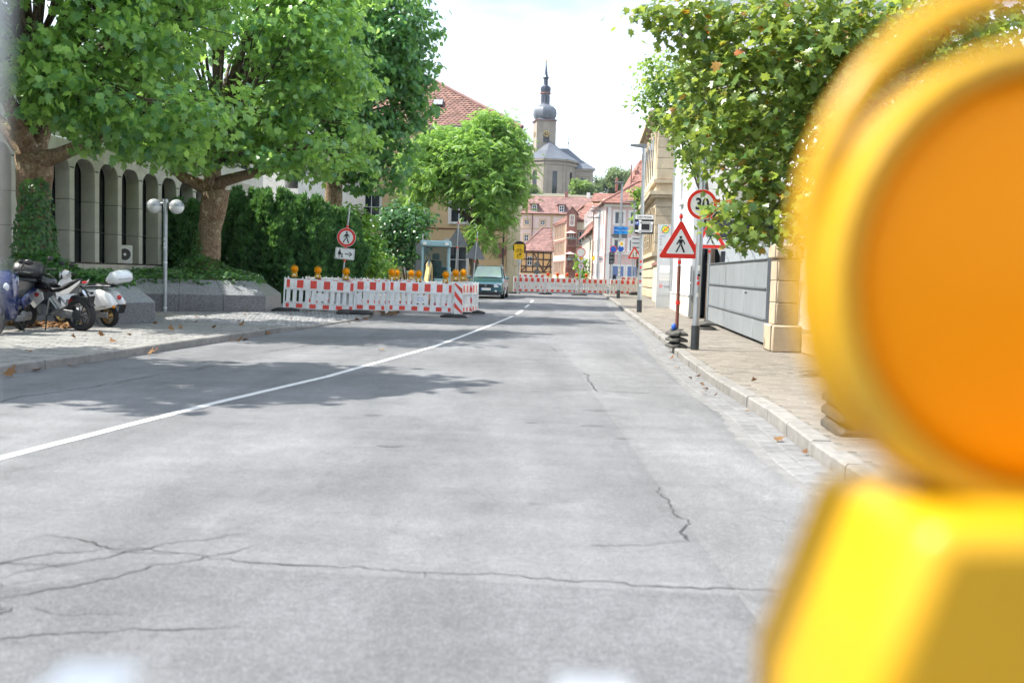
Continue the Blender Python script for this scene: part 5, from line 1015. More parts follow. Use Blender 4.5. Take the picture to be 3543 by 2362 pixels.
def clumps(blobs, per, twig=12, spread=.32, upw=.7, shell=2.4, zmin=None):
    """leaves gathered on twigs through the shells of several ellipsoid clumps"""
    PP, NN = [], []
    for (c, r, k) in blobs:
        nt_ = max(2, int(per * k / twig)); d = nrmz(rng.normal(size=(nt_, 3))); rad = rng.random(nt_) ** (1 / shell); rr = np.array(r if hasattr(r, '__len__') else (r, r, r))
        tp = np.array(c) + d * rad[:, None] * rr; tw = np.repeat(tp, twig, 0) + rng.normal(size=(nt_ * twig, 3)) * spread * np.array([1, 1, .6]); dd = np.repeat(d, twig, 0)
        PP.append(tw); NN.append(dd * .6 + np.array([0, 0, upw]) + rng.normal(size=dd.shape) * .45)
    P, N = np.concatenate(PP), np.concatenate(NN)
    if zmin is not None: k = P[:, 2] > zmin; P, N = P[k], N[k]
    return P, N
def bark_plane():
    m = M_('bark_plane', (.2, .15, .1), .85, var=0); t = m.node_tree; N = t.nodes.new; L = t.links.new; p = t.nodes['Principled BSDF']; tcn = N('ShaderNodeTexCoord')
    n1 = N('ShaderNodeTexNoise'); n1.inputs['Scale'].default_value = 3.6; n1.inputs['Detail'].default_value = 3; n1.inputs['Distortion'].default_value = 1.2; L(tcn.outputs['Object'], n1.inputs['Vector'])
    r = N('ShaderNodeValToRGB'); r.color_ramp.interpolation = 'CONSTANT'; e = r.color_ramp.elements; e[0].color = (.20, .125, .075, 1); e[1].position = .42; e[1].color = (.30, .205, .13, 1)
    for q, c in ((.52, (.25, .18, .11, 1)), (.62, (.46, .37, .25, 1)), (.68, (.33, .21, .13, 1))): x = e.new(q); x.color = c
    L(n1.outputs['Fac'], r.inputs[0]); n2 = N('ShaderNodeTexNoise'); n2.inputs['Scale'].default_value = 18; n2.inputs['Detail'].default_value = 6; L(tcn.outputs['Object'], n2.inputs['Vector'])
    mr = N('ShaderNodeMapRange'); mr.inputs[1].default_value = .3; mr.inputs[2].default_value = .7; mr.inputs[3].default_value = .65; mr.inputs[4].default_value = 1.3; L(n2.outputs['Fac'], mr.inputs[0])
    vm = N('ShaderNodeVectorMath'); vm.operation = 'SCALE'; L(r.outputs[0], vm.inputs[0]); L(mr.outputs[0], vm.inputs['Scale']); L(vm.outputs[0], p.inputs['Base Color'])
    bu = N('ShaderNodeBump'); bu.inputs['Strength'].default_value = .8; bu.inputs['Distance'].default_value = .03; L(n2.outputs['Fac'], bu.inputs['Height']); L(bu.outputs[0], p.inputs['Normal'])
bark_plane(); M_('bark', (.12, .09, .065), .9, var=.35, scale=12, bump=.6, bscale=25, stretch=(1, 1, .3))
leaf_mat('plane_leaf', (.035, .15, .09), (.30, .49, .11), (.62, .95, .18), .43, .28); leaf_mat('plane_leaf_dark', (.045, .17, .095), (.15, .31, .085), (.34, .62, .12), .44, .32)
leaf_mat('maple_leaf', (.05, .13, .045), (.20, .28, .05), (.50, .60, .09), .42, .28, (.30, .20, .03), .04); leaf_mat('maple_small', (.08, .17, .04), (.19, .29, .06), (.42, .60, .1), .45, .4)
leaf_mat('ailanthus_leaf', (.08, .22, .07), (.26, .43, .09), (.5, .78, .14), .46, .38); leaf_mat('yew_leaf', (.022, .10, .05), (.12, .27, .08), (.22, .44, .09), .28, .5)
leaf_mat('shrub_bright', (.08, .22, .03), (.20, .36, .05), (.35, .6, .06), .4, .45); leaf_mat('magnolia_leaf', (.03, .11, .05), (.09, .21, .06), (.16, .36, .07), .3, .3)
leaf_mat('ivy_leaf', (.03, .11, .04), (.11, .25, .05), (.2, .4, .05), .3, .38); leaf_mat('far_leaf', (.10, .17, .08), (.20, .27, .12), (.35, .45, .12), .4, .6)
leaf_mat('dry_leaf', (.13, .055, .02), (.26, .14, .05), (.2, .1, .03), .2, .8)
def rough_tube(pts, rad, n=16, amp=.09):
    P = [Vector(p) for p in pts]; Q = []; r_ = []
    for i in range(len(P) - 1):
        for k in range(6): t = k / 6; Q.append(P[i].lerp(P[i + 1], t)); r_.append(rad[i] + (rad[i + 1] - rad[i]) * t)
    Q.append(P[-1]); r_.append(rad[-1]); b = MB().tube(Q, r_, n, jit=0)
    out = []
    for i, v in enumerate(b.v):
        q = Q[i // n] if i // n < len(Q) else Q[-1]; v = Vector(v); a = 2 * math.pi * (i % n) / n; s = 1 + amp * (math.sin(3 * a + i // n * .6) * .5 + math.sin(5 * a - i // n * .35) * .35 + random.uniform(-.35, .35)); out.append(tuple(q + (v - q) * s))
    b.v = out; return b
def plane_tree(label, base, H_, trunk_r, fork, crown, radii, nblob, per, leafsize, mat, limbs, singles=0, tpl=LEAF, zmin=4.0, lean=(0, 0), extra=(), group='plane trees along the left pavement', front=True):
    bx_, by_, bz = base; t = thing('plane_tree', label, 'tree', base, 0, group)
    top = Vector((lean[0], lean[1], fork)); rough_tube([(0, 0, -.1), (lean[0] * .2, lean[1] * .2, fork * .12), (lean[0] * .5, lean[1] * .5, fork * .55), tuple(top)], [trunk_r * 1.55, trunk_r * 1.1, trunk_r * .95, trunk_r * 1.12], 18, .1).build('trunk', 'bark_plane', t, 180)
    cen = np.array(crown); blobs = []
    for i in range(nblob):
        d = rng.normal(size=3); d /= np.linalg.norm(d)
        if front and d[1] > .35 and rng.random() < .6: d[1] *= -1
        p = cen + d * np.array(radii) * rng.uniform(.62, .95); 
        if p[2] < zmin + .9: p[2] = zmin + .9 + rng.uniform(0, .5)
        r_ = rng.uniform(.85, 1.35); blobs.append((p, (r_ * 1.1, r_ * 1.1, r_ * .75), r_ * r_))
    blobs += [(np.array(p), r_, k) for p, r_, k in extra]
    for lim in limbs:
        pts = [top * .96] + [Vector(q) for q in lim]; k = len(pts); rr = [trunk_r * .62 * (1 - .75 * i / (k - 1)) for i in range(k)]
        rough_tube(pts, rr, 10, .06).build('limb', 'bark_plane', t, 180)
    b = MB(); org = Vector(base)
    for c, r_, k in blobs:
        e = Vector(c) - org; s = top + Vector((0, 0, random.uniform(.5, 2.4))); m_ = s.lerp(e, .5) + Vector((random.uniform(-.4, .4), random.uniform(-.4, .4), random.uniform(-.1, .6)))
        b.tube([s, m_, e], [.07, .045, .015], 5)
        for q in range(4): b.tube([m_.lerp(e, .6), e + Vector((random.uniform(-.8, .8), random.uniform(-.8, .8), random.uniform(-.4, .6)))], [.02, .006], 4)
    b.build('branches', 'bark', t, kind='stuff')
    P, N = clumps(blobs, per, 13, .19, .55, 2.2, zmin - .35)
    scatter('crown', tpl, P, N, rng.uniform(.7, 1.2, len(P)) * leafsize, mat, t, 1.1, singles=singles)
    return t
T1 = plane_tree('ivy-clad plane tree at the left edge behind the parked motorcycles', (-11.15, 23.2, .7), 9, .36, 3.15, (-10.2, 22.8, 7.6), (4.1, 4.0, 3.6), 72, 215, .19, 'plane_leaf', [[(.7, -.3, 3.15), (1.9, -.7, 3.55), (3.6, -1.0, 4.6)], [(-1, .3, 4.0), (-2.5, .5, 5.5)], [(.2, .5, 4.5), (.3, 1.2, 7)], [(-.2, -.8, 4.3), (-.3, -2.2, 6)]], 200, zmin=3.9, extra=[(at(x, y, Y), (.9, .8, .55), .7) for x, y, Y in ((150, 255, 21.5), (230, 290, 21.2), (320, 305, 21), (400, 310, 21.2), (450, 285, 21.5), (500, 240, 22), (90, 215, 21), (230, 240, 20.5), (380, 250, 20.5), (340, 345, 21.5), (410, 350, 22))] + [((-9.5, 19.2, 7.5), 1.1, 1.0), ((-8.3, 19.0, 7.8), 1.1, 1.0), ((-10.5, 19.3, 6.8), 1.0, .9), ((-7.7, 19.4, 8.6), 1.1, 1.0), ((-9, 18.8, 8.9), 1.1, 1.0)])
T2 = plane_tree('plane tree with brown flaking trunk in the large granite planter', (-9.7, 31.2, .85), 10, .37, 3.0, (-8.6, 30.9, 8.4), (4.2, 3.9, 4.0), 76, 215, .195, 'plane_leaf', [[(.6, -.2, 3.2), (1.7, -.4, 3.5), (2.8, -.4, 3.75), (3.4, .2, 4.8)], [(-.6, -.2, 3.3), (-1.6, -.5, 4.3), (-2.6, -.6, 5.4)], [(.2, .4, 4.2), (.2, 1.0, 6.5)], [(.1, -.5, 4.0), (.3, -1.6, 6.0)]], 200, zmin=4.3, lean=(.35, 0), extra=[(at(x, y, Y), (.9, .8, .6), .7) for x, y, Y in ((400, 345, 29.5), (470, 360, 29), (560, 355, 28.8), (640, 370, 29), (710, 380, 29.5), (770, 390, 30), (830, 375, 31), (360, 310, 30), (740, 340, 28.5), (850, 330, 31.5), (800, 290, 30))])
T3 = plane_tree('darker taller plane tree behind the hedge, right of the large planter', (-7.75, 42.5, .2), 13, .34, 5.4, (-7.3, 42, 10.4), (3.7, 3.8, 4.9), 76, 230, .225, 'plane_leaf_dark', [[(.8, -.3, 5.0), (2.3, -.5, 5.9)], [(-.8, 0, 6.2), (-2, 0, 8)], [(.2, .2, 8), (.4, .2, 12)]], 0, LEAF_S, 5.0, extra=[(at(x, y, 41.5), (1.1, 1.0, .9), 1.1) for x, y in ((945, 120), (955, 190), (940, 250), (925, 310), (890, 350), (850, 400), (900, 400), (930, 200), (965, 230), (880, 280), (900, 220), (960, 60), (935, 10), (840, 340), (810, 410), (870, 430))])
# one more of the row stands left of the frame; its shade reaches the picture
T4 = plane_tree('near plane tree of the row, left of the picture, twigs at the upper left', (-13.2, 11.8, .12), 9, .34, 3.6, (-10.8, 11.9, 7.6), (3.9, 2.2, 2.8), 40, 230, .30, 'plane_leaf', [[(.8, 0, 4.4), (2, 0, 5.4)]], 0, LEAF_S, 5.0, front=False)
def ivy_on(tree, base, r0, z0, z1, n, lean=(0, 0), side=None, fork=3.1, label='ivy'):
    th = rng.random(n) * 2 * np.pi; h = rng.random(n) ** 1.35; z = z0 + (z1 - z0) * h
    if side is not None: k = (np.cos(th - side) > -.2 + h * 1.0); th, h, z = th[k], h[k], z[k]
    f = (z - base[2]) / fork; R_ = r0 * (1.12 + .45 * np.exp(-3.5 * (z - z0) / max(z1 - z0, .1))) + rng.random(len(th)) * .06
    P = np.stack([base[0] + lean[0] * f + np.cos(th) * R_, base[1] + lean[1] * f + np.sin(th) * R_, z], 1); N = np.stack([np.cos(th), np.sin(th), .35 + 0 * th], 1) + rng.normal(size=(len(th), 3)) * .3
    scatter('ivy', IVY, P, N, rng.uniform(.06, .12, len(P)), 'ivy_leaf', tree, 1.3)
ivy_on(T1, (-11.15, 23.2, .7), .37, .75, 3.3, 4200, side=R(-60)); ivy_on(T2, (-9.7, 31.2, .85), .38, .9, 2.6, 1700, (.35, 0), side=R(200), fork=3.0)
# granite planters
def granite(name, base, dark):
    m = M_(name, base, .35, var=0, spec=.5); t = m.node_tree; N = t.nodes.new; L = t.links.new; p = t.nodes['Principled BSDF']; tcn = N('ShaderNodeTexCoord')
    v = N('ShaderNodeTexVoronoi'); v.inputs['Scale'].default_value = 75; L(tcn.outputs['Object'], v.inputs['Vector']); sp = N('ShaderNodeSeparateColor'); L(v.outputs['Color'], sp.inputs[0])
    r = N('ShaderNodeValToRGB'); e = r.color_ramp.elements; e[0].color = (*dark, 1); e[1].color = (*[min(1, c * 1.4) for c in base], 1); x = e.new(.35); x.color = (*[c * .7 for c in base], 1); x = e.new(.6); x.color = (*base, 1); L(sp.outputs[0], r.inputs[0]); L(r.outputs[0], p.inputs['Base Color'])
granite('granite', (.17, .17, .18), (.06, .06, .065)); granite('granite_slope', (.27, .275, .29), (.12, .12, .125)); granite('granite_sunlit', (.33, .325, .31), (.2, .2, .19)); M_('soil', (.05, .04, .03), .95, var=.3, scale=8)
def planter(label, poly, zb, zv, zt, inset, light=()):
    c = Vector((sum(p[0] for p in poly) / len(poly), sum(p[1] for p in poly) / len(poly), 0)); t = thing('granite_planter', label, 'planter', (c.x, c.y, zb), 0, 'granite planters with ivy'); n = len(poly)
    loc = [Vector((p[0] - c.x, p[1] - c.y, 0)) for p in poly]; ins = [p * (1 - inset / p.length) for p in loc]
    for i in range(n):
        a, b_ = loc[i], loc[(i + 1) % n]; a2, b2_ = ins[i], ins[(i + 1) % n]; k = max(1, round((b_ - a).length / 1.25)); m_ = 'granite_sunlit' if i in light else 'granite'  # listed facets take a paler granite, sunlight painted into the colour
        for j in range(k):
            s0, s1 = (j + .004) / k, (j + 1 - .004) / k; p, q = a.lerp(b_, s0), a.lerp(b_, s1); p2, q2 = a2.lerp(b2_, s0), a2.lerp(b2_, s1); inn = -p.normalized() * .06
            z = lambda v, h: (v.x, v.y, h)
            MB().add([z(p, 0), z(q, 0), z(q, zv), z(p, zv), z(p + inn, 0), z(q + inn, 0), z(q + inn, zv), z(p + inn, zv)], [(0, 1, 2, 3), (5, 4, 7, 6), (0, 3, 7, 4), (1, 5, 6, 2), (3, 2, 6, 7), (0, 4, 5, 1)]).build('face_slab', m_, t, bevel=.006, seg=1)
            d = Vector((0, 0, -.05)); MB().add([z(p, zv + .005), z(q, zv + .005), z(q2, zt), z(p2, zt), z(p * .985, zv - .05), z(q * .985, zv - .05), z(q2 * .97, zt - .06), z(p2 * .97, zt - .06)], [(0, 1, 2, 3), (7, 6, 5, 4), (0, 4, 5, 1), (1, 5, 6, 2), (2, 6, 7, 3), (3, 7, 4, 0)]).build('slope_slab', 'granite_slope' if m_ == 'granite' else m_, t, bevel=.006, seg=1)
    MB().add([tuple(p * .985) for p in loc] + [(p.x * .985, p.y * .985, zv - .03) for p in loc] + [(p.x * .95, p.y * .95, zt - .1) for p in ins], [tuple(n + n + i for i in range(n))] + [(n + i, n + (i + 1) % n, 2 * n + (i + 1) % n, 2 * n + i) for i in range(n)] + [(i, (i + 1) % n, n + (i + 1) % n, n + i) for i in range(n)]).build('soil', 'soil', t)
    return t, [(p.x + c.x, p.y + c.y) for p in ins], c
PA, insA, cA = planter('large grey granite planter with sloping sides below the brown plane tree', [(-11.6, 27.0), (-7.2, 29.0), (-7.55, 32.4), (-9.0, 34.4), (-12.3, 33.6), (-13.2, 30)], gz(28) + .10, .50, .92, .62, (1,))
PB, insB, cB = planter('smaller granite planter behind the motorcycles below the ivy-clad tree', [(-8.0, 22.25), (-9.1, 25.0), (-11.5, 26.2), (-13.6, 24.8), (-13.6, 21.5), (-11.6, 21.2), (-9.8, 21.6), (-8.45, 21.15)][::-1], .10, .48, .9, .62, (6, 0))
def ivy_mound(label, ins, c, zt, tree, h, n):
    V = []; N = []; poly = [Vector((p[0], p[1])) for p in ins]; c2 = Vector((c.x, c.y)); k = len(poly)
    for i in range(n):
        e = random.randrange(k); a, b_ = poly[e], poly[(e + 1) % k]; s = random.random(); q = a.lerp(b_, s); r_ = math.sqrt(random.random()) * 1.06; p = c2.lerp(q, r_)
        d = math.hypot(p.x - tree[0], p.y - tree[1]); z = zt + .05 + .16 * (1 - r_) + h * math.exp(-d * d / .55) + random.uniform(0, .14) + .1 * math.sin(p.x * 3.1) * math.sin(p.y * 2.7) - (.12 if r_ > 1 else 0); V.append((p.x, p.y, z)); N.append((random.gauss(0, .5), random.gauss(0, .5) - .3, 1))
    o = scatter('ivy_ground_cover', IVY, np.array(V), np.array(N), rng.uniform(.08, .14, n), 'ivy_leaf', None, .3); o['label'] = label; o['category'] = 'ivy'
ivy_mound('dense ivy spreading over the large granite planter', insA, cA, gz(28) + .10 + .86, (-9.7, 31.2), .55, 9000)
ivy_mound('ivy growing over the planter behind the motorcycles', insB, cB, .95, (-11.15, 23.2), .5, 6000)
# yews of the hedge
def yew(label, X, Y, r_, h, n):
    t = thing('yew_shrub', label, 'shrub', (X, Y, gz(Y)), 0, 'yews behind the large planter'); MB().tube([(0, 0, 0), (.05, 0, h * .5), (0, 0, h * .8)], [.09, .06, .02], 6).build('trunk', 'bark', t)
    u = rng.random(n); th = rng.random(n) * 2 * np.pi; hh = u ** .9; prof = np.sqrt(np.clip(1 - (np.abs(hh - .42) / .60) ** 2.4, .02, 1)) * r_ * (1 + .13 * np.sin(th * 5 + hh * 3) + .10 * np.sin(th * 9 - hh * 8) + .10 * np.sin(hh * 15 + th * 3)); q = np.sqrt(rng.uniform(.55, 1.0, n)); rad = prof * q
    P = np.stack([X + np.cos(th) * rad, Y + np.sin(th) * rad, gz(Y) + .1 + hh * h * (1 + .10 * np.sin(th * 6))], 1); N = np.stack([np.cos(th) * .6, np.sin(th) * .6, np.ones(n)], 1) + rng.normal(size=(n, 3)) * .4
    scatter('crown', TUFT, P, N, rng.uniform(.16, .3, n), 'yew_leaf', t, 0)
for i, (X, Y, r_, h, n, lab) in enumerate(((-12.2, 37.2, 1.0, 3.3, 4200, 'narrow dark yew left of the brown plane trunk'), (-10.1, 37.5, 1.25, 3.75, 5200, 'broad yew directly behind the brown plane trunk'), (-8.75, 36.4, 1.15, 3.7, 5200, 'tall yew in the middle of the hedge right of the trunk'), (-7.65, 37.0, 1.05, 3.55, 4600, 'yew left of the no pedestrians sign'), (-6.7, 37.8, .95, 3.2, 3800, 'rightmost yew behind the no pedestrians sign'))): yew(lab, X, Y, r_, h, n)
def bushy(name, label, base, blobs, per, tpl, size, mat, stems=4, droop=.6, group=None, twig=10, spread=.22, upw=.6, cat='shrub', stem_r=.05, trunk=None, singles=0):
    t = thing(name, label, cat, base, 0, group); b = MB(); o0 = Vector(base)
    if trunk:
        rough_tube([tuple(Vector(p)) for p in trunk[0]], trunk[1], 9, .06).build('trunk', 'bark', t, 180); s0 = Vector(trunk[0][-1])
    else: s0 = Vector((0, 0, .1))
    for c, r_, k in blobs:
        e = Vector(c) - o0; b.tube([s0 * random.uniform(.75, 1), s0.lerp(e, .5) + Vector((0, 0, .15 * e.length * .3)), e], [stem_r, stem_r * .6, stem_r * .2], 5)
    b.build('branches' if trunk else 'trunk', 'bark', t)
    P, N = clumps([(np.array(c), r_, k) for c, r_, k in blobs], per, twig, spread, upw); scatter('crown', tpl, P, N, rng.uniform(.7, 1.25, len(P)) * size, mat, t, droop, singles=singles); return t
A_ = lambda l: [(at(x, y, Y), (r_, r_, r_ * .8), r_ * r_) for x, y, Y, r_ in l]
# bright bamboo-like shrub and dark evergreen shrub
bushy('bright_shrub', 'bright green bushy shrub right of the no pedestrians sign', (-6.0, 40.5, gz(40)), A_([(800, 540, 40.5, .75), (838, 560, 40.3, .65), (815, 600, 40.2, .8), (850, 610, 40.5, .6), (830, 515, 40.6, .5), (790, 500, 40.8, .4), (812, 490, 40.8, .4)]), 1500, LEAF_O, .2, 'shrub_bright', 5)
bushy('evergreen_shrub', 'dark evergreen shrub tree left of the excavator', (-5.2, 49, gz(49)), A_([(905, 520, 49, 1.1), (950, 540, 48.5, .9), (880, 555, 49, .8), (930, 585, 48.6, .9), (960, 500, 49.5, .8), (900, 490, 49.6, .7), (860, 590, 48, .6), (890, 615, 48, .6)]), 700, LEAF_O, .24, 'magnolia_leaf', 5)
bushy('evergreen_shrub', 'low grey-green shrub between barrier and evergreen tree', (-5.6, 45, gz(45)), A_([(870, 605, 45, .55), (890, 620, 45, .5), (855, 622, 45, .5)]), 900, LEAF_O, .16, 'shrub_bright', 4)
bushy('feathery_tree', 'large feathery tree of heaven in front of the beige house', (-2.35, 57.5, gz(57)), A_([(1120, 285, 57, 1.0), (1150, 295, 57, .9), (1090, 305, 57, 1.1), (1030, 325, 57, 1.2), (1180, 320, 57.2, .9), (1150, 350, 56.5, 1.2), (985, 345, 57.5, 1.2), (1080, 365, 56, 1.5), (1010, 395, 57, 1.4), (1195, 375, 57, .7), (1170, 410, 56.5, 1.1), (1120, 430, 56, 1.3), (975, 430, 58, 1.1), (1180, 455, 56.5, .75), (1130, 495, 56, 1.0), (1060, 440, 57, 1.0), (1100, 540, 56, .7), (1135, 560, 56, .4), (945, 380, 58.5, 1.0), (940, 460, 59, .9), (1165, 505, 56.2, .5), (1200, 340, 57.2, .5)]),
      330, FROND, .52, 'ailanthus_leaf', 3, .35, None, 7, .3, .8, 'tree', .1, ([(0, 0, 0), (.1, 0, 1.6), (-.2, 0, 3.0), (.1, 0, 4.6)], [.36, .28, .25, .16]))
# maples on the right
bushy('maple_tree', 'maple with green and reddening leaves hanging over the right pavement', (6.6, 15.2, .12), A_([(1520, 50, 14.5, .4), (1575, 40, 14.5, .7), (1680, 60, 14.5, .9), (1790, 60, 14, .9), (1900, 60, 13.6, .9), (2020, 60, 14, 1), (2150, 40, 14, 1), (2280, 60, 14, 1.0), (1600, 160, 14.5, .55), (1640, 210, 14.6, .5), (1720, 190, 14, .85), (1840, 190, 14, .9), (1945, 200, 14, .9), (2060, 200, 14.4, 1), (1545, 285, 14.5, .28), (1590, 270, 14.4, .35), (1640, 320, 14.2, .6), (1750, 330, 14, .75), (1860, 320, 13.8, .75), (1960, 340, 14, .8),
      (1700, 410, 14, .42), (1750, 440, 13.8, .65), (1850, 440, 13.5, .65), (1690, 500, 13.8, .3), (1770, 515, 13.6, .36), (1845, 525, 13.4, .34), (1628, 498, 13.9, .13), (1950, 460, 13.6, .6), (1720, 555, 13.7, .12), (1672, 528, 13.9, .2), (1692, 560, 13.8, .13), (1760, 560, 13.6, .14), (1820, 565, 13.5, .12), (1800, 300, 16.5, 1.3), (1900, 150, 16.5, 1.4), (1700, 250, 16.5, 1.0), (1860, 480, 15.5, .7), (2100, 120, 16, 1.6)]),
      620, LEAF, .125, 'maple_leaf', 4, 1.0, 'maples on the right', 9, .14, .85, 'tree', .03, ([(0, 0, 0), (-.1, 0, 1.5), (-.5, -.1, 3.2), (-.9, -.2, 4.6)], [.2, .16, .13, .08]), 200)
bushy('maple_tree', 'small-leaved maple further back beside the white building', (5.95, 30.2, gz(30) + .1), A_([(1520, 170, 29, .7), (1500, 225, 29, .6), (1560, 190, 29, .9), (1540, 250, 29, .8), (1585, 270, 29, .8), (1500, 165, 29, .4), (1600, 200, 29.5, 1.1), (1580, 340, 29, .5), (1590, 395, 28.5, .4), (1610, 350, 29.5, .7), (1520, 295, 29, .3), (1650, 260, 30, 1.2), (1495, 270, 29, .25)]),
      700, LEAF_S, .12, 'maple_small', 4, .8, 'maples on the right', 10, .2, .8, 'tree', .04, ([(0, 0, 0), (0, 0, 2.5), (-.3, 0, 4.5)], [.13, .11, .06]))
bushy('climbing_vine', 'yellowish vine climbing beside the pink house', (11.4, 92, gz(92)), A_([(1468, 445, 92, .7), (1472, 475, 92, .8), (1466, 500, 92, .5), (1462, 530, 92, .4)]), 500, LEAF_S, .3, 'maple_small', 3)
bushy('climbing_vine', 'green climbing plant on the narrow house left of the pink house', (8.0, 108, gz(108)), A_([(1335, 610, 108, .6), (1340, 630, 108, .7), (1330, 590, 108, .4), (1345, 600, 108, .4)]), 400, LEAF_S, .25, 'shrub_bright', 3)
# trees and bushes on the church hill
for i, (px, py, Y, s, lab) in enumerate(((1395, 412, 318, 4.2, 'tall loose tree right of the church'), (1425, 420, 316, 4.0, 'second loose tree right of the church above the roofs'), (1450, 424, 322, 3.4, 'third tree right of the church above the roofs'), (1228, 443, 288, 2.0, 'low bush at the left foot of the church'), (1333, 436, 289, 2.6, 'pale willow bush in front of the transept'), (1375, 440, 290, 2.2, 'bush at the right corner of the church'))):
    c = at(px, py, Y); zb = terrain(c[0], Y); k = max(3, int(s * 2)); bl = [((c[0] + random.uniform(-.8, .8) * s, Y + random.uniform(-.5, .5) * s, c[2] + random.uniform(-.7, .7) * s), s * .5, 1) for _ in range(k * 2)]
    bushy('hill_tree', lab, (c[0], Y, zb), bl, 260, LEAF_O, .7, 'far_leaf' if i != 4 else 'maple_small', 2, .5, 'trees on the church hill', 8, .5, .6, 'tree', .12)
# fallen leaves
FL = mesh_np('fallen_leaf', LEAF[0] * np.array([1, 1, -1.6]) + np.array([0, 0, .0]), LEAF[1]); FL.materials.append(MT['dry_leaf'])
def fallen(label, spots, zf, grp, s0=.1, s1=.17):
    for (x, y) in spots:
        o = bpy.data.objects.new('fallen_leaf', FL); col.objects.link(o); o.location = (x, y, zf(x, y) + .03); o.rotation_euler = (random.uniform(-.5, .5), random.uniform(-.5, .5), random.uniform(0, 6.28)); s = random.uniform(s0, s1); o.scale = (s, s, s); tag(o, label, 'leaf', grp)
fallen('dry brown leaf lying in the left gutter', [(kl(y) + random.uniform(.03, .3), y) for y in (11.7, 11.9, 12.6, 13.3, 15.4, 15.8, 18.6, 18.9, 19.3, 21.0, 26.6, 27.2, 27.8, 28.1, 28.4, 29.0, 31.3, 31.6, 31.9, 32.2, 32.6)], lambda x, y: gz(y), 'leaves in the left gutter')
fallen('dry leaf lying on the left pavement', [(kl(y) - random.uniform(.6, 3.8), y) for y in np.linspace(14, 31, 26)], zl, 'leaves on the left pavement', .09, .15)
fallen('dry leaf lying along the right kerb', [(kr(y) - random.uniform(.04, .3), y) for y in (7.9, 8.6, 10.4, 11.8, 12.1, 12.5, 12.9, 13.2, 13.8, 14.1, 15.5, 17.2)], lambda x, y: gz(y) + .01, 'leaves along the right kerb', .05, .1)
fallen('single brown leaf lying on the open road', [(-2.35, 17.6)], lambda x, y: gz(y), 'leaf on the road'); fallen('small leaf lying on the right pavement', [(3.1, 12.6), (3.6, 9.9), (4.1, 12.3)], zr, 'leaves on the right pavement', .06, .1)
n = 900; X = rng.uniform(-11.6, -8.6, n); Y = 20.2 - (X + 9.4) * .12 - np.abs(rng.normal(0, .35, n)) ; P = np.stack([X, Y, .14 + rng.random(n) * .06], 1)
lt = scatter('leaf_litter', LEAF, P, np.stack([rng.normal(0, .5, n), rng.normal(0, .5, n), np.ones(n)], 1), rng.uniform(.07, .14, n), 'dry_leaf', None, 0); lt['label'] = 'brown leaf litter gathered under the motorcycles'; lt['category'] = 'leaves'
# ================================================================ barrier panels and warning lamps
def make_panel(label, loc, rz, group, L_=2.05, H0=.08, top=.98, logo=None, dark=False):
    t = thing('safety_barrier', label, 'barrier', loc, rz, group); d = .022
    zt0 = H0 + (top - H0) * .655; zb1 = H0 + (top - H0) * .2
    MB().b2((.03, -d, zt0), (L_ - .03, d, top)).build('top_board', 'white_plastic', t, bevel=.008, seg=1); MB().b2((.03, -d, H0), (L_ - .03, d, zb1)).build('bottom_board', 'white_plastic', t, bevel=.008, seg=1)
    for x in (.0, L_ - .045): MB().b2((x, -.028, .0), (x + .045, .028, top + .03)).build('post', 'white_plastic', t, bevel=.006, seg=1)
    MB().b2((.046, -.03, zt0 - .03), (L_ - .046, .03, zt0 - .002)).b2((.046, -.03, zb1 + .002), (L_ - .046, .03, zb1 + .03)).build('rail', 'white_plastic', t)
    n = 11; p = (L_ - .1) / n; sl_ = MB().b2((0, -.014, zb1 + .03), (.115, .014, zt0 - .03)).b2((.025, -.02, zb1 + .03), (.04, .02, zt0 - .03)).b2((.075, -.02, zb1 + .03), (.09, .02, zt0 - .03)).mesh('slat'); sl_.materials.append(MT['white_plastic'])
    for i in range(n):
        o = bpy.data.objects.new('slat', sl_); col.objects.link(o); o.parent = t; o.location = (.05 + i * p + (p - .115) / 2, 0, 0)
    MB().b2((L_ * .43, -.017, zb1 + .08), (L_ * .57, .017, zt0 - .09)).build('name_plate', 'white_plastic', t)
    pg = MB().b2((-.018, -.018, 0), (.018, .018, .06)).mesh('peg'); pg.materials.append(MT['white_plastic'])
    for i in range(10):
        o = bpy.data.objects.new('peg', pg); col.objects.link(o); o.parent = t; o.location = (.12 + i * (L_ - .24) / 9, 0, top)
    f1 = MB().b2((-.095, -.0245, zt0 + .035), (.095, -.0225, top - .035)).mesh('red_field'); f1.materials.append(MT['red_film']); f2 = MB().b2((-.095, -.0245, H0 + .025), (.095, -.0225, zb1 - .03)).mesh('red_field'); f2.materials.append(MT['red_film'])
    for k in range(6):
        x = .08 + k * (L_ - .16) / 5; w_ = .5 if k in (0, 5) else 1; x += .047 if k == 0 else (-.047 if k == 5 else 0)
        for m_ in (f1, f2):
            o = bpy.data.objects.new('red_field', m_); col.objects.link(o); o.parent = t; o.location = (x, 0, 0); o.scale = (w_, 1, 1)
    if logo == 'text':
        text('ENGEL', .06, 'lettering', 'sign_blue', t, T(L_ * .5, -.0185, (zb1 + zt0) / 2 + .03) @ FRONT, .001); text('BAU KG', .06, 'lettering', 'sign_blue', t, T(L_ * .5, -.0185, (zb1 + zt0) / 2 - .04) @ FRONT, .001)
    elif logo == 'bar': MB().b2((L_ * .46, -.0195, (zb1 + zt0) / 2 - .015), (L_ * .54, -.0175, (zb1 + zt0) / 2 + .015)).build('logo', 'sign_red', t)
    return t
GA_ = 'barrier panels round the left excavation'; GB_ = 'barrier panels closing the street'
def along(p, q): return math.atan2(q[1] - p[1], q[0] - p[0])
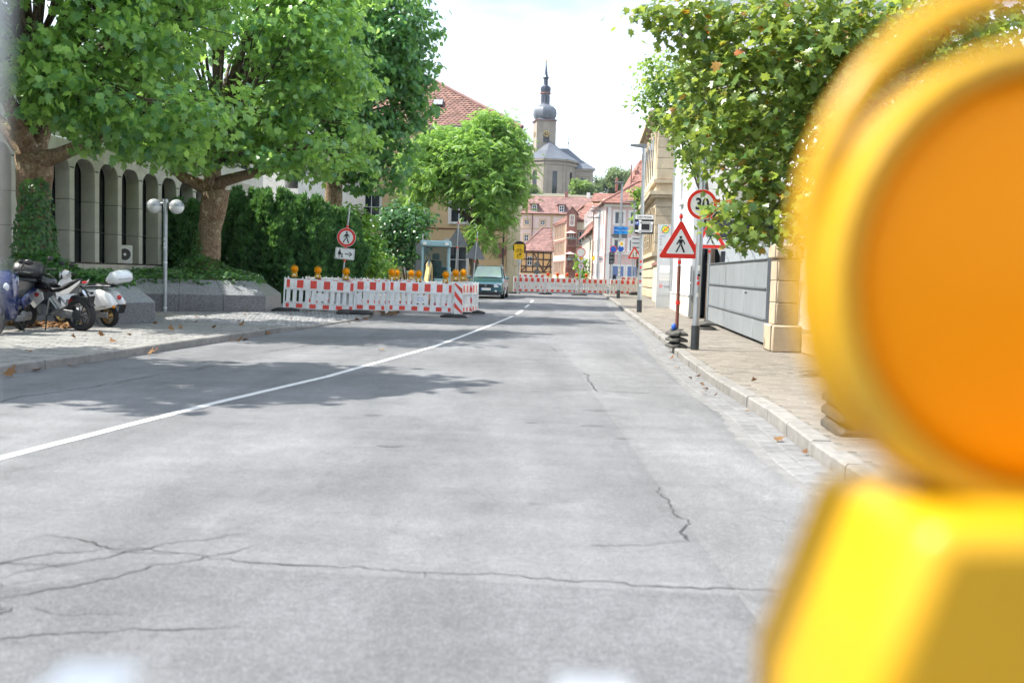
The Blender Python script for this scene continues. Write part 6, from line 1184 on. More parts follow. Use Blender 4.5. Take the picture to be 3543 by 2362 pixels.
P0, P1, P2, P3 = (-6.95, 30.05), (-4.82, 30.45), (-3.9, 30.75), (-1.88, 31.45)
pz = lambda p, left: (p[0], p[1], gz(p[1]) + (.14 if left else .06))
B1 = make_panel('barrier panel at the left end beside the granite planter', pz(P0, 1), along(P0, P1), GA_, 2.15); B1.rotation_euler.y = R(2.2)
B2 = make_panel('barrier panel partly overlapped, second from the left planter', pz((-5.9, 30.42), 1), along((-5.9, 30.4), P2), GA_, 2.03); B2.rotation_euler.y = R(1.2)
B3 = make_panel('barrier panel with blue company lettering in front of the excavator', pz(P2, 0), along(P2, P3), GA_, 2.12, logo='text'); B3.location.z = gz(31) + .12; B3.rotation_euler.y = R(1.5)
B4 = make_panel('barrier panel seen edge-on running back beside the van', (-1.72, 31.75, gz(32) + .06), along((-1.72, 31.75), (-1.22, 33.9)), GA_, 2.1)
B5 = make_panel('rear barrier panel behind the no pedestrians sign', (-5.3, 35.4, gz(35) + .1), R(3), GA_, 2.05); B6 = make_panel('rear barrier panel left of the excavator boom', (-3.3, 35.8, gz(35) + .05), R(2), GA_, 2.05); B7 = make_panel('rear barrier panel furthest left behind the front fence', (-7.3, 35.0, gz(35) + .1), R(4), GA_, 2.05)
# diagonal warning board at the corner
GB2 = thing('guide_beacon', 'tall white guide board with red diagonal stripes at the fence corner', 'beacon', (-1.86, 31.35, gz(31)), R(2)); MB().b2((0, -.02, .1), (.27, .02, 1.12)).build('board', 'white_film', GB2, bevel=.006); foot_mesh(GB2, 0, 'rubber', .85)
for i in range(4):
    z0 = .02 + i * .36; pts = [(.012, z0 + .30), (.258, z0), (.258, z0 + .17), (.012, z0 + .47)]; cl = []
    for a, c in pts: cl.append((a, min(max(c, .12), 1.1)))
    b = MB(); plate(b, cl, -.021, .002); b.build('red_stripe', 'red_film', GB2)
GB3 = thing('guide_beacon', 'second red striped guide board behind the fence corner', 'beacon', (-1.6, 33.0, gz(33)), R(2)); MB().b2((0, -.02, .1), (.25, .02, 1.12)).build('board', 'white_film', GB3, bevel=.006)
for i in range(4):
    z0 = .02 + i * .36; b = MB(); plate(b, [(a, min(max(c, .12), 1.1)) for a, c in [(.012, z0 + .30), (.238, z0), (.238, z0 + .17), (.012, z0 + .47)]], -.021, .002); b.build('red_stripe', 'red_film', GB3)
# rubber feet under the fences
for i, (x, y, rz, z, lab) in enumerate(((-6.85, 30.0, 4, .13, 'black rubber foot under the leftmost barrier end by the planter'), (-5.0, 29.75, 84, .13, 'black rubber foot under the joint of the first two panels, left one'), (-4.55, 29.7, 8, .13, 'black rubber foot under the joint of the first two panels, right one'), (-1.35, 33.8, 10, .05, 'black rubber foot under the far end of the edge-on panel'))):
    f = thing('rubber_ballast', lab, 'barrier foot', (x, y, gz(y) + z - .02), R(rz), 'rubber feet of the left fence'); foot_mesh(f, 0, 'rubber', .8)
for x, y, lab in ((-3.9, 31.0, 'wooden block under the middle fence post'), (-4.4, 30.7, 'wooden plank lying under the second barrier panel')):
    f = thing('wooden_block', lab, 'wood block', (x, y, gz(y) + .05), R(10)); MB().b2((-.3, -.08, 0), (.3, .08, .11)).build('block', 'wood', f, bevel=.006)
# warning lamps
def make_lamp(label, loc, rz=0, lens='amber', group=None, w=.088, d=.045, k=1):
    t = thing('warning_lamp', label, 'warning lamp', loc, rz, group)
    nk = .06 if w < .09 else .072; prof = [(-w, 0), (w, 0), (w, .05 if w > .09 else .07), (nk, .138), (-nk, .138), (-w, .05 if w > .09 else .07)]
    MB().side(prof, -d, d).build('body', 'lamp_yellow', t, bevel=.01 if w < .09 else .012, seg=2 if w < .09 else 3); MB().b2((-.09, -.05, -.02), (.09, .05, .002)).build('base_clip', 'rubber', t)
    Q = T(0, 0, .235, 0, R(90))
    MB().lathe([(.101, -.035 * k), (.105, -.022 * k), (.105, .022 * k), (.101, .035 * k), (.093, .035 * k), (.093, -.035 * k), (.101, -.035 * k)], 32, Q, cap=False).build('lens_ring', 'lamp_yellow', t, 40)
    for sgn, nm in ((1, 'lens'), (-1, 'lens')):
        MB().lathe([(r_, z_ * sgn * (1 if k == 1 else .3)) for r_, z_ in ((.0005, .056), (.02, .0558), (.021, .0548), (.04, .0542), (.041, .053), (.06, .0515), (.061, .050), (.078, .047), (.079, .0455), (.092, .040), (.0925, .002))], 28, Q, cap=False).build(nm, lens, t, 180)
    b = MB(); pts = [((.105 + .017 * max(0, math.sin(R(a)))) * math.cos(R(a)), 0, .235 + (.105 + .024 * max(0, math.sin(R(a)))) * math.sin(R(a))) for a in range(-42, 223, 11)]; b.tube(pts, .0075, 8); b.build('handle', 'lamp_yellow', t, 60)
    
    if w < .09: MB().b2((-.035, -.0465, .05), (.035, -.0452, .085)).build('maker_mark', 'sign_white', t)
    return t
GL1 = 'amber warning lamps on the left fence'
L0 = make_lamp('amber warning lamp on the left panel, leftmost above the planter corner', (-6.62, 30.12, gz(30) + 1.15), R(5), 'amber', GL1)
for (px, Y, zz_, lab) in ((730, 30.25, 1.13, 'amber warning lamp on the left panel, second from the planter'), (795, 30.4, 1.11, 'amber warning lamp on the left panel just right of the sign post'), (901, 30.9, 1.12, 'amber warning lamp at the left end of the lettered panel'), (962, 31.15, 1.10, 'amber warning lamp in the middle of the lettered panel before the boom'), (1024, 31.4, 1.09, 'amber warning lamp at the right end of the lettered panel'),
      (1047, 31.4, 1.16, 'amber warning lamp on top of the striped corner board'), (1064.5, 33.0, 1.16, 'amber warning lamp on the second striped board by the van'), (899, 35.3, 1.10, 'amber warning lamp on the rear fence, left of a close pair'), (912, 35.4, 1.08, 'amber warning lamp on the rear fence, right of a close pair'), (945, 35.9, 1.08, 'small amber warning lamp on the rear fence left of the cab')):
    p = at(px, 630, Y); dup(L0, (p[0], Y, gz(Y) + zz_), R(random.uniform(-8, 8)), lab)
# far barrier closing the street
far = [(-.02, 63.2), (2.03, 63.55), (4.1, 64.05), (6.25, 64.7), (8.4, 65.2)]
FB = make_panel('far barrier panel, first from the left beside the beige house', (far[0][0], far[0][1], gz(63) + .08), along(far[0], far[1]), GB_, 2.05, logo='bar')
for i, lab in ((1, 'far barrier panel, second from the left below the red lamps'), (2, 'far barrier panel, third from the left, right of the no vehicles sign'), (3, 'far barrier panel at the right behind the lamp poles')): dup(FB, (far[i][0], far[i][1], gz(64) + .08), along(far[i], far[i + 1]), lab)
for i, (x, y, lab) in enumerate(((.3, 65.5, 'white barrier panel standing behind the far barrier at the left'), (6.9, 67, 'white barrier panel standing behind the far barrier at the right'))): q = dup(FB, (x, y, gz(66) + .26), R(6), lab); 
for i, x in enumerate((0, 2.05, 4.15, 6.3)):
    f = thing('rubber_ballast', ['black foot under the left end of the far barrier', 'black foot below the red lamps of the far barrier', 'black foot beside the no vehicles sign', 'black foot under the right part of the far barrier'][i], 'barrier foot', (x, 63.3 + i * .45, gz(63.5)), R(5), 'feet of the far barrier'); foot_mesh(f, 0)
R0 = make_lamp('red warning lamp on the far barrier, first from the left', (2.18, 63.75, gz(64) + 1.05), 0, 'red_lens', 'red warning lamps on the far barrier')
for i, lab in ((1, 'red warning lamp on the far barrier, second from the left'), (2, 'red warning lamp on the far barrier, third from the left'), (3, 'red warning lamp on the far barrier, fourth from the left'), (4, 'red warning lamp right beside the no vehicles sign post')): dup(R0, (2.18 + i * .62, 63.75 + i * .1, gz(64) + 1.05), 0, lab)
# ================================================================ mini excavator
M_('cab_teal', (.30, .48, .52), .35, var=.08, scale=3, dirt=.25, dcol=(.3, .28, .22), dscale=4); M_('cab_glass', (.015, .08, .07), .05, var=0, spec=.5, alpha=.26); M_('boom_yellow', (.48, .36, .14), .6, var=.35, scale=8, dirt=.5, dcol=(.15, .1, .06), dscale=6)
EX = thing('mini_excavator', 'teal mini excavator with glazed cab inside the fenced pit', 'excavator', (-3.17, 40.2, gz(40) + .1), R(3))
Wc = .57
b = MB()
for sx in (-1, 1):
    for y0 in (0, 1.25): b.b2((sx * Wc - .045 * (1 if sx > 0 else -1) - .045, y0 - .05, .95), (sx * Wc - .045 * (1 if sx > 0 else -1) + .045, y0 + .05, 2.32))
b.b2((-Wc, -.06, .78), (Wc, .06, 1.0)).b2((-Wc, 1.2, .78), (Wc, 1.3, 1.2)); b.build('cab_frame', 'cab_teal', EX, bevel=.02)
MB().b2((-Wc - .05, -.16, 2.28), (Wc + .05, 1.4, 2.52)).build('cab_roof', 'cab_teal', EX, bevel=.06, seg=3)
MB().b2((-.45, -.03, 1.0), (.45, -.01, 2.28)).build('windscreen', 'cab_glass', EX)
for sx in (-1, 1): MB().b2((sx * (Wc - .03) - .008, .06, 1.0), (sx * (Wc - .03) + .008, 1.2, 2.28)).build('side_window', 'cab_glass', EX)
MB().b2((-.44, 1.22, 1.2), (.44, 1.24, 2.28)).build('rear_window', 'cab_glass', EX)
for sx in (-.44, .44): MB().b2((sx - .07, -.2, 2.33), (sx + .07, -.14, 2.45)).build('work_light', 'globe_white', EX, bevel=.01)
se = MB().b2((-.25, .55, .95), (.25, .95, 1.15)).b2((-.24, .85, 1.15), (.24, 1.0, 1.75)).build('seat', 'black_plastic', EX, bevel=.05, seg=3); MB().b2((-.15, .86, 1.78), (.15, .98, 2.02)).build('headrest', 'black_plastic', se, bevel=.04, seg=3)
MB().tube([(-.25, .35, .95), (-.25, .3, 1.45)], .02, 6).tube([(.25, .35, .95), (.25, .3, 1.45)], .02, 6).b2((-.3, .3, .95), (-.2, .8, 1.35)).b2((.2, .3, .95), (.3, .8, 1.35)).build('controls', 'black_plastic', EX)
MB().b2((.60, -.28, 1.95), (.73, -.24, 2.25)).tube([(.5, -.1, 2.3), (.66, -.26, 2.2)], .015, 6).build('mirror', 'black_plastic', EX, bevel=.01)
MB().b2((-.62, -.1, .62), (.62, 1.9, .8)).b2((-.6, 1.35, .8), (.6, 1.95, 1.5)).build('upper_body', 'cab_teal', EX, bevel=.05)
for sx in (-1, 1):
    tr = MB().side([(-.75, .18), (-.6, .02), (.95, .02), (1.1, .18), (1.1, .34), (.95, .48), (-.6, .48), (-.75, .34)], -.15, .15, T(sx * .55, .3, 0, R(90))).build('track', 'rubber', EX, bevel=.03)
    for k in range(5): MB().lathe([(.13, -.16), (.13, .16)], 12, T(sx * .55, -.2 + k * .32, .24, 0, 0, R(90))).build('track_roller', 'steel_dark', tr)
MB().b2((-.3, -.2, .42), (.3, .9, .62)).build('turntable', 'steel_dark', EX)
bm = MB().tube([(-.2, -.25, .75), (-.2, -.9, 1.35), (-.2, -1.6, 1.55), (-.2, -2.6, 1.28)], [.12, .13, .12, .09], 6).build('boom', 'boom_yellow', EX, bevel=.01)
MB().tube([(-.2, -2.55, 1.32), (-.22, -3.6, .95), (-.22, -4.6, .5)], [.1, .09, .07], 6).build('stick', 'boom_yellow', EX); MB().tube([(-.2, -.5, .7), (-.2, -1.5, 1.38)], .05, 8).tube([(-.2, -1.3, 1.72), (-.2, -2.5, 1.5)], .045, 8).build('hydraulic_ram', 'chrome', EX, 60)
MB().tube([(-.05, -.3, .9), (-.02, -.8, 1.6), (-.08, -1.5, 1.75)], .02, 6).tube([(-.35, -.3, .9), (-.4, -.8, 1.55), (-.32, -1.5, 1.72)], .02, 6).build('hose', 'black_plastic', EX, 60)
MB().side([(-4.55, .5), (-4.95, .3), (-5.0, .05), (-4.8, -.08), (-4.4, -.08), (-4.35, .3)], -.28, .28, T(-.25, 0, 0, R(90)) @ Matrix.Diagonal((1, 1, 1, 1))).build('bucket', 'rust', EX, bevel=.015)

# ================================================================ van
M_('car_green', (.05, .14, .175), .26, .65, var=.03, coat=1.0); M_('headlamp', (.6, .64, .68), .08, .3, var=.1, scale=40); M_('tyre', (.02, .02, .021), .8, var=.2, bump=.2); M_('alloy', (.45, .46, .47), .3, .9, var=.05); M_('windscreen', (.26, .33, .38), .06, .55, var=0, spec=1.0); M_('plate_white', (.7, .7, .68), .5, var=.1)  # windscreen colour has the sky reflection painted in as pale metallic blue
VN = thing('van', 'dark teal minivan driving towards the camera beside the fenced pit', 'van', (-1.42, 51.2, gz(51.5)), R(-3.0))
def rng2(y, zs, ws): return [(w_ * s, y, z) for s in (1,) for z, w_ in zip(zs, ws)] + [(-w_, y, z) for z, w_ in list(zip(zs, ws))[::-1]]
secs = []
for y, zb, zh, w_, zr2, wr in ((0, .30, .72, .78, .74, .70), (.12, .24, .80, .87, .84, .78), (.5, .22, .92, .905, .98, .82), (.95, .22, .99, .905, 1.06, .82), (1.05, .22, 1.0, .905, 1.09, .80), (1.9, .22, 1.02, .905, 1.66, .63), (2.3, .22, 1.02, .905, 1.72, .62), (3.6, .22, 1.02, .905, 1.72, .62), (4.3, .24, 1.02, .89, 1.66, .60), (4.58, .30, .98, .84, 1.05, .72)):
    secs.append(rng2(y, [zb, zb + .25, zh - .1, zh, zr2 - .04, zr2], [w_ * .96, w_, w_, w_ * .985, wr + .05, wr * .85]))
MB().loft(secs).build('body', 'car_green', VN, 40, bevel=.02)
MB().add([(-.74, 1.02, 1.085), (.74, 1.02, 1.085), (.60, 1.86, 1.655), (-.60, 1.86, 1.655)], [(0, 1, 2, 3)]).build('windscreen', 'windscreen', VN); VN.children[-1].location = (0, -.022, .022)
for s in (-1, 1):
    MB().add([(s * .915, 1.4, 1.06), (s * .90, 2.5, 1.06), (s * .70, 2.45, 1.60), (s * .725, 1.95, 1.58)], [(0, 1, 2, 3) if s > 0 else (3, 2, 1, 0)]).build('side_window', 'glass_dark', VN); MB().add([(s * .90, 2.6, 1.06), (s * .90, 3.5, 1.06), (s * .70, 3.5, 1.60), (s * .70, 2.55, 1.60)], [(0, 1, 2, 3) if s > 0 else (3, 2, 1, 0)]).build('side_window', 'glass_dark', VN)
    hl = MB().add([(s * .82, .045, .62), (s * .42, -.02, .60), (s * .42, .0, .76), (s * .80, .07, .80)], [(0, 1, 2, 3) if s < 0 else (3, 2, 1, 0)]).build('headlight', 'headlamp', VN); hl.location = (0, -.02, 0)
    MB().ball((s * 1.0, 1.3, 1.08), (.11, .06, .075), 10).build('wing_mirror', 'car_green', VN, 60)
    MB().tube([(s * .62, 1.95, 1.70), (s * .62, 2.2, 1.77), (s * .61, 3.6, 1.77), (s * .6, 3.9, 1.70)], .018, 6).build('roof_rail', 'alloy', VN, 60)
    for y in (.85, 3.75):
        w_ = MB().lathe([(.30, -.1), (.315, -.08), (.315, .08), (.30, .1)], 24, T(s * .82, y, .315, 0, 0, R(90))).build('wheel', 'tyre', VN, 40); MB().lathe([(.2, -.105), (.2, .105)], 16, T(s * .82, y, .315, 0, 0, R(90))).build('rim', 'alloy', w_)
MB().b2((-.36, -.035, .60), (.36, .02, .75)).build('grille', 'black_plastic', VN, bevel=.01); MB().b2((-.84, -.04, .3), (.84, .1, .36)).b2((-.7, -.035, .20), (.7, .05, .3)).build('lower_grille', 'black_plastic', VN, bevel=.01)
np_ = MB().b2((-.26, -.05, .44), (.26, -.03, .55)).build('number_plate', 'plate_white', VN); MB().b2((-.26, -.053, .44), (-.21, -.0505, .55)).build('blue_band', 'sign_blue', np_)
b = MB(); ring2(b, .058, .072, -.038, (0, .675), 20, .012); em = b.build('badge', 'chrome', VN); MB().tube([(-.045, -.044, .71), (-.015, -.044, .64), (0, -.044, .675), (.015, -.044, .64), (.045, -.044, .71)], .007, 5).tube([(-.02, -.044, .725), (0, -.044, .685), (.02, -.044, .725)], .007, 5).build('badge_letters', 'chrome', em)
MB().tube([(-.6, 1.0, 1.1), (.1, 1.02, 1.12), (.5, 1.0, 1.11)], .015, 5).build('wiper', 'black_plastic', VN); MB().ball((.52, -.03, .40), (.06, .02, .04), 8).build('fog_light', 'headlamp', VN, 60)

# ================================================================ two-wheelers (built along +x = forward, z up)
def wheel(parent, x, z, r, w_, rimmat, spokes=10, rr=.72, name='wheel'):
    Q = T(x, 0, z, 0, R(90)); t = w_ / 2
    wl = MB().lathe([(r * rr, -t * .7), (r * .86, -t), (r * .96, -t * .75), (r, 0), (r * .96, t * .75), (r * .86, t), (r * rr, t * .7), (r * rr, -t * .7)], 36, Q, cap=False).build(name, 'tyre', parent, 60)
    MB().lathe([(r * rr, -t * .72), (r * rr, t * .72), (r * (rr - .1), t * .5), (r * (rr - .1), -t * .5), (r * rr, -t * .72)], 36, Q, cap=False).build('rim', rimmat, wl, 40)
    b = MB().lathe([(.05, -t), (.05, t)], 12, Q)
    for i in range(spokes):
        a = 2 * math.pi * i / spokes; b.tube([(x + .03 * math.cos(a), 0, z + .03 * math.sin(a)), (x + r * (rr - .06) * math.cos(a + .12), 0, z + r * (rr - .06) * math.sin(a + .12))], .011, 5)
    b.build('spokes', rimmat, wl); return wl
def puff(b, poly, half, M=None, squeeze=.72):           # side outline pillowed into a body
    cx_ = sum(p[0] for p in poly) / len(poly); cz_ = sum(p[1] for p in poly) / len(poly); rings = []
    for y, s in ((-half, squeeze), (-half * .86, .90), (-half * .5, 1.0), (half * .5, 1.0), (half * .86, .90), (half, squeeze)): rings.append([(cx_ + (p[0] - cx_) * s, y, cz_ + (p[1] - cz_) * s) for p in poly])
    b.loft(rings, M); return b
M_('scooter_white', (.78, .78, .77), .18, var=.02, coat=1.0); M_('scooter_blue', (.012, .025, .11), .15, .35, var=.03, coat=1.0); M_('box_white', (.74, .76, .77), .15, var=.02, coat=1); M_('moto_black', (.012, .012, .014), .22, var=.05, coat=.6); M_('moto_white', (.62, .61, .58), .3, var=.04, coat=.5); M_('engine_grey', (.28, .285, .29), .45, .6, var=.15, scale=15); M_('seat_black', (.018, .018, .02), .5, var=.1, bump=.15, bscale=120); M_('gold_rim', (.5, .33, .12), .35, .7, var=.05); M_('red_paint', (.5, .02, .02), .3, var=.03, coat=.5); M_('footwell_grey', (.16, .165, .17), .55, var=.1)
# --- motorcycle
MO = thing('motorcycle', 'naked motorcycle with black tank, white and red fairing, between two scooters', 'motorcycle', (-8.83, 19.1, .12), R(162)); MO.rotation_euler.x = R(-6)
wheel(MO, -.69, .315, .315, .16, 'moto_black', 10, .70); wheel(MO, .69, .315, .315, .12, 'moto_black', 10, .70)
puff(MB(), [(.34, .80), (.44, .93), (.30, 1.06), (.05, 1.07), (-.10, .96), (-.12, .82), (.1, .76)], .15).build('fuel_tank', 'moto_black', MO, 180); b = MB(); 
for s in (-1, 1):
    r_ = MB(); ring2(r_, .028, .04, 0, (0, 0), 16, .006); q = r_.build('badge_ring', 'sign_black', MO); q.location = (.22, .155 * s, .9); q.rotation_euler.z = 0 if s < 0 else math.pi
    for k in range(4): MB().prism([(0, 0)] + [(.027 * math.cos(R(a)), .027 * math.sin(R(a))) for a in range(k * 90, k * 90 + 91, 15)], 0, .004, T(.22, s * .156, .9, 0, R(90 if s < 0 else -90))).build('badge_field', 'sign_white' if k % 2 else 'sign_sky', MO)
    p_ = MB().side([(.36, .80), (.02, .74), (.0, .60), (.24, .42), (.34, .52)], -.01, .01, T(0, s * .165, 0)).build('side_fairing', 'moto_white', MO, bevel=.006); MB().side([(.33, .77), (.08, .71), (.14, .64), (.32, .68)], -.012, .012, T(0, s * .166, 0)).build('red_flash', 'red_paint', p_)
    MB().tube([(-.1, s * .13, .62), (-.28, s * .15, .42), (-.02, s * .14, .30), (-.1, s * .13, .62)], .022, 6).tube([(-.28, s * .15, .42), (-.52, s * .16, .50), (-.14, s * .15, .33)], .018, 6).tube([(-.52, s * .16, .50), (-.55, s * .16, .62)], .02, 6).build('footrest_frame', 'alloy', MO, 60)
    MB().tube([(.2, s * .09, .72), (.69, s * .09, .315)], [.028, .03], 8).tube([(.42, s * .09, 1.0), (.55, s * .09, .62)], .025, 8).build('fork', 'chrome', MO, 60)
    MB().tube([(.34, s * .1, 1.08), (.3, s * .3, 1.12), (.22, s * .38, 1.11)], .014, 8).build('handlebar', 'steel_dark', MO, 60); MB().tube([(.26, s * .33, 1.115), (.2, s * .42, 1.11)], .02, 8).build('grip', 'rubber', MO); MB().tube([(.3, s * .25, 1.12), (.27, s * .32, 1.3)], .008, 6).ball((.26, s * .36, 1.33), (.03, .08, .05), 10).build('mirror', 'black_plastic', MO, 60)
    MB().tube([(-.76, s * .09, .76), (-.80, s * .16, .72)], .012, 6).ball((-.81, s * .19, .71), (.035, .045, .03), 8).build('indicator', 'black_plastic', MO, 60)
puff(MB(), [(.0, .86), (-.14, .80), (-.34, .82), (-.50, .92), (-.72, 1.0), (-.74, .94), (-.52, .82), (-.3, .73), (-.05, .74)], .125).build('seat', 'seat_black', MO, 180)
for s in (-1, 1): MB().side([(-.32, .74), (-.56, .83), (-.84, .98), (-.82, .93), (-.55, .72), (-.36, .68)], -.008, .008, T(0, s * .118, 0)).build('tail_panel', 'moto_white', MO, bevel=.004)
MB().tube([(-.72, 0, .86), (-.84, 0, .78), (-.93, 0, .60)], .02, 6).box((0, 0, 0), (.008, .16, .2), T(-.95, 0, .58, 0, 0, R(-20))).build('plate_carrier', 'black_plastic', MO); MB().ball((-.83, 0, .93), (.03, .07, .025), 8).build('tail_light', 'red_lens', MO, 60)
MB().b2((-.15, -.12, .28), (.25, .12, .58)).b2((.05, -.10, .50), (.32, .10, .74)).build('engine', 'steel_dark', MO, bevel=.03); 
for s in (-1, 1): MB().lathe([(.115, 0), (.11, .035), (.06, .05)], 20, T(.08, s * .12, .40, 0, R(-90 * s))).build('clutch_cover', 'engine_grey', MO, 50)
for i in range(5): MB().b2((.06, -.125, .53 + i * .04), (.34, .125, .545 + i * .04)).build('cooling_fin', 'steel_dark', MO)
MB().side([(-.05, .40), (-.05, .30), (-.69, .27), (-.72, .34), (-.4, .42)], -.02, .02, T(0, .1, 0)).side([(-.05, .40), (-.05, .30), (-.69, .27), (-.72, .34), (-.4, .42)], -.02, .02, T(0, -.1, 0)).build('swingarm', 'engine_grey', MO, bevel=.01)
MB().tube([(-.08, .05, .66), (-.30, .05, .40)], .025, 8).build('shock', 'steel_dark', MO)
b = MB()
for i in range(9): b.lathe([(.042, -.01), (.042, .01)], 10, T(-.1 - i * .021, .05, .63 - i * .024, 0, 0, R(40)))
b.build('spring', 'moto_white', MO); MB().tube([(-.02, .115, .33), (-.66, .115, .24)], .009, 5).tube([(-.02, .115, .44), (-.66, .115, .39)], .009, 5).build('chain', 'engine_grey', MO); MB().lathe([(.1, -.01), (.1, .01)], 20, T(-.69, .115, .315, 0, R(90))).build('sprocket', 'steel_dark', MO)
MB().tube([(.15, -.1, .3), (-.1, -.14, .25), (-.35, -.18, .55), (-.62, -.19, .70)], [.03, .035, .06, .065], 10).build('exhaust', 'steel_dark', MO, 60); MB().tube([(-.5, -.185, .63), (-.66, -.19, .715)], .07, 12).build('exhaust_cap', 'chrome', MO, 60)
MB().tube([(.0, .12, .3), (-.06, .26, .0)], .014, 6).box((-.06, .27, .006), (.06, .05, .012)).build('side_stand', 'steel_dark', MO); MB().ball((.52, 0, .95), (.09, .09, .1), 12).build('headlight', 'headlamp', MO, 60); MB().side([(.44, 1.02), (.58, 1.06), (.62, .92), (.5, .86)], -.1, .1).build('headlight_cowl', 'moto_black', MO, bevel=.03)
MB().side([(-.5, .62), (-.55, .68), (-.85, .64), (-1.0, .5), (-.98, .47), (-.84, .58)], -.06, .06).build('rear_mudguard', 'black_plastic', MO, bevel=.01); MB().side([(.55, .64), (.7, .68), (.9, .62), (.98, .5), (.9, .55), (.7, .63)], -.055, .055).build('front_mudguard', 'black_plastic', MO, bevel=.01); MB().side([(-.3, .52), (-.42, .62), (-.46, .58), (-.36, .46)], -.05, .05, T(0, -.12, 0)).build('heat_shield', 'red_paint', MO)
# --- white retro scooter
VE = thing('white_scooter', 'white retro scooter with red stripes, golden wheels and white top box', 'scooter', (-8.83, 20.62, .12), R(158)); VE.rotation_euler.x = R(-5)
wheel(VE, -.62, .225, .225, .11, 'gold_rim', 6, .66); wheel(VE, .66, .225, .225, .10, 'gold_rim', 6, .66)
for s in (-1, 1):
    b = puff(MB(), [(-.05, .74), (-.18, .76), (-.55, .78), (-.78, .70), (-.93, .50), (-.90, .44), (-.6, .37), (-.28, .30), (-.08, .34), (-.02, .5)], .10, T(0, s * .11, 0), .62); p_ = b.build('side_panel', 'scooter_white', VE, 180)
    for k in range(2): MB().side([(-.28 - k * .055, .50), (-.31 - k * .055, .50), (-.37 - k * .055, .40), (-.34 - k * .055, .40)], -.002, .002, T(0, s * .2115, 0)).build('red_stripe', 'red_paint', p_)
    text('Vespa' if False else 'primavera', .05, 'lettering', 'sign_back', p_, T(-.66, s * .208, .445) @ (FRONT if s < 0 else Matrix.Rotation(math.pi, 4, 'Z') @ FRONT), .001)
puff(MB(), [(-.02, .78), (-.15, .79), (-.5, .82), (-.78, .82), (-.84, .86), (-.5, .90), (-.2, .88), (-.04, .85)], .135).build('seat', 'seat_black', VE, 180); MB().tube([(-.02, .137, .82), (-.5, .138, .86), (-.82, .12, .86)], .006, 5).build('seat_piping', 'sign_white', VE)
puff(MB(), [(-.1, .30), (.15, .27), (.45, .28), (.55, .34), (.45, .33), (.1, .34), (-.05, .42)], .19).build('floorboard', 'scooter_white', VE, 180)
MB().loft([[(.46, -.24, .34), (.46, .24, .34), (.50, .24, .34), (.50, -.24, .34)], [(.52, -.25, .6), (.52, .25, .6), (.58, .2, .6), (.58, -.2, .6)], [(.48, -.2, .85), (.48, .2, .85), (.56, .16, .85), (.56, -.16, .85)], [(.44, -.08, 1.0), (.44, .08, 1.0), (.52, .07, 1.0), (.52, -.07, 1.0)]]).build('leg_shield', 'scooter_white', VE, 180, bevel=.015)
puff(MB(), [(.48, .42), (.62, .46), (.82, .44), (.92, .32), (.86, .31), (.7, .36), (.52, .34)], .07).build('front_mudguard', 'scooter_white', VE, 180); MB().tube([(.5, .06, .8), (.66, .06, .225)], .022, 8).build('fork', 'chrome', VE)
hs = T(.46, 0, 1.05, R(60)); puff(MB(), [(-.09, -.04), (-.06, .07), (.04, .1), (.12, .03), (.1, -.07), (0, -.09)], .11, hs).build('headset', 'scooter_white', VE, 180); MB().lathe([(.078, 0), (.07, .03), (.03, .04)], 16, hs @ T(.1, 0, -.01, 0, 0, R(80))).build('headlight', 'headlamp', VE, 60); MB().lathe([(.07, -.012), (.09, 0), (.086, .022)], 20, hs @ T(.1, 0, -.01, 0, 0, R(80)), cap=False).build('headlight_rim', 'moto_black', VE, 60)
for k in (-.012, .022): MB().b2((-.03, k, .088), (.07, k + .018, .096), hs).build('red_stripe', 'red_paint', VE)
for s in (-1, 1):
    MB().tube([hs @ Vector((0, s * .08, 0)), hs @ Vector((-.04, s * .26, .02))], [.05, .026], 8).build('handlebar', 'scooter_white', VE, 60); MB().tube([hs @ Vector((-.04, s * .26, .02)), hs @ Vector((-.06, s * .38, .02))], .022, 8).build('grip', 'rubber', VE); MB().tube([hs @ Vector((-.0, s * .22, .03)), hs @ Vector((-.02, s * .24, .16)), hs @ Vector((-.02, s * .32, .2))], .008, 6).ball((0, 0, 0), (.06, .04, .045), 10, hs @ T(-.02, s * .38, .215)).build('mirror', 'black_plastic', VE, 60); MB().tube([hs @ Vector((.02, s * .2, .02)), hs @ Vector((.02, s * .36, .02))], .008, 6).build('brake_lever', 'chrome', VE)
tb = puff(MB(), [(-.73, .95), (-.78, 1.04), (-.88, 1.15), (-1.05, 1.18), (-1.14, 1.1), (-1.16, .99), (-1.1, .92), (-.8, .91)], .21).build('top_box', 'box_white', VE, 180); MB().b2((-1.165, -.2, 1.0), (-.75, .2, 1.008)).build('box_seam', 'sign_back', tb); MB().tube([(-.6, .05, .86), (-.95, .05, .91)], .012, 6).tube([(-.6, -.05, .86), (-.95, -.05, .91)], .012, 6).build('rack', 'chrome', VE)
for s in (1, -1): MB().b2((-.72, s * .12, .2), (-.15, s * .16, .32)).build('engine_case', 'engine_grey', VE, bevel=.04, seg=3)
MB().tube([(-.05, .1, .28), (-.12, .2, .02), (-.3, .2, .01)], .014, 6).tube([(-.05, -.1, .28), (-.12, -.2, .02)], .014, 6).build('centre_stand', 'steel_dark', VE); MB().ball((-.92, 0, .62), (.03, .06, .05), 10).build('tail_light', 'red_lens', VE, 60)
for s in (-1, 1): MB().ball((-.90, s * .15, .44), (.035, .03, .03), 8).build('indicator', 'amber', VE, 60)
MB().box((0, 0, 0), (.01, .18, .19), T(-.97, 0, .38, 0, 0, R(-25))).b2((-.97, -.08, .44), (-.86, .08, .47)).build('number_plate', 'black_plastic', VE)
M_('smoked_screen', (.12, .13, .14), .1, var=0, alpha=.3)
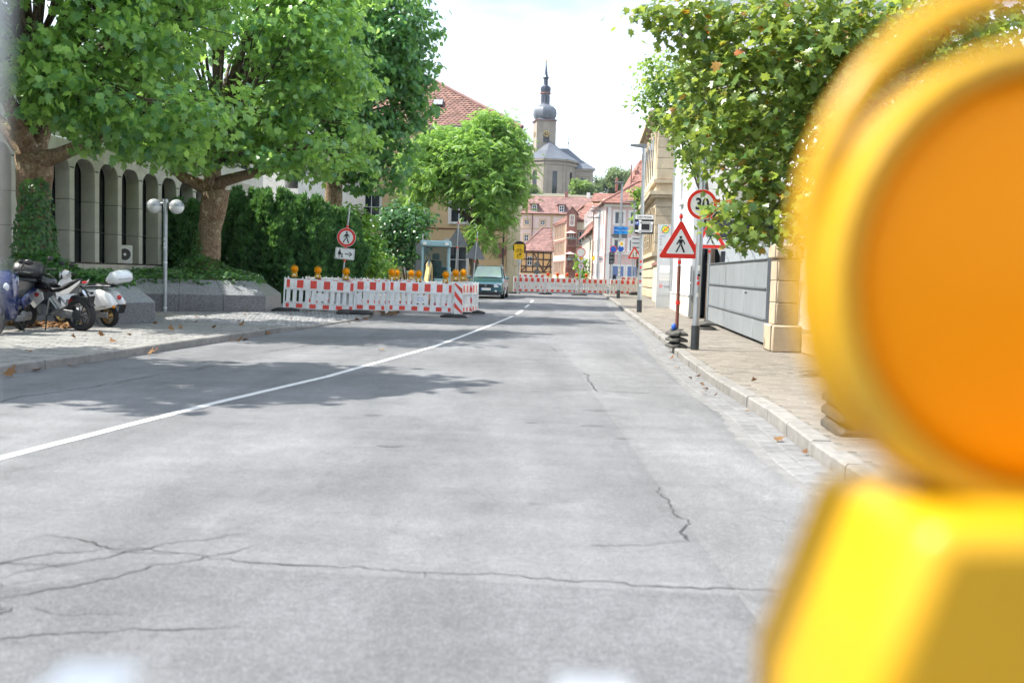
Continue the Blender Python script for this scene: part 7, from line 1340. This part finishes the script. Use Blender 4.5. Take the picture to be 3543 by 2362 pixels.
# --- blue maxi scooter
SC = thing('blue_scooter', 'dark blue maxi scooter with black top box at the left edge', 'scooter', (-9.13, 18.05, .12), R(281)); SC.rotation_euler.x = R(-4)
wheel(SC, -.66, .26, .26, .14, 'steel_dark', 5, .62); wheel(SC, .72, .27, .27, .12, 'steel_dark', 5, .66)
MB().loft([[(.45, -.24, .30), (.45, .24, .30), (.60, .16, .26), (.60, -.16, .26)], [(.50, -.27, .55), (.50, .27, .55), (.82, .14, .52), (.82, -.14, .52)], [(.50, -.25, .80), (.50, .25, .80), (.86, .12, .78), (.86, -.12, .78)], [(.42, -.22, 1.02), (.42, .22, 1.02), (.66, .12, 1.04), (.66, -.12, 1.04)], [(.38, -.15, 1.1), (.38, .15, 1.1), (.55, .1, 1.14), (.55, -.1, 1.14)]]).build('front_fairing', 'scooter_blue', SC, 180, bevel=.02)
for s in (-1, 1):
    MB().ball((.80, s * .115, .84), (.045, .05, .075), 14).build('headlight', 'headlamp', SC, 60); MB().side([(.6, .3), (.5, .3), (.5, .82), (.66, .8), (.72, .5)], -.006, .006, T(0, s * .235, 0, R(-14 * s))).build('fairing_insert', 'black_plastic', SC, bevel=.004)
    puff(MB(), [(-.1, .42), (-.02, .62), (-.25, .74), (-.62, .80), (-.86, .84), (-.82, .70), (-.5, .52)], .07, T(0, s * .14, 0), .7).build('side_panel', 'scooter_blue', SC, 180)
    MB().tube([(.4, s * .1, 1.08), (.34, s * .3, 1.12)], .02, 8).build('handlebar', 'steel_dark', SC, 60); MB().tube([(.34, s * .28, 1.12), (.30, s * .4, 1.11)], .022, 8).build('grip', 'rubber', SC); MB().tube([(.42, s * .2, 1.1), (.44, s * .26, 1.24), (.43, s * .3, 1.28)], .012, 6).ball((.43, s * .35, 1.30), (.045, .085, .055), 12).build('mirror', 'black_plastic', SC, 60); MB().tube([(.4, s * .24, 1.12), (.42, s * .38, 1.11)], .008, 6).build('brake_lever', 'chrome', SC)
    MB().b2((.0, s * .17, .22), (.45, s * .24, .33)).build('footboard', 'footwell_grey', SC, bevel=.03)
MB().loft([[(.46, -.2, .34), (.46, .2, .34), (.48, .2, .34), (.48, -.2, .34)], [(.38, -.2, .9), (.38, .2, .9), (.5, .2, .9), (.5, -.2, .9)]]).build('inner_shield', 'footwell_grey', SC, bevel=.02); MB().b2((-.05, -.12, .22), (.46, .12, .48)).build('tunnel', 'footwell_grey', SC, bevel=.05, seg=3)
puff(MB(), [(-.0, .62), (-.05, .76), (-.35, .80), (-.5, .90), (-.85, .94), (-.88, .84), (-.5, .74), (-.15, .60)], .16).build('seat', 'seat_black', SC, 180)
tb = puff(MB(), [(-.68, 1.02), (-.70, 1.14), (-.80, 1.27), (-.98, 1.31), (-1.12, 1.24), (-1.16, 1.10), (-1.1, .99), (-.8, .98)], .25).build('top_box', 'black_plastic', SC, 180); MB().b2((-1.165, -.235, 1.105), (-.70, .235, 1.115)).build('box_seam', 'rubber', tb); MB().b2((-.9, -.2, .92), (-.7, .2, .985)).build('rack', 'steel_dark', SC, bevel=.01)
puff(MB(), [(.55, .46), (.72, .52), (.92, .46), (1.0, .34), (.9, .36), (.72, .44), (.58, .38)], .075).build('front_mudguard', 'scooter_blue', SC, 180); MB().tube([(.56, .07, .6), (.72, .07, .27)], .025, 8).tube([(.56, -.07, .6), (.72, -.07, .27)], .025, 8).build('fork', 'steel_dark', SC)
MB().b2((-.75, .10, .2), (-.1, .17, .36)).build('engine_case', 'engine_grey', SC, bevel=.04, seg=3); MB().tube([(-.2, -.15, .25), (-.45, -.17, .28), (-.85, -.18, .36)], [.03, .07, .07], 12).build('exhaust', 'engine_grey', SC, 60); MB().lathe([(.1, 0), (.1, .04), (.05, .06)], 18, T(-.1, .16, .3, 0, R(-90))).build('clutch_cover', 'engine_grey', SC, 50)
MB().tube([(-.1, .12, .2), (-.2, .2, .0), (-.35, .2, .0)], .014, 6).build('centre_stand', 'steel_dark', SC); MB().add([(.62, -.17, 1.02), (.62, .17, 1.02), (.44, .12, 1.34), (.44, -.12, 1.34)], [(0, 1, 2, 3)]).build('windshield', 'smoked_screen', SC)

# ================================================================ right in front of the camera
FG = make_panel('white barrier panel right in front of the camera, only pegs showing', (-1.276, .46, .12), R(0), None, 2.4, .06, 1.005)
FGL = make_lamp('huge blurred yellow warning lamp with orange lens at the right', (.236, .452, 1.150), R(4), 'amber', None, .104, .062, .6); FGL['label'] = 'huge blurred yellow warning lamp with orange lens at the right'
GPst = thing('grey_post', 'blurred grey sign post at the extreme left edge of the view', 'post', (-.339, .46, 0), 0, ry=R(3.2)); MB().tube([(0, 0, .05), (0, 0, 2.6)], .021, 20).build('pole', 'galv', GPst, 60); MB().b2((-.1, -.1, 0), (.1, .1, .05)).build('base_plate', 'steel_dark', GPst)

# ================================================================ the air over the street: a trace of summer haze
hz = bpy.data.materials.new('haze'); hz.use_nodes = True; ht = hz.node_tree; ht.nodes.remove(ht.nodes['Principled BSDF'])
pv = ht.nodes.new('ShaderNodeVolumePrincipled'); pv.inputs['Color'].default_value = (.86, .92, 1.0, 1); pv.inputs['Density'].default_value = .0001; pv.inputs['Anisotropy'].default_value = .3
ht.links.new(pv.outputs[0], ht.nodes['Material Output'].inputs['Volume']); MT['haze'] = hz
MB().b2((-1250, -160, -3), (1250, 1450, 110)).build('haze', 'haze', None, kind='stuff')
